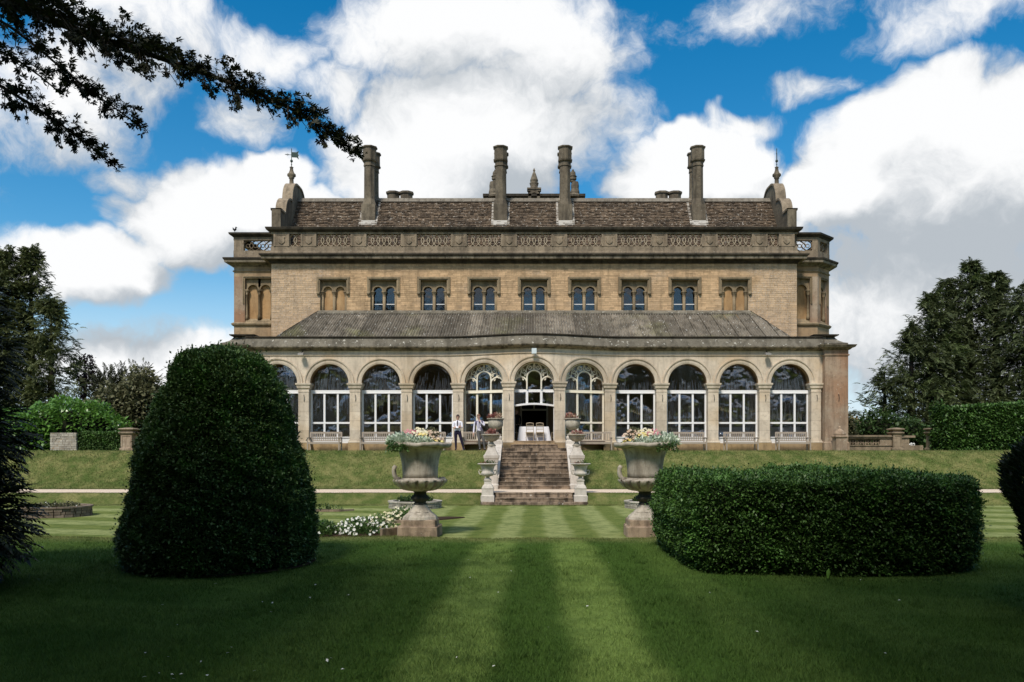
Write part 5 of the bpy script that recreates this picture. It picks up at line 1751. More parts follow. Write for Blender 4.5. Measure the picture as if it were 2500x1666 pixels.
spots = [(-10.50, 'slatted teak bench under the arch nearest the big conical topiary'), (-7.86, 'slatted teak bench two arches left of the waiter with folded arms, behind urn flowers'),
         (-5.21, 'teak bench mostly hidden behind the left large urn and its flowers'), (-2.75, 'teak bench behind the man in grey trousers'),
         (3.05, 'teak bench just right of the top of the steps'), (7.86, 'slatted teak bench third from the right corner pier, beside the urn flowers'),
         (10.50, 'slatted teak bench second from the right corner pier'), (13.13, 'slatted teak bench closest to the right corner pier')]
for i, (x, lab) in enumerate(spots):
    o = bench if i == 0 else copy_tree(bench)
    place(o, (x + random.uniform(-0.12, 0.12), DA - 0.62 - bow(x), Z_TER), R(random.uniform(-2, 2)))
    tag(o, lab, 'bench', 'benches along the arcade')

# ------------------------------------------------------------------ floodlights on the arcade
def floodlight(x, z, yo, label, boxy):
    y = DA - bow(x) - yo
    root = empty('floodlight', (x, y, z)); tag(root, label, 'floodlight', 'floodlights under the arcade cornice')
    q = MB(); q.bar((x, DA - bow(x) + 0.0, z + 0.16), (x, y, z + 0.04), 0.04); q.build('bracket', M['iron'], root)
    q = MB()
    if boxy:
        q.box(x - 0.12, x + 0.12, y - 0.12, y + 0.08, z - 0.16, z + 0.10); q.build('lamp_housing', M['flash2'], root)
    else:
        q.hexa([(x - 0.14, y - 0.22, z - 0.10), (x + 0.14, y - 0.22, z - 0.10), (x + 0.14, y + 0.06, z - 0.06), (x - 0.14, y + 0.06, z - 0.06),
                (x - 0.14, y - 0.20, z - 0.02), (x + 0.14, y - 0.20, z - 0.02), (x + 0.10, y + 0.06, z + 0.06), (x - 0.10, y + 0.06, z + 0.06)]); q.build('lamp_housing', M['greybox'], root)
M['flash2'] = plain('pale_lamp_housing', (0.62, 0.70, 0.72), 0.5, 0.4, 0.05)
M['greybox'] = plain('grey_lamp_housing', (0.20, 0.19, 0.17), 0.5, 0.4, 0.1)
floodlight(0.0, 6.55, 0.30, 'square pale floodlight above the central open arch', True)
floodlight(-11.85, 6.55, 0.25, 'grey floodlight above the arches on the left', False)
floodlight(11.9, 6.55, 0.25, 'grey floodlight above the arches on the right', False)

# ------------------------------------------------------------------ tables and chairs indoors
ZF = 2.075
def draped_table(x, y, w, d, h, label, cat='table'):
    root = empty('banquet_table', (x, y, ZF)); tag(root, label, cat, 'tables in the garden room')
    q = MB(); q.box(x - w, x + w, y - d, y + d, ZF + h - 0.03, ZF + h); q.build('table_top', M['teak'], root)
    for sx in (-1, 1):
        for sy in (-1, 1):
            MB().box(x + sx * (w - 0.1) - 0.03, x + sx * (w - 0.1) + 0.03, y + sy * (d - 0.1) - 0.03, y + sy * (d - 0.1) + 0.03, ZF, ZF + h - 0.03).build('leg', M['teak'], root)
    return root
def cloth_for(x, y, w, d, h, label):
    q = MB(); q.smooth = True
    peri = []
    n = 14
    for (ax, ay, bx, by) in ((-w, -d, w, -d), (w, -d, w, d), (w, d, -w, d), (-w, d, -w, -d)):
        for i in range(n):
            t = i / n
            peri.append((ax + (bx - ax) * t, ay + (by - ay) * t, min(t, 1 - t)))
    N_ = len(peri)
    vs = []
    for (f, zz) in ((1.003, ZF + h + 0.006), (1.01, ZF + h - 0.02), (1.0, ZF + h * 0.5), (1.0, ZF + 0.02)):
        drop = (ZF + h - zz) / h
        for k, (px_, py_, e) in enumerate(peri):
            flare = 1 + 0.11 * drop * (1 + 0.3 * math.sin(k * 1.9)) + (0.10 * drop if e < 0.06 else 0)
            up = 0.10 * drop if e < 0.06 else 0.0
            vs.append((x + px_ * f * (1 + (flare - 1) * 0.6 * 1 / max(w, 0.5)), y + py_ * f * (1 + (flare - 1) / max(d, 0.4) * 0.5), zz - up * 0))
    fs = []
    for r_ in range(3):
        for k in range(N_):
            fs.append((r_ * N_ + k, (r_ + 1) * N_ + k, (r_ + 1) * N_ + (k + 1) % N_, r_ * N_ + (k + 1) % N_))
    fs.append(tuple(range(N_)))
    o = q.add(vs, fs).build('tablecloth', M['cloth'])
    tag(o, label, 'tablecloth', 'white cloths in the garden room')
draped_table(0, 42.25, 0.72, 0.42, 0.74, 'long table under a white cloth inside the open door')
cloth_for(0, 42.25, 0.74, 0.44, 0.74, 'white linen cloth hanging to the floor inside the open door')
for i, (tx, td) in enumerate([(5.35, 44.2), (7.9, 44.0), (10.55, 43.9), (13.2, 43.6)]):
    nm = ('fourth', 'third', 'second', 'first')[i]
    draped_table(tx, td, 0.85, 0.6, 0.74, f'table behind the glass of the {nm} arch from the right pier')
    cloth_for(tx, td, 0.87, 0.62, 0.74, f'white cloth behind the glass of the {nm} arch from the right pier')

def make_chair():
    root = empty('banquet_chair', (0, 0, 0))
    T = M['chairwood']
    for s in (-1, 1):
        q = MB(); q.tube([(s * 0.19, -0.20, 0), (s * 0.185, -0.19, 0.45), (s * 0.17, -0.24, 0.92)], 0.016, 6); q.build('back_leg', T, root, local=True)
        q = MB(); q.tube([(s * 0.20, 0.20, 0), (s * 0.195, 0.19, 0.44)], 0.016, 6); q.build('front_leg', T, root, local=True)
        q = MB(); q.tube([(s * 0.19, -0.2, 0.2), (s * 0.2, 0.2, 0.2)], 0.010, 5); q.build('stretcher', T, root, local=True)
    q = MB(); q.hexa([(-0.19, -0.20, 0.43), (0.19, -0.20, 0.43), (0.21, 0.21, 0.43), (-0.21, 0.21, 0.43), (-0.19, -0.20, 0.465), (0.19, -0.20, 0.465), (0.21, 0.21, 0.465), (-0.21, 0.21, 0.465)]); q.build('seat', T, root, local=True)
    q = MB(); q.tube([(-0.17, -0.24, 0.90), (0, -0.255, 0.925), (0.17, -0.24, 0.90)], 0.020, 6); q.build('top_rail', T, root, local=True)
    for z in (0.58, 0.80):
        q = MB(); q.tube([(-0.18, -0.205 - (z - 0.45) * 0.08, z), (0.18, -0.205 - (z - 0.45) * 0.08, z)], 0.011, 5); q.build('back_rail', T, root, local=True)
    for i in range(5):
        x = -0.12 + 0.06 * i
        q = MB(); q.tube([(x, -0.212, 0.58), (x, -0.23, 0.80)], 0.009, 5); q.build('spindle', T, root, local=True)
    q = MB(); q.tube([(-0.19, -0.2, 0.22), (0.19, -0.2, 0.22)], 0.010, 5); q.build('stretcher', T, root, local=True)
    return root
ch0 = make_chair()
for i, (x, y, rz, lab) in enumerate([(-0.22, 41.62, 0.04, 'spindle back chair drawn up to the white table, left of two'), (0.30, 41.62, -0.05, 'spindle back chair drawn up to the white table, right of two'),
                                     (-1.05, 42.3, -PI / 2, 'chair at the left end of the white table, half behind the door jamb'), (1.10, 42.3, PI / 2, 'chair at the right end of the white table, half behind the door jamb')]):
    o = ch0 if i == 0 else copy_tree(ch0)
    place(o, (x, y, ZF), rz); tag(o, lab, 'chair', 'chairs round the table inside the door')

# ------------------------------------------------------------------ people
def skinned(name, joints, bones, mats, pick, parent, sub=2):
    """one continuous figure grown from joints (x, y, z, radius)"""
    me = bpy.data.meshes.new(name + '_armature')
    names = list(joints)
    me.from_pydata([joints[k][:3] for k in names], [(names.index(a), names.index(b)) for a, b in bones], [])
    o = bpy.data.objects.new(name + '_tmp', me)
    COL.objects.link(o)
    md = o.modifiers.new('skin', 'SKIN'); md.use_smooth_shade = True
    for k, sv in zip(names, me.skin_vertices[0].data):
        r_ = joints[k][3]
        sv.radius = (r_, joints[k][4] if len(joints[k]) > 4 else r_)
        sv.use_root = (k == 'pelvis')
    sd = o.modifiers.new('sub', 'SUBSURF'); sd.levels = sub; sd.render_levels = sub
    dg = bpy.context.evaluated_depsgraph_get()
    dg.update()
    em = bpy.data.meshes.new_from_object(o.evaluated_get(dg))
    bpy.data.objects.remove(o)
    em.materials.clear()
    for m_ in mats: em.materials.append(m_)
    idx = [pick(p.center) for p in em.polygons]
    em.polygons.foreach_set('material_index', idx)
    em.polygons.foreach_set('use_smooth', [True] * len(idx))
    em.name = name
    ob = bpy.data.objects.new(name, em); COL.objects.link(ob); ob.parent = parent
    return ob
SKIN = plain('skin', (0.52, 0.32, 0.24), 0.6, 0.3, 0.05)
SHIRT = plain('white_shirt', (0.78, 0.78, 0.84), 0.8, 0.2, 0.04)
LILAC = plain('pale_lilac_shirt', (0.72, 0.70, 0.82), 0.8, 0.2, 0.04)
NAVY = plain('navy_trousers', (0.018, 0.014, 0.035), 0.8, 0.2, 0.2)
GREYT = plain('grey_trousers', (0.12, 0.115, 0.115), 0.85, 0.2, 0.15)
WAIST = plain('slate_waistcoat', (0.13, 0.12, 0.19), 0.8, 0.2, 0.1)
BLACK = plain('black_cloth', (0.012, 0.011, 0.013), 0.8, 0.2, 0.2)
DHAIR = plain('dark_brown_hair', (0.03, 0.013, 0.012), 0.6, 0.4, 0.3, 40)
LHAIR = plain('light_brown_hair', (0.20, 0.105, 0.06), 0.6, 0.4, 0.3, 40)
FAIR = plain('fair_hair', (0.42, 0.28, 0.12), 0.6, 0.4, 0.3, 40)
BASEB = [('pelvis', 'belly'), ('belly', 'chest'), ('chest', 'neck0'), ('neck0', 'neck'), ('neck', 'head0'), ('head0', 'head1'), ('head1', 'head2')]
def limb(side): return [('pelvis', 'hip' + side), ('hip' + side, 'knee' + side), ('knee' + side, 'ankle' + side), ('ankle' + side, 'toe' + side),
                        ('chest', 'sh' + side), ('sh' + side, 'elb' + side), ('elb' + side, 'wri' + side), ('wri' + side, 'hand' + side), ('hand' + side, 'tip' + side)]
def face_bits(root, hx, hy, hz, look, hair_mat, long=False):
    """hair cap, nose, eyes, ears and mouth round a head centre; look: unit heading in plan"""
    L = Vector((look[0], look[1], 0)).normalized(); S = Vector((-L.y, L.x, 0))
    c = Vector((hx, hy, hz))
    q = MB(); q.smooth = True
    n = 16
    vs, fs = [], []
    for j in range(9):
        ph = PI / 2 * (1 - j / 8 * 1.45)
        for i in range(n):
            th = 2 * PI * i / n
            d = L * math.cos(th) * math.cos(ph) + S * math.sin(th) * math.cos(ph) + Vector((0, 0, math.sin(ph)))
            low = 0.04 + 0.055 * max(0, math.cos(th))
            zz = max(d.z, 0.28 * math.cos(th) + 0.05 - (0.55 if math.cos(th) < 0.2 else 0) * (1 - max(0, math.cos(th))))
            p_ = c + Vector((d.x * 0.088, d.y * 0.098, zz * 0.128)) - L * 0.008
            vs.append(tuple(p_))
    for j in range(8):
        for i in range(n):
            fs.append((j * n + i, j * n + (i + 1) % n, (j + 1) * n + (i + 1) % n, (j + 1) * n + i))
    q.add(vs, fs).build('hair', hair_mat, root, local=False)
    q = MB(); q.smooth = True
    nb = c + L * 0.088
    q.add([tuple(nb + Vector((0, 0, 0.015))), tuple(nb + S * 0.016 - Vector((0, 0, 0.03))), tuple(nb - S * 0.016 - Vector((0, 0, 0.03))), tuple(nb + L * 0.024 - Vector((0, 0, 0.026)))], [(0, 1, 3), (0, 3, 2), (1, 2, 3)])
    q.build('nose', SKIN, root)
    for s in (-1, 1):
        q = MB(); e = c + L * 0.083 + S * 0.032 * s + Vector((0, 0, 0.012)); q.lathe([(0.002, e.z - 0.008), (0.010, e.z), (0.002, e.z + 0.008)], e.x, e.y, 8); q.build('eye', BLACK, root)
        q = MB(); e = c + S * 0.086 * s - Vector((0, 0, 0.005)); q.lathe([(0.004, e.z - 0.03), (0.016, e.z), (0.018, e.z + 0.02), (0.004, e.z + 0.034)], e.x, e.y, 8); q.build('ear', SKIN, root)
    q = MB(); e = c + L * 0.084 - Vector((0, 0, 0.055)); q.bar(e - S * 0.024, e + S * 0.024, 0.012, 0.008); q.build('mouth', plain('lip', (0.35, 0.14, 0.12)), root)
def hand(root, w, d, curl, side_dir, name='hand'):
    """palm with five bent fingers from wrist point w along d"""
    w, d = Vector(w), Vector(d).normalized()
    s = Vector(side_dir).normalized(); u = d.cross(s).normalized()
    q = MB(); q.smooth = True
    q.hexa([w - s * 0.03 - u * 0.013, w + s * 0.03 - u * 0.013, w + s * 0.042 + d * 0.09 - u * 0.012, w - s * 0.042 + d * 0.09 - u * 0.012,
            w - s * 0.03 + u * 0.013, w + s * 0.03 + u * 0.013, w + s * 0.042 + d * 0.09 + u * 0.012, w - s * 0.042 + d * 0.09 + u * 0.012])
    for i, ln in enumerate((0.062, 0.078, 0.082, 0.074)):
        o = w + d * 0.088 + s * (-0.032 + 0.0213 * i)
        k1 = o + d * ln * 0.5 + u * curl * 0.012; k2 = o + d * ln * (1 - 0.25 * curl) + u * curl * 0.04
        q.tube([o - d * 0.01, k1, k2], [0.010, 0.0095, 0.0075], 6)
    o = w + d * 0.03 + s * 0.036
    q.tube([o, o + s * 0.03 + d * 0.03, o + s * 0.034 + d * 0.062 + u * 0.01], [0.012, 0.011, 0.008], 6)
    q.build(name, SKIN, root)

# waiter with folded arms, looking down to his right
P1 = empty('person', (at(1117, 1100, 40.3)[0], 40.3, Z_TER))
tag(P1, 'person in white shirt, dark tie and navy trousers standing with folded arms', 'person')
J = dict(pelvis=(0, 0, 0.95, 0.145, 0.105), belly=(0.0, 0, 1.10, 0.140, 0.095), chest=(0.0, 0.01, 1.32, 0.165, 0.11), neck0=(0.0, 0.01, 1.45, 0.085, 0.07), neck=(0.005, 0.0, 1.515, 0.052),
         head0=(0.015, -0.02, 1.58, 0.066, 0.07), head1=(0.022, -0.03, 1.66, 0.080, 0.088), head2=(0.022, -0.02, 1.735, 0.055, 0.06),
         hipL=(-0.09, 0, 0.88, 0.105), kneeL=(-0.085, -0.03, 0.50, 0.068), ankleL=(-0.075, 0.0, 0.09, 0.045), toeL=(-0.085, -0.16, 0.035, 0.036),
         hipR=(0.10, 0, 0.88, 0.105), kneeR=(0.19, -0.03, 0.50, 0.068), ankleR=(0.30, 0.0, 0.09, 0.045), toeR=(0.38, -0.13, 0.035, 0.036),
         shL=(-0.195, 0.01, 1.40, 0.066), elbL=(-0.225, -0.06, 1.14, 0.052), wriL=(0.0, -0.165, 1.145, 0.036), handL=(0.06, -0.17, 1.155, 0.034), tipL=(0.10, -0.165, 1.16, 0.02),
         shR=(0.195, 0.01, 1.40, 0.066), elbR=(0.235, -0.06, 1.14, 0.052), wriR=(0.02, -0.205, 1.115, 0.036), handR=(-0.05, -0.20, 1.115, 0.034), tipR=(-0.10, -0.19, 1.12, 0.02))
def pick1(c):
    if c.z > 1.495: return 1
    if c.z < 0.075: return 3
    if c.z < 0.975: return 2
    if c.y < -0.13 and 0.03 < abs(c.x) < 0.13 and 1.08 < c.z < 1.19: return 1 if abs(c.x) > 0.07 else 0
    return 0
skinned('body', J, BASEB + limb('L') + limb('R'), [SHIRT, SKIN, NAVY, BLACK], pick1, P1)
b0 = Vector(P1.location)
face_bits(P1, b0.x + 0.022, b0.y - 0.03, b0.z + 1.655, (0.45, -0.9), DHAIR)
q = MB(); q.hexa([b0 + Vector(p_) for p_ in [(-0.012, -0.125, 1.445), (0.022, -0.125, 1.445), (0.022, -0.11, 1.445), (-0.012, -0.11, 1.445), (-0.016, -0.088, 1.48), (0.026, -0.088, 1.48), (0.022, -0.07, 1.48), (-0.012, -0.07, 1.48)]])
q.hexa([b0 + Vector(p_) for p_ in [(-0.012, -0.135, 1.20), (0.02, -0.135, 1.20), (0.02, -0.12, 1.20), (-0.012, -0.12, 1.20), (-0.02, -0.130, 1.445), (0.028, -0.130, 1.445), (0.022, -0.11, 1.445), (-0.012, -0.11, 1.445)]])
q.build('necktie', NAVY, P1)
hand(P1, b0 + Vector((0.06, -0.185, 1.165)), (1, 0.15, 0.05), 1.0, (0, 0, 1))
hand(P1, b0 + Vector((-0.06, -0.215, 1.11)), (-1, 0.15, 0.1), 1.0, (0, 0, 1))
q = MB(); q.lathe([(0.143, 0.955), (0.146, 0.99)], 0, 0, 20, squash=0.74); q.map(lambda p_: (p_[0] + b0.x, p_[1] + b0.y, p_[2] + b0.z)); q.build('belt', BLACK, P1)

# older man in a waistcoat, hand at his chin
P2 = empty('person', (at(1170, 1100, 40.2)[0], 40.2, Z_TER))
tag(P2, 'person in slate waistcoat, lilac shirt and grey trousers holding a hand to the chin', 'person')
J = dict(pelvis=(0.03, 0, 0.97, 0.15, 0.11), belly=(0.01, 0, 1.12, 0.155, 0.115), chest=(0.0, 0.01, 1.33, 0.175, 0.12), neck0=(-0.01, 0.01, 1.47, 0.09, 0.075), neck=(-0.015, 0.0, 1.535, 0.056),
         head0=(-0.03, -0.02, 1.60, 0.068, 0.072), head1=(-0.035, -0.02, 1.685, 0.080, 0.088), head2=(-0.03, -0.01, 1.76, 0.056, 0.062),
         hipL=(-0.05, 0, 0.90, 0.11), kneeL=(0.0, -0.06, 0.51, 0.072), ankleL=(0.04, -0.02, 0.09, 0.046), toeL=(0.02, -0.18, 0.035, 0.038),
         hipR=(0.14, 0, 0.90, 0.11), kneeR=(0.22, -0.04, 0.51, 0.072), ankleR=(0.27, 0.0, 0.09, 0.046), toeR=(0.31, -0.15, 0.035, 0.038),
         shL=(-0.205, 0.01, 1.42, 0.066), elbL=(-0.255, 0.03, 1.12, 0.05), wriL=(-0.275, -0.03, 0.87, 0.036), handL=(-0.275, -0.05, 0.80, 0.032), tipL=(-0.27, -0.06, 0.75, 0.018),
         shR=(0.20, 0.01, 1.42, 0.066), elbR=(0.255, -0.10, 1.20, 0.052), wriR=(0.075, -0.17, 1.40, 0.036), handR=(0.03, -0.165, 1.46, 0.032), tipR=(0.0, -0.15, 1.50, 0.018))
def pick2(c):
    if c.z > 1.53: return 1
    if c.z < 0.075: return 4
    if c.x < -0.24 and c.z < 0.88: return 1
    if c.y < -0.13 and c.z > 1.40 and c.x < 0.08: return 1
    if c.z < 0.985 and c.x > -0.22: return 2
    if abs(c.x) < 0.205 and 0.985 < c.z < 1.46 and not (c.y < -0.08 and abs(c.x + 0.01) < 0.075) and not (c.y < -0.155): return 3
    return 0
skinned('body', J, BASEB + limb('L') + limb('R'), [LILAC, SKIN, GREYT, WAIST, BLACK], pick2, P2)
b0 = Vector(P2.location)
face_bits(P2, b0.x - 0.035, b0.y - 0.02, b0.z + 1.68, (-0.35, -0.9), LHAIR)
q = MB(); q.hexa([b0 + Vector(p_) for p_ in [(-0.022, -0.145, 1.08), (0.018, -0.145, 1.08), (0.018, -0.13, 1.08), (-0.022, -0.13, 1.08), (-0.026, -0.138, 1.47), (0.016, -0.138, 1.47), (0.012, -0.11, 1.48), (-0.022, -0.11, 1.48)]])
q.build('necktie', NAVY, P2)
hand(P2, b0 + Vector((-0.275, -0.045, 0.835)), (0.05, -0.1, -1), 0.6, (0.3, -1, 0))
hand(P2, b0 + Vector((0.055, -0.172, 1.425)), (-0.55, 0.1, 0.8), 1.0, (-0.8, 0, -0.55))

# someone in black indoors, half behind the door jamb
P3 = empty('person', (-0.92, 43.1, ZF))
tag(P3, 'person in black with fair hair standing in shadow inside the open door', 'person')
J = dict(pelvis=(0, 0, 0.92, 0.15, 0.11), belly=(0.0, 0, 1.06, 0.14, 0.10), chest=(0.0, 0.01, 1.26, 0.155, 0.115), neck0=(0.0, 0.01, 1.38, 0.08, 0.07), neck=(0, 0.0, 1.44, 0.048),
         head0=(0.01, -0.02, 1.50, 0.062, 0.066), head1=(0.01, -0.02, 1.58, 0.074, 0.082), head2=(0.01, -0.01, 1.65, 0.052, 0.056),
         hipL=(-0.08, 0, 0.86, 0.105), kneeL=(-0.09, -0.02, 0.48, 0.068), ankleL=(-0.09, 0.0, 0.09, 0.044), toeL=(-0.10, -0.15, 0.035, 0.034),
         hipR=(0.08, 0, 0.86, 0.105), kneeR=(0.09, -0.02, 0.48, 0.068), ankleR=(0.09, 0.0, 0.09, 0.044), toeR=(0.11, -0.15, 0.035, 0.034),
         shL=(-0.18, 0.01, 1.34, 0.06), elbL=(-0.22, 0.0, 1.06, 0.046), wriL=(-0.17, -0.12, 0.90, 0.034), handL=(-0.12, -0.17, 0.89, 0.03), tipL=(-0.08, -0.19, 0.89, 0.018),
         shR=(0.18, 0.01, 1.34, 0.06), elbR=(0.22, 0.0, 1.06, 0.046), wriR=(0.17, -0.12, 0.90, 0.034), handR=(0.12, -0.17, 0.89, 0.03), tipR=(0.08, -0.19, 0.89, 0.018))
def pick3(c):
    if c.z > 1.425: return 1
    if c.y < -0.10 and 0.85 < c.z < 0.93 and abs(c.x) < 0.15: return 1
    return 0
skinned('body', J, BASEB + limb('L') + limb('R'), [BLACK, SKIN], pick3, P3)
b0 = Vector(P3.location)
face_bits(P3, b0.x + 0.01, b0.y - 0.02, b0.z + 1.575, (0.3, -0.9), FAIR)

# ------------------------------------------------------------------ a crow on the left parapet
crow = empty('crow', (-16.95, DB - 0.1, 13.94)); tag(crow, 'small black bird perched on the far left parapet corner', 'bird')
q = MB(); q.smooth = True
q.tube([(-17.03, DB - 0.1, 14.20), (-16.99, DB - 0.1, 14.10), (-16.93, DB - 0.1, 14.05), (-16.87, DB - 0.1, 14.10), (-16.85, DB - 0.1, 14.18)], [0.015, 0.045, 0.07, 0.055, 0.035], 8); q.build('body', BLACK, crow)
q = MB(); q.lathe([(0.005, 14.15), (0.042, 14.18), (0.045, 14.21), (0.005, 14.25)], -16.85, DB - 0.1, 8); q.tube([(-16.83, DB - 0.1, 14.20), (-16.76, DB - 0.1, 14.19)], [0.018, 0.003], 5); q.build('head', BLACK, crow)
q = MB(); q.tube([(-16.94, DB - 0.12, 13.94), (-16.93, DB - 0.12, 14.03)], 0.008, 4); q.tube([(-16.91, DB - 0.08, 13.94), (-16.91, DB - 0.08, 14.03)], 0.008, 4); q.build('leg', BLACK, crow)

# ------------------------------------------------------------------ garden walls, piers and balustrades beside the house
def rubble_wall(root, x0, x1, y0, y1, z0, z1, mat, hmin=0.07, hmax=0.14, lmin=0.12, lmax=0.4, name='stone'):
    MB().box(x0 + 0.03, x1 - 0.03, y0 + 0.03, y1, z0, z1 - 0.03).build('wall_core', M['mortar'], root)
    z = z0
    while z < z1 - 0.01:
        h = min(random.uniform(hmin, hmax), z1 - z)
        x = x0
        while x < x1 - 0.01:
            L = min(random.uniform(lmin, lmax), x1 - x)
            d = random.uniform(0, 0.03)
            q = MB(); q.cur = random.random()
            g = 0.008
            q.hexa([(x + g, y0 + d, z + g), (x + L - g, y0 + d + random.uniform(-0.01, 0.01), z + g), (x + L - g, y0 + 0.2, z + g), (x + g, y0 + 0.2, z + g),
                    (x + g, y0 + d, z + h - g), (x + L - g, y0 + d, z + h - g), (x + L - g, y0 + 0.2, z + h - g), (x + g, y0 + 0.2, z + h - g)])
            q.build(name, M[mat], root)
            x += L
        z += h
wl = empty('rubble_wall', (-25.8, 45.2, Z_TER)); tag(wl, 'short stub of pale rubble wall under the laurel on the left', 'wall')
rubble_wall(wl, -26.6, -25.15, 45.0, 45.5, Z_TER - 0.1, 2.58, 'rubble')
def gate_pier(x, y, w, zt, label, mat):
    root = empty('stone_pier', (x, y, Z_TER)); tag(root, label, 'pier', 'garden piers')
    pedestal('pier_plinth', x, y, 0, [(w + 0.06, Z_TER - 0.05), (w + 0.06, Z_TER + 0.12), (w, Z_TER + 0.15)], M[mat], root)
    pedestal('pier_die', x, y, 0, [(w, Z_TER + 0.15), (w, zt - 0.42)], M[mat], root)
    pedestal('pier_cap', x, y, 0, [(w, zt - 0.42), (w + 0.05, zt - 0.38), (w + 0.10, zt - 0.30), (w + 0.10, zt - 0.26), (w - 0.02, zt - 0.22), (w + 0.02, zt - 0.15), (w + 0.12, zt - 0.10), (w + 0.10, zt - 0.06), (w * 0.4, zt)], M['parapet'], root)
    q = MB()
    for s in (-1, 1):
        a, c = sorted((s * w, s * (w - 0.08))); q.box(x + a, x + c, y - w - 0.02, y - w, Z_TER + 0.2, zt - 0.48)
    q.box(x - w, x + w, y - w - 0.02, y - w, zt - 0.48, zt - 0.42); q.build('panel_frame', M[mat], root)
gate_pier(-22.35, 45.2, 0.30, 2.86, 'brown stone pier beside the laurel on the left', 'pier')
gate_pier(19.85, 45.0, 0.24, 2.85, 'stone pier with stepped cap in the right balustrade', 'parapet')
gate_pier(22.2, 45.6, 0.26, 2.88, 'stone pier half hidden by the tall clipped hedge on the right', 'parapet')
bal = empty('terrace_balustrade', (18.4, 45, Z_TER)); tag(bal, 'low stone balustrade with pierced diamonds joining the right corner pier', 'balustrade')
MB().box(16.0, 19.6, 44.88, 45.12, Z_TER - 0.05, 1.86).build('plinth', M['parapet'], bal)
MB().box(16.0, 19.6, 44.83, 45.17, 1.86, 1.91).build('base_rail', M['parapet'], bal)
MB().box(16.0, 19.6, 44.84, 45.16, 2.26, 2.34).build('upper_rail', M['parapet'], bal)
q = MB(); q.box(16.0, 19.6, 44.78, 45.22, 2.345, 2.44); q.build('coping', M['parapet'], bal)
MB().box(18.95, 19.6, 44.90, 45.10, 1.91, 2.26).build('solid_panel', M['parapet'], bal)
for i in range(7):
    cx_ = 16.25 + 0.42 * i
    q = MB()
    for (a, c) in (((-0.2, 1.91), (0.0, 2.26)), ((0.2, 1.91), (0.0, 2.26)), ((-0.2, 2.26), (-0.0, 2.02)), ((0.2, 2.26), (0.0, 2.02))):
        q.bar((cx_ + a[0], 45, a[1]), (cx_ + c[0], 45, c[1]), 0.10, 0.05, up=(0, 1, 0))
    q.lathe([(0.03, 1.92), (0.05, 1.97), (0.02, 2.04)], cx_, 45.0, 8)
    q.build('pierced_panel', M['parapet'], bal)
bal2 = empty('terrace_balustrade', (20.4, 45, Z_TER)); tag(bal2, 'short plain length of balustrade right of its capped pier', 'balustrade')
MB().box(20.11, 20.55, 44.88, 45.12, Z_TER - 0.05, 2.30).build('solid_panel', M['parapet'], bal2)
MB().box(20.11, 20.85, 44.80, 45.20, 2.305, 2.42).build('coping', M['parapet'], bal2)
MB().box(20.11, 21.3, 44.85, 45.15, Z_TER - 0.05, 1.88).build('plinth', M['parapet'], bal2)
# domed bollard against the corner pier
bo = empty('stone_bollard', (15.33, 40.9, Z_TER)); tag(bo, 'small domed stone bollard against the right corner pier', 'bollard')
pedestal('bollard_post', 15.33, 41.1, 0, [(0.27, Z_TER - 0.05), (0.27, 2.24), (0.32, 2.27), (0.32, 2.33), (0.27, 2.36)], M['pier'], bo)
q = MB(); q.smooth = True; q.lathe([(0.27, 2.36), (0.29, 2.40), (0.26, 2.50), (0.17, 2.62), (0.08, 2.68), (0.06, 2.72), (0.10, 2.76), (0.02, 2.83)], 15.33, 41.1, 16); q.build('dome', M['pier'], bo)
# white painted frame beyond the gap
wf = empty('white_trestle', (21.25, 47.5, Z_TER)); tag(wf, 'white painted wooden frame standing beyond the gap in the balustrade', 'trestle')
q = MB(); q.box(20.75, 20.83, 47.5, 47.6, Z_TER, 2.30); q.build('post', M['white'], wf)
q = MB(); q.box(20.83, 22.0, 47.52, 47.58, 1.92, 2.0); q.build('rail', M['white'], wf)
q = MB(); q.box(20.86, 21.5, 47.52, 47.58, 2.12, 2.42); q.build('panel', M['white'], wf)
q = MB(); q.bar((21.45, 47.4, Z_TER), (22.0, 47.4, 2.0), 0.10, 0.08); q.bar((22.35, 47.4, Z_TER), (21.8, 47.4, 2.02), 0.10, 0.08); q.build('slanted_leg', M['white'], wf)

# distant cottage seen past the corner
cot = empty('distant_cottage', (60, 150, Z_TER)); tag(cot, 'tiny distant stone cottage with twin chimney pots past the corner pier', 'cottage')
q = MB(); q.box(57.8, 62.6, 150, 156, 0, 5.6); q.build('wall', M['wallplain'], cot)
q = MB(); q.add([(57.6, 149.8, 5.5), (62.8, 149.8, 5.5), (62.8, 153, 7.0), (57.6, 153, 7.0), (57.6, 156.2, 5.5), (62.8, 156.2, 5.5)], [(0, 1, 2, 3), (3, 2, 5, 4), (0, 3, 4), (1, 5, 2)]); q.build('roof', M['tile'], cot)
q = MB(); q.box(59.0, 60.6, 152.5, 153.3, 6.2, 7.3); q.build('chimney_stack', M['wallplain'], cot)
for i in (-1, 1):
    q = MB(); q.lathe([(0.2, 7.3), (0.17, 7.9), (0.2, 7.95)], 59.8 + i * 0.4, 152.9, 8); q.build('chimney_pot', M['reveal'], cot)

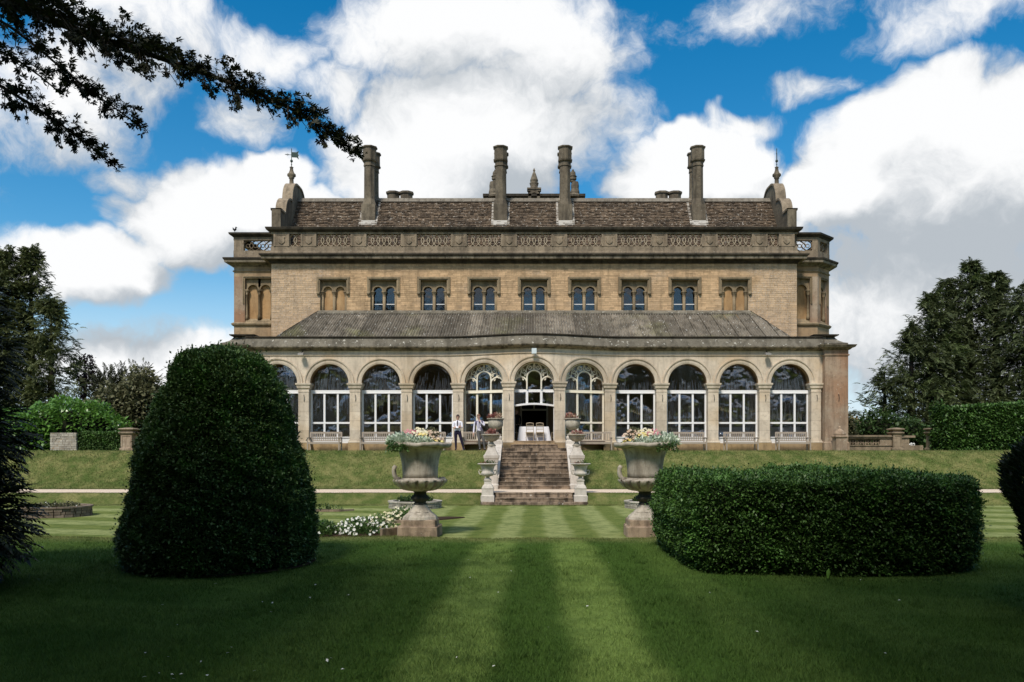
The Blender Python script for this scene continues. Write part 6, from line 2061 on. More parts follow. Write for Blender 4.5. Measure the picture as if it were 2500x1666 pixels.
# ------------------------------------------------------------------ stone planters and flower beds on the sunken lawn
def planter(x, y, r, h, label, mat):
    root = empty('round_planter', (x, y, Z_LOW)); tag(root, label, 'planter', 'low stone planters on the sunken lawn')
    q = MB(); q.lathe([(r - 0.06, Z_LOW - 0.05), (r - 0.06, Z_LOW + h - 0.07), (0.02, Z_LOW + h - 0.06)], x, y, 32); q.build('soil', M['soil'], root)
    nco = 3
    hh = (h - 0.05) / nco
    for c in range(nco):
        a = random.random()
        end = a + 2 * PI
        while a < end - 0.02:
            da = min(random.uniform(0.12, 0.34), end - a)
            q = MB(); q.cur = random.random()
            rr = r + random.uniform(-0.012, 0.012)
            z0, z1 = Z_LOW + c * hh + 0.006, Z_LOW + (c + 1) * hh - 0.006
            if c == 0: z0 -= 0.03
            pts = []
            for zz in (z0, z1):
                for (ra, aa) in ((rr, a + 0.012), (rr, a + da - 0.012), (rr - 0.12, a + da - 0.012), (rr - 0.12, a + 0.012)):
                    pts.append((x + ra * math.cos(aa), y + ra * math.sin(aa), zz))
            q.hexa(pts).build('stone', M[mat], root)
            a += da
    na = 12
    for i in range(na):
        a0, a1 = 2 * PI * i / na + 0.01, 2 * PI * (i + 1) / na - 0.01
        q = MB(); q.cur = random.random()
        vs, fs = [], []
        for j in range(4):
            a = a0 + (a1 - a0) * j / 3
            for (ra, zz) in ((r + 0.03, Z_LOW + h - 0.05), (r + 0.03, Z_LOW + h), (r - 0.16, Z_LOW + h), (r - 0.16, Z_LOW + h - 0.05)):
                vs.append((x + ra * math.cos(a), y + ra * math.sin(a), zz))
        for j in range(3):
            for k in range(4):
                fs.append((j * 4 + k, j * 4 + (k + 1) % 4, (j + 1) * 4 + (k + 1) % 4, (j + 1) * 4 + k))
        fs += [(0, 1, 2, 3), (15, 14, 13, 12)]
        q.add(vs, fs).build('coping_stone', M[mat], root)
planter(-4.50, 31.0, 0.99, 0.27, 'round pale rubble planter behind the left large urn', 'rubble')
planter(4.42, 31.0, 0.99, 0.27, 'round pale rubble planter behind the right large urn', 'rubble')
planter(-15.85, 27.2, 1.05, 0.34, 'round brown stone planter on the far left by the dark yew', 'darkrubble')

def bed(poly, label, kerb_edges, h=0.10):
    cx_ = sum(p[0] for p in poly) / len(poly); cy_ = sum(p[1] for p in poly) / len(poly)
    root = empty('flower_bed', (cx_, cy_, Z_LOW)); tag(root, label, 'flower bed', 'beds on the sunken lawn')
    n = len(poly)
    q = MB(); q.add([(p[0], p[1], Z_LOW - 0.03) for p in poly] + [(p[0] * 0.97 + cx_ * 0.03, p[1] * 0.97 + cy_ * 0.03, Z_LOW + 0.035) for p in poly] + [(cx_, cy_, Z_LOW + 0.08)],
                    [(i, (i + 1) % n, n + (i + 1) % n, n + i) for i in range(n)] + [(n + i, n + (i + 1) % n, 2 * n) for i in range(n)])
    q.build('soil', M['soil'], root)
    for (a, c) in kerb_edges:
        a, c = Vector((*poly[a], 0)), Vector((*poly[c], 0))
        L = (c - a).length; d = (c - a) / L
        t = 0.0
        while t < L - 0.05:
            w = min(random.uniform(0.5, 0.9), L - t)
            p0, p1 = a + d * (t + 0.006), a + d * (t + w - 0.006)
            q = MB(); q.bar((p0.x, p0.y, Z_LOW + h / 2 - 0.02), (p1.x, p1.y, Z_LOW + h / 2 - 0.02 + random.uniform(-0.01, 0.01)), 0.08, h + 0.04)
            q.build('kerb_stone', M['redstone'], root)
            t += w
    return root
bed([(-5.6, 20.6), (-3.85, 20.6), (-3.42, 21.35), (-4.4, 22.4), (-5.6, 22.0)], 'pointed bed of white pansies left of the big urn', [(1, 2)], 0.2)
bed([(-4.55, 24.2), (-3.3, 24.9), (-2.2, 26.4), (-2.75, 26.6), (-3.5, 26.3), (-5.0, 26.0), (-5.5, 25.2)], 'crescent bed of cream pansies behind the left big urn', [(0, 1)], 0.08)
bed([(-8.2, 28.9), (-6.9, 29.0), (-6.5, 29.5), (-8.3, 29.6)], 'narrow stone edged bed near the path, left of the pansies', [(0, 1), (1, 2)], 0.07)
bed([(3.3, 24.6), (4.6, 24.1), (5.4, 25.4), (4.2, 26.3), (3.0, 26.2)], 'crescent bed mostly hidden behind the right big urn', [(0, 1)], 0.08)

# ------------------------------------------------------------------ pale strips added behind the glazing to imitate its bright streaks
ORD = ['first', 'second', 'third', 'fourth', 'fifth', 'sixth']
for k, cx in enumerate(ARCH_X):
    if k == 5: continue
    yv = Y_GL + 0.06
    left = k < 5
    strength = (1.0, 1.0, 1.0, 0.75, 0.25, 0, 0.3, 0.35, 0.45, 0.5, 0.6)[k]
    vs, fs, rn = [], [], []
    def streak_quad(x0, z0, x1, z1, w, dy=0.0):
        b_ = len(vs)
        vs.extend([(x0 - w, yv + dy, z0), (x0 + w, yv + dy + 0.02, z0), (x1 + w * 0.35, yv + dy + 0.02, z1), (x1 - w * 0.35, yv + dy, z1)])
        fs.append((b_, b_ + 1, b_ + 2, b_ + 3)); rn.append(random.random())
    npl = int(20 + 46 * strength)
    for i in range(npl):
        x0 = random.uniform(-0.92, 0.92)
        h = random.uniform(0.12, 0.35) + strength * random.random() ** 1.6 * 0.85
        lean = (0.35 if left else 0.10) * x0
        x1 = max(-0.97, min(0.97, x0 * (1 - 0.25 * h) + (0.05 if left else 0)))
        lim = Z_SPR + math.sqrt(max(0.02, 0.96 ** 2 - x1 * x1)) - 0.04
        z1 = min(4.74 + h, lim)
        streak_quad(x0, 4.74, x1, z1, random.uniform(0.022, 0.055), random.uniform(0, 0.03))
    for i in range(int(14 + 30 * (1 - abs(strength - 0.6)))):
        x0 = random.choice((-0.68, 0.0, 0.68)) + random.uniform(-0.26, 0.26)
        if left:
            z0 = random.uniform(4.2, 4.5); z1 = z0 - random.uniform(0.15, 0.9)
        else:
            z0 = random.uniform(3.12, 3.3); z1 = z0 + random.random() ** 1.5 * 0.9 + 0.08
        streak_quad(x0, z0, x0 + random.uniform(-0.10, 0.10), z1, random.uniform(0.022, 0.06), random.uniform(0, 0.03))
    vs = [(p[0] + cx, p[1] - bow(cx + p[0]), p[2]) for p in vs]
    me = fast_mesh('streak_strips', np.array(vs) - np.array([cx, yv, 4.0]), np.array(fs), rn)
    o = link_mesh('streak_strips', me, M['glass_streak'], None, (cx, yv, 4.0))
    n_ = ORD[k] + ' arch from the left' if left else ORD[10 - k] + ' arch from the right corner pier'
    tag(o, 'pale strips added for bright streaks in the glass of the ' + n_, 'drape', 'added streaks behind the arcade glass')

# ------------------------------------------------------------------ clipped plants
def lumps(P, amp, k):
    """smooth pseudo-random bulge for points P"""
    a = np.sin(P[:, 0] * k + 1.7 * np.sin(P[:, 2] * k * 0.8 + 0.5)) + np.sin(P[:, 1] * k * 1.1 + 1.3 * np.sin(P[:, 0] * k * 0.7)) + np.sin(P[:, 2] * k * 1.3 + P[:, 0] * k * 0.5 + 2.0)
    return amp * a / 3

def soil_ring(root, x, y, rx, ry, z):
    q = MB()
    n = 48
    q.add([(x + rx * math.cos(2 * PI * i / n) * (1 + 0.015 * math.sin(7 * i)), y + ry * math.sin(2 * PI * i / n) * (1 + 0.015 * math.sin(5 * i)), z) for i in range(n)] + [(x, y, z + 0.02)],
          [(i, (i + 1) % n, n) for i in range(n)])
    return q.build('bare_soil', M['soil'], root)

def clipped(name, label, cat, x, y, surf, n, size, mat, core, soil=None, group=None):
    """surf(n) -> points and outward normals round the origin"""
    root = empty(name, (x, y, 0)); tag(root, label, cat, group)
    P, N_ = surf(n)
    P = P + N_ * (lumps(P, 0.055, 3.1) + lumps(P + 3, 0.04, 7.0) + lumps(P + 7, 0.035, 17.0) + lumps(P + 5, 0.025, 31.0))[:, None]
    depth = -np.abs(rng.normal(size=n)) * 0.055 + 0.03 * rng.random(n)
    stray = rng.random(n) < 0.025
    depth = np.where(stray, 0.02 + 0.09 * rng.random(n) ** 2, depth)
    P = P + N_ * depth[:, None]
    d = N_ * 0.55 + 0.75 * rand_dirs(n) + np.array([0, 0, 0.25])
    foliage('leaves', LEAF, P + np.array([x, y, 0]), d, size * (0.65 + 0.7 * rng.random(n)), mat, root)
    core(root)
    if soil: soil_ring(root, x, y, *soil)
    return root

# conical topiary on the left
TPX, TPY = -4.52, 11.85
TP = [(1.20, -0.02), (1.34, 0.05), (1.43, 0.22), (1.435, 0.45), (1.37, 0.80), (1.30, 1.06), (1.19, 1.555), (1.08, 2.02), (0.97, 2.50), (0.90, 2.66), (0.75, 2.86), (0.57, 2.99), (0.30, 3.055), (0.0, 3.07)]
TP = [(r * (0.92 if z < 1.6 else 0.88 if z < 2.1 else 0.84), z) for (r, z) in TP]
TPr = np.array([p[0] for p in TP]); TPz = np.array([p[1] for p in TP])
def topiary_surf(n):
    seg = np.hypot(np.diff(TPr), np.diff(TPz)); wgt = seg * (TPr[:-1] + TPr[1:]) / 2
    i = rng.choice(len(seg), n, p=wgt / wgt.sum())
    t = rng.random(n)
    r = TPr[i] + (TPr[i + 1] - TPr[i]) * t; z = TPz[i] + (TPz[i + 1] - TPz[i]) * t
    nr_, nz_ = (TPz[i + 1] - TPz[i]) / seg[i], -(TPr[i + 1] - TPr[i]) / seg[i]
    a = rng.random(n) * 2 * PI
    P = np.stack([r * np.cos(a), r * np.sin(a), z], -1)
    N_ = np.stack([nr_ * np.cos(a), nr_ * np.sin(a), nz_], -1)
    return P, N_
def topiary_core(root):
    q = MB(); q.smooth = True
    q.lathe([(max(r - 0.10, 0.02), z - (0.06 if z > 2.6 else 0)) for (r, z) in TP], TPX, TPY, 40)
    q.build('twigs', M['core'], root)
    q = MB(); q.lathe([(0.12, -0.1), (0.10, 1.0)], TPX, TPY, 10); q.build('trunk', M['bark'], root)
clipped('topiary_bush', 'large dark domed box topiary on the left lawn', 'topiary', TPX, TPY, topiary_surf, 165000, 0.044, M['box'], topiary_core, (1.30, 1.30, 0.014))

# clipped hedge on the right, oval in plan
HX, HY, HA, HB, HT, HE = 4.09, 12.75, 2.0, 2.10, 1.25, 6.0
def hedge_surf(n):
    def plan(a, k=1.0):
        c, s = np.cos(a), np.sin(a)
        r = (np.abs(c / HA) ** HE + np.abs(s / HB) ** HE) ** (-1 / HE)
        return r * c * k, r * s * k
    ns = int(n * 0.62)
    a = rng.random(ns) * 2 * PI
    z = rng.random(ns) ** 1.0 * HT
    rd = np.clip((z - (HT - 0.12)) / 0.12, 0, 1)
    tuck = np.clip((0.25 - z) / 0.25, 0, 1)
    k = 1 - 0.03 * rd ** 2 - 0.05 * tuck
    x_, y_ = plan(a, 1.0)
    x_, y_ = x_ * k, y_ * k
    nx_ = np.sign(x_) * np.abs(x_ / HA) ** (HE - 1) / HA; ny_ = np.sign(y_) * np.abs(y_ / HB) ** (HE - 1) / HB
    N1 = np.stack([nx_, ny_, np.zeros(ns)], -1); N1 /= np.linalg.norm(N1, axis=1, keepdims=True)
    N1 = N1 + np.stack([np.zeros(ns), np.zeros(ns), rd ** 2 * 1.1], -1); N1 /= np.linalg.norm(N1, axis=1, keepdims=True)
    P1_ = np.stack([x_, y_, z], -1)
    nt = n - ns
    a = rng.random(nt) * 2 * PI
    x_, y_ = plan(a, 0.975 * np.sqrt(rng.random(nt)))
    P2_ = np.stack([x_, y_, np.full(nt, HT) + 0.02 * np.sin(x_ * 3) + 0.02 * np.sin(y_ * 4 + x_)], -1)
    N2 = np.tile(np.array([[0, 0, 1.0]]), (nt, 1))
    return np.concatenate([P1_, P2_]), np.concatenate([N1, N2])
def hedge_core(root):
    q = MB()
    n = 60
    vs, fs = [], []
    for (z, k) in ((0.02, 0.86), (0.2, 0.94), (HT - 0.2, 0.94), (HT - 0.09, 0.90)):
        for i in range(n):
            a = 2 * PI * i / n
            r = (abs(math.cos(a) / HA) ** HE + abs(math.sin(a) / HB) ** HE) ** (-1 / HE) * k
            vs.append((HX + r * math.cos(a), HY + r * math.sin(a), z))
    for j in range(3):
        for i in range(n):
            fs.append((j * n + i, j * n + (i + 1) % n, (j + 1) * n + (i + 1) % n, (j + 1) * n + i))
    fs.append(tuple(3 * n + i for i in range(n)))
    q.add(vs, fs).build('twigs', M['core'], root)
clipped('clipped_hedge', 'broad low yew hedge with flat green top on the right lawn', 'hedge', HX, HY, hedge_surf, 180000, 0.044, M['hedge'], hedge_core, (1.95, 2.05, 0.014))

# dark columnar bush cut by the right edge of the view
RBX, RBY = 6.1, 7.75
def rb_surf(n):
    zz = np.array([0.05, 0.3, 0.8, 1.15, 1.45, 1.68, 1.78]); rr = np.array([0.75, 1.05, 1.28, 1.42, 1.38, 1.15, 0.0])
    t = rng.random(n) ** 0.9
    z = 0.05 + 1.73 * t
    r = np.interp(z, zz, rr)
    a = rng.random(n) * 2 * PI
    P = np.stack([r * np.cos(a), r * np.sin(a), z], -1)
    N_ = np.stack([np.cos(a), np.sin(a), 0.3 + 0 * a], -1); N_ /= np.linalg.norm(N_, axis=1, keepdims=True)
    return P, N_
rb = empty('columnar_bush', (RBX, RBY, 0)); tag(rb, 'dark upright bush on a bare trunk cut off by the right edge', 'bush')
P, N_ = rb_surf(9000)
P = P + N_ * (lumps(P, 0.10, 5))[:, None] + np.array([RBX, RBY, 0])
foliage('leaves', SPRIG, P, N_ * 0.5 + np.array([0, 0, 1.0]) + 0.35 * rand_dirs(len(P)), 0.10 * (0.6 + 0.8 * rng.random(len(P))), M['yew'], rb)
q = MB(); q.smooth = True; q.lathe([(0.3, 0.3), (0.85, 0.55), (1.2, 0.85), (1.3, 1.2), (1.2, 1.5), (0.8, 1.68), (0.1, 1.72)], RBX, RBY, 24); q.build('twigs', M['core'], rb)
q = MB(); q.tube([(RBX, RBY, -0.1), (RBX - 0.05, RBY, 0.2), (RBX + 0.02, RBY, 0.6)], [0.16, 0.11, 0.1], 8); q.build('trunk', M['bark'], rb)
q = MB(); q.tube([(RBX - 1.05, RBY - 0.1, -0.05), (RBX - 1.0, RBY - 0.1, 0.2), (RBX - 0.9, RBY, 0.6)], [0.035, 0.03, 0.025], 6); q.build('side_stem', M['bark'], rb)

# feathery dark yew at the left edge
ly = empty('yew_bush', (-7.3, 9.6, 0)); tag(ly, 'feathery black green yew filling the left edge', 'yew')
vols = [((-7.52, 9.6, 0.75), (1.45, 1.2, 0.85), 3600), ((-7.55, 9.7, 1.75), (1.32, 1.2, 0.9), 3000), ((-7.85, 9.9, 2.75), (1.42, 1.1, 0.9), 2600), ((-8.0, 10.0, 3.55), (1.3, 1.0, 0.8), 1600)]
PP_, DD_ = [], []
for (c, r, n) in vols:
    d = rand_dirs(n)
    rad = 0.62 + 0.42 * rng.random(n)
    PP_.append(np.array(c) + d * np.array(r) * rad[:, None]); DD_.append(d + np.array([0, 0, -0.12]) + 0.35 * rand_dirs(n))
PP_, DD_ = np.concatenate(PP_), np.concatenate(DD_)
keep = PP_[:, 2] > 0.12
foliage('needles', SPRIG, PP_[keep], DD_[keep], 0.15 * (0.6 + 0.9 * rng.random(keep.sum())), M['yew'], ly)
q = MB(); q.smooth = True
for (c, r, n) in vols:
    q.lathe([(0.05, c[2] - r[2] * 0.8), (r[0] * 0.55, c[2] - r[2] * 0.5), (r[0] * 0.78, c[2]), (r[0] * 0.55, c[2] + r[2] * 0.5), (0.05, c[2] + r[2] * 0.8)], c[0], c[1], 16)
q.build('twigs', M['core'], ly)
q = MB(); q.tube([(-7.4, 9.6, -0.1), (-7.4, 9.7, 1.5), (-7.7, 9.9, 3.4)], [0.2, 0.16, 0.06], 8); q.build('trunk', M['bark'], ly)

# ------------------------------------------------------------------ the cedar whose boughs hang into the view
cd = empty('cedar_tree', (-9.8, 2.0, 0)); tag(cd, 'dark cedar whose drooping boughs hang across the upper left sky', 'tree')
q = MB(); q.smooth = True
q.tube([(-9.8, 2.0, -0.3), (-9.8, 2.0, 0.6), (-9.75, 2.0, 4), (-9.8, 2.0, 9), (-9.8, 1.9, 16)], [0.95, 0.7, 0.6, 0.45, 0.12], 14); q.build('trunk', M['bark'], cd)
def bezier_path(pts, n):
    pts = np.array(pts, float)
    seg = np.linalg.norm(np.diff(pts, axis=0), axis=1); s = np.concatenate([[0], np.cumsum(seg)]) / seg.sum()
    t = np.linspace(0, 1, n)
    out = np.stack([np.interp(t, s, pts[:, k]) for k in range(3)], -1)
    for _ in range(2):
        out[1:-1] = (out[:-2] + 2 * out[1:-1] + out[2:]) / 4
    return out
bough_px = [
    ([(-260, -130, 7.0), (-40, -20, 7.4), (180, 75, 7.7), (420, 150, 8.0), (600, 215, 8.2), (740, 275, 8.4), (830, 328, 8.5), (878, 384, 8.6)], 0.40, 0.11, 9500, (-9.8, 2.0, 7.4), 0.050),
    ([(-200, 110, 7.2), (-20, 195, 7.5), (90, 262, 7.7), (180, 325, 7.9), (245, 375, 8.0), (285, 412, 8.05)], 0.32, 0.09, 4300, (-9.8, 2.0, 6.4), 0.036),
    ([(-150, -30, 7.6), (30, 60, 7.9), (130, 150, 8.1), (215, 225, 8.2), (290, 265, 8.25), (345, 312, 8.3)], 0.24, 0.09, 3600, (-9.8, 2.0, 7.0), 0.026),
    ([(-220, -120, 6.8), (0, -20, 7.1), (160, 50, 7.3), (330, 105, 7.5), (430, 140, 7.6)], 0.36, 0.15, 4200, (-9.8, 2.0, 7.7), 0.040),
    ([(-220, 60, 7.0), (0, 110, 7.2), (90, 175, 7.4), (150, 230, 7.5)], 0.24, 0.10, 2200, (-9.8, 2.0, 6.9), 0.03),
    ([(150, 60, 7.9), (240, 110, 8.0), (310, 150, 8.1), (370, 200, 8.15)], 0.12, 0.06, 700, (-9.8, 2.0, 7.2), 0.016),
]
for (pxs, th0, th1, n, root_pt, br) in bough_px:
    pts = [root_pt] + [at(*p) for p in pxs]
    path = bezier_path(pts, 40)
    q = MB(); q.smooth = True
    q.tube(path, list(np.linspace(br * 2.2, 0.006, 40)), 7); bo_ = q.build('bough', M['bark'], cd)
    # foliage sits mostly along the upper side, with hanging twiglets below
    i0 = int(40 * 0.30)
    tt = rng.random(n)
    idx = i0 + tt * (39 - i0)
    ip = idx.astype(int).clip(0, 38); fr_ = idx - ip
    base = path[ip] * (1 - fr_)[:, None] + path[ip + 1] * fr_[:, None]
    tang = path[ip + 1] - path[ip]; tang /= np.linalg.norm(tang, axis=1, keepdims=True)
    th = th0 + (th1 - th0) * tt
    up_off = np.where(rng.random(n) < 0.82, rng.random(n) ** 1.3, -0.35 * rng.random(n)) * th
    fac = 0.85 + 0.35 * np.sin(idx * 2.3 + br * 90) + 0.2 * np.sin(idx * 5.1)
    side = np.clip(rng.normal(size=(n, 3)), -1.4, 1.4) * 0.36 * th[:, None]
    P = base + np.stack([0 * th, 0 * th, up_off * fac], -1) + side * np.array([1, 1.2, 0.3])
    # gather the needles into tufts
    tuft = P[rng.integers(0, n, n // 9)]
    pick_ = rng.integers(0, len(tuft), n)
    P = np.where((rng.random(n) < 0.72)[:, None], tuft[pick_] + rng.normal(size=(n, 3)) * 0.030, P)
    d = tang * 0.6 + rand_dirs(n) * 0.85 + np.array([0, 0, 0.12])
    thin = rng.random(n) < 0.42
    foliage('needles', TUFT, P[thin], d[thin], 0.054 * (0.5 + 0.9 * rng.random(thin.sum())), M['cedar'], cd)
    # hanging twigs
    tw = MB()
    HPs, HDs = [], []
    for k in range(int(n / 34)):
        j = random.randint(i0, 37)
        p0 = Vector(path[j]) + Vector((random.uniform(-.05, .05), random.uniform(-.1, .1), -0.01))
        L = random.uniform(0.06, 0.26) * (1.0 if th0 > 0.2 else 0.7)
        p1 = p0 + Vector((random.uniform(-.02, .10), random.uniform(-.05, .05), -L * 0.55)); p2 = p1 + Vector((random.uniform(-.02, .08), 0, -L * 0.45))
        tw.tube([p0, p1, p2], [0.005, 0.004, 0.002], 4)
        for _ in range(random.randint(2, 6)):
            f_ = random.uniform(0.45, 1.0)
            HPs.append(tuple(p0.lerp(p2, f_))); HDs.append((random.uniform(-.5, .5), random.uniform(-.5, .5), -1))
    tw.build('twig', M['bark'], cd, kind='stuff')
    if HPs:
        foliage('needles', TUFT, np.array(HPs), np.array(HDs), 0.045 * (0.6 + 0.8 * rng.random(len(HPs))), M['cedar'], cd)

def round_crown(root, c, r, n, size, mat, tmpl=LEAF, name='crown', shell=0.55, holes=0.35, flat=0.0):
    d = rand_dirs(int(n * 1.6))
    rad = shell + (1 - shell) * rng.random(len(d)) ** 0.6
    P = d * rad[:, None]
    h = np.sin(P[:, 0] * 5.1 + c[0]) + np.sin(P[:, 1] * 4.3 + 2 + c[1]) + np.sin(P[:, 2] * 5.7 + 1)
    keep = (h > -3 + 3.2 * holes) | (rng.random(len(d)) < 0.35)
    P, d = P[keep][:n], d[keep][:n]
    bulge = 1 + 0.13 * np.sin(d[:, 0] * 6 + c[0]) * np.sin(d[:, 1] * 5 + 1) + 0.12 * np.sin(d[:, 2] * 7 + c[1] + d[:, 0] * 4)
    W = np.array(c) + P * np.array(r) * bulge[:, None]
    return foliage(name, tmpl, W, d * 0.5 + rand_dirs(len(P)) * 0.9, size * (0.6 + 0.8 * rng.random(len(P))), mat, root)

# the cedar's crown and the trees behind the viewer that shade the near lawn
round_crown(cd, (-10.6, -1.2, 11.8), (4.6, 4.4, 6.0), 1500, 0.75, M['cedar'], SPRIG)
def big_tree(name, label, x, y, h, c, r, n, size, mat, group):
    t_ = empty(name, (x, y, 0)); tag(t_, label, 'tree', group)
    q = MB(); q.smooth = True
    q.tube([(x, y, -0.3), (x, y, 0.5), (x + 0.1, y, h * 0.3), (x, y + 0.1, h * 0.85)], [0.7, 0.5, 0.42, 0.08], 12)
    q.build('trunk', M['bark'], t_)
    for k in range(7):
        a = k * 2.4; z = h * (0.3 + 0.07 * k)
        q = MB(); q.smooth = True
        q.tube([(x + 0.05, y, z), (x + 0.3 * r[0] * math.cos(a), y + 0.3 * r[1] * math.sin(a), z + 1.2), (x + 0.75 * r[0] * math.cos(a), y + 0.75 * r[1] * math.sin(a), z + 2.4)], [0.18, 0.12, 0.04], 7)
        q.build('limb', M['bark'], t_)
    round_crown(t_, c, r, n, size, mat)
    return t_
GT = 'tall trees behind the viewer'
big_tree('oak_tree', 'broad tree behind the viewer shading the left lawn', -7.8, -2.0, 18, (-7.8, -2.0, 11.4), (3.6, 4.6, 6.8), 1700, 0.55, M['bush'], GT)
big_tree('oak_tree', 'broad tree behind the viewer shading the right lawn', 2.2, -1.9, 18, (2.4, -1.9, 11.2), (3.4, 4.6, 6.8), 2200, 0.55, M['bush'], GT)
big_tree('oak_tree', 'tree at the right behind the viewer shading the right edge', 10.4, -1.2, 17, (10.4, -1.2, 10.8), (3.6, 4.4, 6.6), 2600, 0.6, M['bush'], GT)
big_tree('oak_tree', 'tree at the far left behind the viewer', -17.6, -1.8, 18, (-17.6, -1.8, 11.2), (4.2, 4.6, 6.8), 9000, 0.65, M['bush'], GT)
big_tree('oak_tree', 'second row tree behind the viewer', 0.5, -15, 19, (0.5, -15, 11), (6, 5, 8), 9000, 0.8, M['bush'], GT)
big_tree('oak_tree', 'second row tree at the right behind the viewer', 14, -16, 19, (14, -16, 10), (7, 5, 8), 9000, 0.8, M['bush'], GT)
big_tree('oak_tree', 'second row tree at the left behind the viewer', -13, -17, 19, (-13, -17, 10), (7, 5, 8), 9000, 0.8, M['bush'], GT)

# ------------------------------------------------------------------ conifers and shrubs beyond the terrace
def conifer(name, label, spires, mat, group, n, size, z0=Z_TER, droop=0.55, loc=None):
    """spires: (x, y, top z, base radius, power)"""
    x0, y0 = spires[0][0], spires[0][1]
    root = empty(name, (x0, y0, z0)); tag(root, label, 'tree', group)
    for (x, y, zt, r, pw) in spires:
        q = MB(); q.smooth = True
        q.tube([(x, y, z0 - 0.3), (x, y, z0 + (zt - z0) * 0.5), (x, y, zt)], [0.35 * r / 5 + 0.1, 0.2 * r / 5 + 0.06, 0.03], 8); q.build('trunk', M['bark'], root)
    tot = sum(s[3] * (s[2] - z0) for s in spires)
    PA, DA_ = [], []
    for (x, y, zt, r, pw) in spires:
        H = zt - z0
        nb = int(n * r * H / tot / 16)
        for b_ in range(nb):
            t = random.random() ** 1.15
            z = z0 + H * (0.03 + 0.97 * t)
            a = random.random() * 2 * PI
            if math.sin(a) > 0.35 and random.random() < 0.6: a = -a
            L = r * (1 - t) ** pw * random.choice((0.6, 0.75, 0.85, 0.95, 1.0, 1.18)) * random.uniform(0.92, 1.06) + 0.3
            k = 16
            s_ = np.sort(rng.random(k)) ** 0.7
            rise = 0.34 * L * (0.35 + t)
            px_ = x + math.cos(a) * L * s_; py_ = y + math.sin(a) * L * s_
            pz_ = z + rise * s_ - droop * L * 0.36 * s_ ** 2 + 0.22 * L * np.clip(s_ - 0.75, 0, 1)
            spread = (0.12 - 0.06 * s_) * L * 0.5 + 0.05
            PA.append(np.stack([px_ + rng.normal(size=k) * spread, py_ + rng.normal(size=k) * spread, pz_ + rng.normal(size=k) * 0.12], -1))
            DA_.append(np.tile(np.array([[math.cos(a), math.sin(a), 0.35 - droop * 0.8]]), (k, 1)) + 0.75 * rand_dirs(k))
    PA, DA_ = np.concatenate(PA), np.concatenate(DA_)
    keep = PA[:, 2] > z0 + 0.1
    PA, DA_ = PA[keep], DA_[keep]
    foliage('crown', SPRIG if droop < 0.6 else DROOP, PA, DA_, size * (0.6 + 0.8 * rng.random(len(PA))), mat, root)
    return root
def spire(px, py, D, r, pw=0.9): return (X(px, D), D, Z(py, D), r, pw)
conifer('cypress_tree', 'tall ragged cypress with several tops at the right', [spire(2368, 645, 64, 7.4, 1.0), spire(2432, 672, 63, 6.0, 1.05), spire(2272, 722, 62, 5.4, 0.95), spire(2310, 690, 64, 5.0, 1.05), spire(2225, 800, 61, 4.6, 0.9), spire(2160, 915, 60, 3.0, 0.75)], M['conifer2'], 'conifers beside the house', 29000, 0.36, droop=0.35)
conifer('cypress_tree', 'dark cypress cut by the right edge above the tall hedge', [spire(2505, 700, 60, 5.6, 0.8), spire(2560, 640, 60, 6, 0.8)], M['conifer2'], 'conifers beside the house', 10000, 0.36, droop=0.35)
conifer('spruce_tree', 'tall drooping conifer on the left edge of the sky', [spire(76, 612, 58, 4.4, 0.9), spire(18, 618, 57, 4.2, 0.9), spire(-60, 600, 58, 4.5, 0.9), spire(125, 735, 56, 3.0, 0.7)], M['conifer'], 'conifers beside the house', 21000, 0.36, droop=0.4)
def shrub(name, label, cat, blobs, mat, n, size, trunk=True, tmpl=LEAF, holes=0.3, shell=0.5):
    x0, y0 = blobs[0][0][0], blobs[0][0][1]
    root = empty(name, (x0, y0, Z_TER)); tag(root, label, cat)
    tot = sum(b[1][0] * b[1][2] for b in blobs)
    for (c, r) in blobs:
        round_crown(root, c, r, int(n * r[0] * r[2] / tot), size, mat, tmpl, 'foliage', shell, holes)
        if holes < 0.4:
            q = MB(); q.smooth = True
            q.lathe([(0.05, c[2] - 0.75 * r[2]), (0.5 * r[0], c[2] - 0.5 * r[2]), (0.68 * r[0], c[2]), (0.5 * r[0], c[2] + 0.5 * r[2]), (0.05, c[2] + 0.68 * r[2])], c[0], c[1], 14); q.build('twigs', M['core'], root)
    if trunk:
        q = MB(); q.tube([(x0, y0, Z_TER - 0.2), (x0 + 0.1, y0, blobs[0][0][2])], [0.18, 0.08], 8)
        for (c, r) in blobs: q.tube([(x0, y0, Z_TER + 0.5), c], [0.1, 0.03], 6)
        q.build('trunk', M['bark'], root)
    return root
shrub('copper_beech', 'small purple leaved tree behind the left conifer', 'tree', [((X(205, 62), 62, Z(905, 62)), (0.9, 1.0, 1.2)), ((X(225, 62), 62, Z(960, 62)), (0.9, 1.0, 1.6))], M['copper'], 2600, 0.22, holes=0.55)
# yew with stiff rising shoots
yw = empty('spiky_yew', (X(290, 55), 55, Z_TER)); tag(yw, 'dark yew with stiff upward shoots behind the laurel', 'tree')
PS, DS = [], []
for k in range(150):
    a = random.uniform(0, PI); bx = X(290, 55) + random.uniform(-1.7, 1.9); by = 55 + random.uniform(-1, 1)
    d = Vector((math.cos(a) * 0.9 + (0.35 if bx > X(290, 55) else -0.1), random.uniform(-0.3, 0.3), 0.55 + 0.5 * math.sin(a))).normalized()
    p0 = Vector((bx, by, Z(965, 55) + random.uniform(-0.4, 0.9)))
    L = random.uniform(0.8, 1.7)
    for s_ in np.linspace(0, 1, 12):
        PS.append(tuple(p0 + d * L * s_)); DS.append(tuple(d + Vector((random.uniform(-.4, .4), random.uniform(-.4, .4), random.uniform(-.2, .4)))))
foliage('shoots', SPRIG, np.array(PS), np.array(DS), 0.22, M['cedar'], yw)
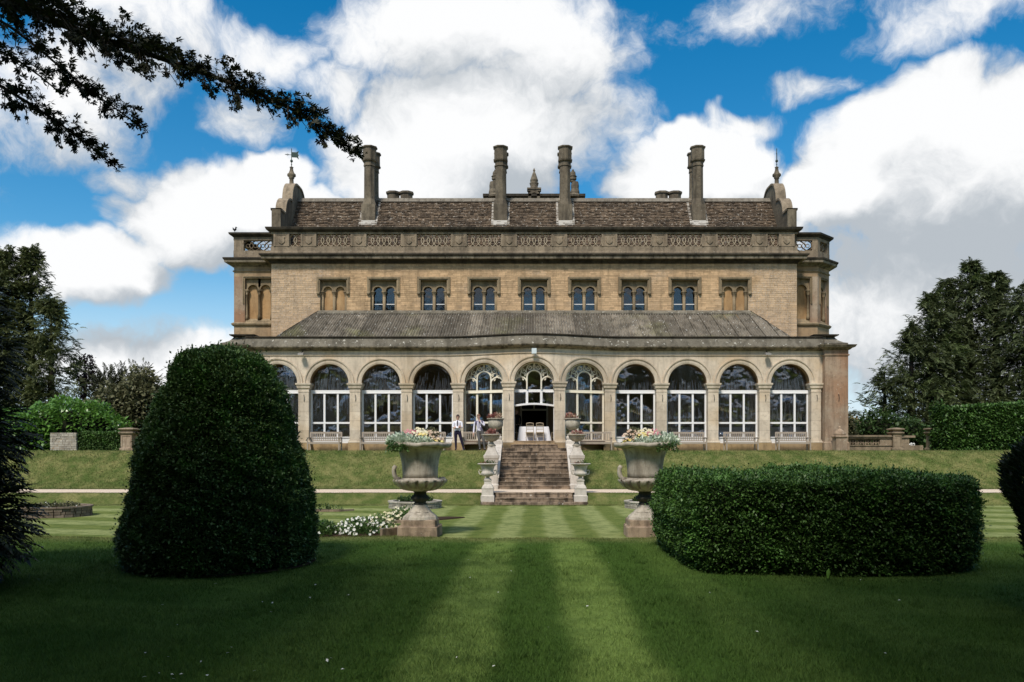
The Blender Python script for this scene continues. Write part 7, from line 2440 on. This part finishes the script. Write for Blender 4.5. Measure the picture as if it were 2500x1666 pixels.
q = MB(); q.tube([(X(290, 55), 55, Z_TER - 0.2), (X(290, 55), 55, Z(960, 55))], [0.3, 0.15], 8); q.build('trunk', M['bark'], yw)
shrub('grey_shrub', 'grey green billowing shrub right of the laurel', 'shrub', [((X(285, 52), 52, Z(1015, 52)), (2.0, 1.5, 1.9)), ((X(335, 52), 52, Z(1000, 52)), (1.6, 1.5, 2.0)), ((X(350, 53), 53, Z(950, 53)), (1.2, 1.2, 1.4))], M['olive'], 9000, 0.26)
shrub('laurel_bush', 'bright glossy laurel dome on the left of the terrace', 'shrub', [((X(195, 47.5), 47.6, Z(1050, 47.5)), (2.55, 1.9, 1.85)), ((X(120, 47), 47.0, Z(1060, 47)), (1.9, 1.7, 1.6)), ((X(50, 46.5), 46.6, Z(1068, 46.5)), (2.0, 1.6, 1.5)), ((X(-30, 46.5), 46.6, Z(1060, 46.5)), (2.0, 1.6, 1.7))], M['laurel'], 17000, 0.24, shell=0.75, holes=0.1)
def box_hedge(name, label, x0, x1, y0, y1, z0, z1a, z1b, mat, n, size):
    root = empty(name, ((x0 + x1) / 2, (y0 + y1) / 2, z0)); tag(root, label, 'hedge', 'clipped hedges')
    top = lambda x: z1a + (z1b - z1a) * (x - x0) / (x1 - x0)
    MBq = MB(); MBq.hexa([(x0 + .08, y0 + .08, z0), (x1 - .08, y0 + .08, z0), (x1 - .08, y1 - .08, z0), (x0 + .08, y1 - .08, z0), (x0 + .08, y0 + .08, z1a - .08), (x1 - .08, y0 + .08, z1b - .08), (x1 - .08, y1 - .08, z1b - .08), (x0 + .08, y1 - .08, z1a - .08)]); MBq.build('twigs', M['core'], root)
    k = rng.random(n)
    xx = x0 + (x1 - x0) * rng.random(n); yy = y0 + (y1 - y0) * rng.random(n); zz = z0 + (top(xx) - z0) * rng.random(n)
    Nn = np.zeros((n, 3))
    f = k < 0.62; yy[f] = y0; Nn[f, 1] = -1
    f = (k >= 0.62) & (k < 0.86); zz[f] = top(xx[f]); Nn[f, 2] = 1
    f = k >= 0.86
    side = rng.random(n) < 0.5
    xx[f & side] = x0; Nn[f & side, 0] = -1; xx[f & ~side] = x1; Nn[f & ~side, 0] = 1
    P = np.stack([xx, yy, zz], -1)
    P += Nn * (lumps(P, 0.05, 4.0) + 0.05 * (rng.random(n) - 0.7))[:, None]
    foliage('leaves', LEAF, P, Nn * 0.5 + rand_dirs(n) * 0.8 + np.array([0, 0, -0.2]), size * (0.6 + 0.8 * rng.random(n)), mat, root)
    return root
box_hedge('terrace_hedge', 'tall straight clipped hedge at the right end of the terrace', 21.95, 31.0, 43.6, 45.4, Z_TER, Z(998, 44), Z(972, 44), M['hedge'], 16000, 0.17)
box_hedge('terrace_hedge', 'low dark clipped hedge between rubble wall and pier on the left', -25.1, -22.75, 45.2, 46.0, Z_TER, 2.58, 2.56, M['box'], 5000, 0.13)
shrub('round_bush', 'low rounded green bush at the foot of the right cypress', 'shrub', [((X(2140, 52), 52, Z(1060, 52)), (1.7, 1.3, 1.5)), ((X(2215, 52), 52, Z(1070, 52)), (1.3, 1.2, 1.3)), ((X(2110, 52), 52, Z(1075, 52)), (0.9, 0.9, 0.9))], M['bush'], 5500, 0.24)
shrub('corner_shrub', 'yellow green shrub just behind the right corner pier', 'shrub', [((X(2066, 50), 50, Z(1050, 50)), (0.55, 0.6, 1.3)), ((X(2076, 50), 50, Z(1075, 50)), (0.5, 0.5, 0.7))], M['olive'], 1500, 0.18)
# far-off trees on the horizon; belts behind and beside the viewer added to darken reflections
bw_ = empty('distant_wood', (0, -45, 0)); tag(bw_, 'unseen belt of woodland added behind the viewer to darken reflections', 'wood', kind='stuff')
nW = 16000
wx = (rng.random(nW) * 2 - 1) * 90; wy = -45 - 8 * rng.random(nW)
wh = 15 + 3 * np.sin(wx * 0.21) + 2.0 * np.sin(wx * 0.53 + 1)
foliage('crowns', LEAF, np.stack([wx, wy, rng.random(nW) * wh], -1), rand_dirs(nW), 1.7 * (0.6 + 0.8 * rng.random(nW)), M['bush'], bw_)
for s_, lab in ((-1, 'unseen woodland added left of the viewer to darken reflections'), (1, 'unseen woodland added right of the viewer to darken reflections')):
    fl = empty('distant_wood', (s_ * 60, -15, 0)); tag(fl, lab, 'wood', kind='stuff')
    nW = 7000
    wy = -50 + 62 * rng.random(nW); wx = s_ * (58 + 8 * rng.random(nW))
    wh = 15 + 3 * np.sin(wy * 0.21) + 2.0 * np.sin(wy * 0.53 + 1)
    foliage('crowns', LEAF, np.stack([wx, wy, rng.random(nW) * wh], -1), rand_dirs(nW), 1.7 * (0.6 + 0.8 * rng.random(nW)), M['bush'], fl)
fw = empty('distant_wood', (0, 330, 0)); tag(fw, 'far off belt of trees along the horizon', 'wood', kind='stuff')
nW = 14000
wx = (rng.random(nW) * 2 - 1) * 330; wy = 320 + 30 * rng.random(nW)
wh = 9 + 3.5 * np.sin(wx * 0.11) + 2.5 * np.sin(wx * 0.31 + 1)
P = np.stack([wx, wy, rng.random(nW) * wh], -1)
foliage('crowns', LEAF, P, rand_dirs(nW), 3.2 * (0.6 + 0.8 * rng.random(nW)), M['bush'], fw)

# ------------------------------------------------------------------ flowers
def clump(root, name, c, r, n, size, mat, dome=1.0, up=0.6, tmpl=LEAF):
    d = rand_dirs(n); d[:, 2] = np.abs(d[:, 2])
    rad = rng.random(n) ** 0.4
    P = np.array(c) + d * rad[:, None] * np.array([r[0], r[1], r[2] * dome])
    return foliage(name, tmpl, P, d * 0.6 + rand_dirs(n) * 0.6 + np.array([0, 0, up]), size * (0.6 + 0.8 * rng.random(n)), mat, root)
def _blossom():
    v, f = [(0, 0, 0)], []
    k = 6
    for i in range(k):
        a0 = 2 * PI * i / k
        v += [(0.12, 0.5 * math.cos(a0 - 0.5), 0.5 * math.sin(a0 - 0.5)), (0.22, 0.75 * math.cos(a0), 0.75 * math.sin(a0)), (0.12, 0.5 * math.cos(a0 + 0.5), 0.5 * math.sin(a0 + 0.5))]
        f.append((0, 3 * i + 1, 3 * i + 2, 3 * i + 3))
    return v, f
BLOS = _blossom()
def flowers(root, name, c, r, n, size, mat):
    d = rand_dirs(n); d[:, 2] = np.abs(d[:, 2])
    P = np.array(c) + d * (0.75 + 0.3 * rng.random(n))[:, None] * np.array(r)
    return foliage(name, BLOS, P, d * 0.5 + np.array([0, -0.9, 0.6]) + 0.4 * rand_dirs(n), size * (0.7 + 0.6 * rng.random(n)), mat, root)
def urn_display(x, label, flip):
    root = empty('flower_display', (x, UD, 1.74)); tag(root, label, 'flowers', 'flower displays in the large urns')
    s = -1 if flip else 1
    z = 1.76
    clump(root, 'green_leaves', (x, UD, z), (0.60, 0.6, 0.24), 1500, 0.075, M['fgreen'])
    clump(root, 'silver_leaves', (x - s * 0.42, UD - 0.30, z + 0.02), (0.42, 0.36, 0.26), 900, 0.085, M['silver'])
    clump(root, 'silver_leaves', (x - s * 0.05, UD - 0.50, z - 0.02), (0.50, 0.22, 0.22), 650, 0.075, M['silver'])
    flowers(root, 'pink_flowers', (x - s * 0.22, UD - 0.15, z + 0.12), (0.26, 0.3, 0.28), 110, 0.042, M['pink'])
    flowers(root, 'cream_flowers', (x + s * 0.02, UD - 0.15, z + 0.12), (0.28, 0.32, 0.32), 130, 0.045, M['cream_fl'])
    flowers(root, 'peach_flowers', (x + s * 0.33, UD - 0.15, z + 0.10), (0.28, 0.32, 0.30), 80, 0.042, M['peach'])
    flowers(root, 'yellow_flowers', (x + s * 0.48, UD - 0.35, z - 0.02), (0.16, 0.2, 0.2), 22, 0.045, M['yellow'])
    flowers(root, 'yellow_flowers', (x + s * 0.12, UD - 0.3, z + 0.18), (0.15, 0.2, 0.14), 25, 0.05, M['yellow'])
    clump(root, 'bronze_leaves', (x + s * 0.30, UD - 0.05, z + 0.20), (0.22, 0.22, 0.24), 260, 0.07, M['olive'])
    # trailing stems over the rim
    P = np.stack([x - s * (0.2 + 0.55 * rng.random(300)), UD - 0.55 - 0.2 * rng.random(300), z + 0.08 - 0.22 * rng.random(300)], -1)
    foliage('trailing_leaves', LEAF, P, rand_dirs(300) + np.array([0, -0.6, -0.2]), 0.075, M['fgreen'], root)
urn_display(UL, 'pink, cream and peach flowers with silver leaves in the left large urn', False)
urn_display(UR, 'pink and yellow flowers with silver leaves in the right large urn', True)
for s, side in ((-1, 'left'), (1, 'right')):
    g = 'plants in the step urns'
    r1 = empty('urn_plant', (s * 1.86, 39.6, 3.14)); tag(r1, f'rusty pink leafy plant in the top urn {side} of the door', 'plant', g)
    clump(r1, 'leaves', (s * 1.86 - 0.08, 39.55, 3.13), (0.30, 0.25, 0.26), 170, 0.12, M['rust'])
    clump(r1, 'pale_leaves', (s * 1.86 + (0.12 if s < 0 else -0.1), 39.45, 3.14), (0.2, 0.2, 0.26), 70, 0.12, M['peach'])
    r1 = empty('urn_plant', (s * 1.88, 36.15, 2.3)); tag(r1, f'red brown leafy plant in the middle urn on the {side} of the steps', 'plant', g)
    clump(r1, 'leaves', (s * 1.88 + 0.02, 36.1, 2.29), (0.25, 0.22, 0.24 if s < 0 else 0.16), 170, 0.10, M['rust'])
    if s > 0: clump(r1, 'pale_leaves', (1.88, 36.0, 2.29), (0.3, 0.2, 0.12), 60, 0.09, M['peach'])
    r1 = empty('urn_plant', (s * 1.86, 32.86, 1.06)); tag(r1, f'sparse green seedlings in the lowest urn on the {side} of the steps', 'plant', g)
    clump(r1, 'leaves', (s * 1.86 + 0.06, 32.8, 1.04), (0.30, 0.25, 0.16), 150, 0.06, M['bush'])
    clump(r1, 'dry_leaves', (s * 1.86 - 0.1, 32.8, 1.06), (0.25, 0.2, 0.08), 70, 0.05, M['rust'])
def pansies(c, r, nl, nf, label, mat='white_fl', leaf='fgreen', fs_=0.055):
    root = empty('pansy_clump', (c[0], c[1], Z_LOW)); tag(root, label, 'flowers', 'bedding on the sunken lawn')
    clump(root, 'leaves', (c[0], c[1], Z_LOW + 0.02), r, nl, 0.07, M[leaf])
    if nf: flowers(root, 'blossoms', (c[0], c[1], Z_LOW + 0.04), r, nf, fs_, M[mat])
    return root
pansies((-4.45, 21.1), (0.70, 0.55, 0.42), 1500, 120, 'big mound of white pansies in the bed left of the large urn', 'white_fl', 'fgreen', 0.052)
pansies((-4.05, 21.5), (0.5, 0.5, 0.50), 600, 90, 'taller cream pansies beside the left large urn', 'cream_fl', 'fgreen', 0.05)
pansies((-3.95, 25.2), (0.62, 0.5, 0.42), 800, 120, 'cream pansies in the crescent bed behind the urn', 'cream_fl', 'fgreen', 0.05)
pansies((-5.4, 20.9), (0.42, 0.5, 0.36), 1300, 10, 'low dark green clipped box at the end of the pansy bed', 'white_fl', 'box', 0.05)
pansies((-5.8, 21.1), (0.42, 0.5, 0.34), 1300, 8, 'low dark box mound nearest the topiary', 'white_fl', 'box', 0.05)
pansies((-7.5, 29.3), (0.7, 0.25, 0.22), 220, 0, 'wispy seedlings in the narrow bed by the path', 'white_fl', 'bush')
for (x, y, lab, nf) in ((-4.5, 31.0, 'dark bedding plants in the planter behind the left urn', 12), (4.42, 31.0, 'dark bedding plants in the planter behind the right urn', 10), (-15.85, 27.2, 'grey seedlings in the far left planter', 16)):
    root = empty('planter_bedding', (x, y, Z_LOW + 0.22)); tag(root, lab, 'plants', 'bedding in the planters')
    for k in range(9):
        a = 2 * PI * k / 9
        clump(root, 'leaves', (x + 0.55 * math.cos(a), y + 0.55 * math.sin(a), Z_LOW + 0.22), (0.17, 0.17, 0.2), 90, 0.08, M['bush' if x > -10 else 'olive'])
    flowers(root, 'blossoms', (x, y, Z_LOW + 0.26), (0.7, 0.7, 0.2), nf, 0.05, M['white_fl'])

# scattered pale petals on the shaded lawn
nP = 46
PP2 = np.stack([(rng.random(nP) * 2 - 1) * 4.2, 5.8 + 7 * rng.random(nP), np.zeros(nP)], -1)
PP2[:14] = np.stack([-2.4 + 0.35 * rng.normal(size=14), 6.1 + 0.3 * rng.normal(size=14), np.zeros(14)], -1)
PP2[:, 2] = ground_z(PP2[:, 0], PP2[:, 1]) + 0.03
tag(foliage('fallen_petals', LEAF, PP2, rand_dirs(nP) * np.array([1, 1, 0.2]), 0.030 * (0.6 + 0.8 * rng.random(nP)), M['white_fl']), 'scattered pale petals fallen on the near lawn', 'petals', kind='stuff')
# one upright dock leaf at the foot of the hedge
lf = MB(); lf.smooth = True
lx, ly_, = X(2021, 10.35), 10.35
vs = []
for (t, w) in ((0, 0.006), (0.35, 0.022), (0.7, 0.026), (1.0, 0.002)):
    for s in (-1, 0, 1): vs.append((lx + s * w + 0.012 * t, ly_ - 0.01 * (s == 0), 0.02 + 0.13 * t))
fs = [(r_ * 3 + k, r_ * 3 + k + 1, r_ * 3 + k + 4, r_ * 3 + k + 3) for r_ in range(3) for k in range(2)]
tag(lf.add(vs, fs).build('dock_leaf', M['laurel'], fix=False), 'single upright pale leaf at the foot of the broad hedge', 'leaf')
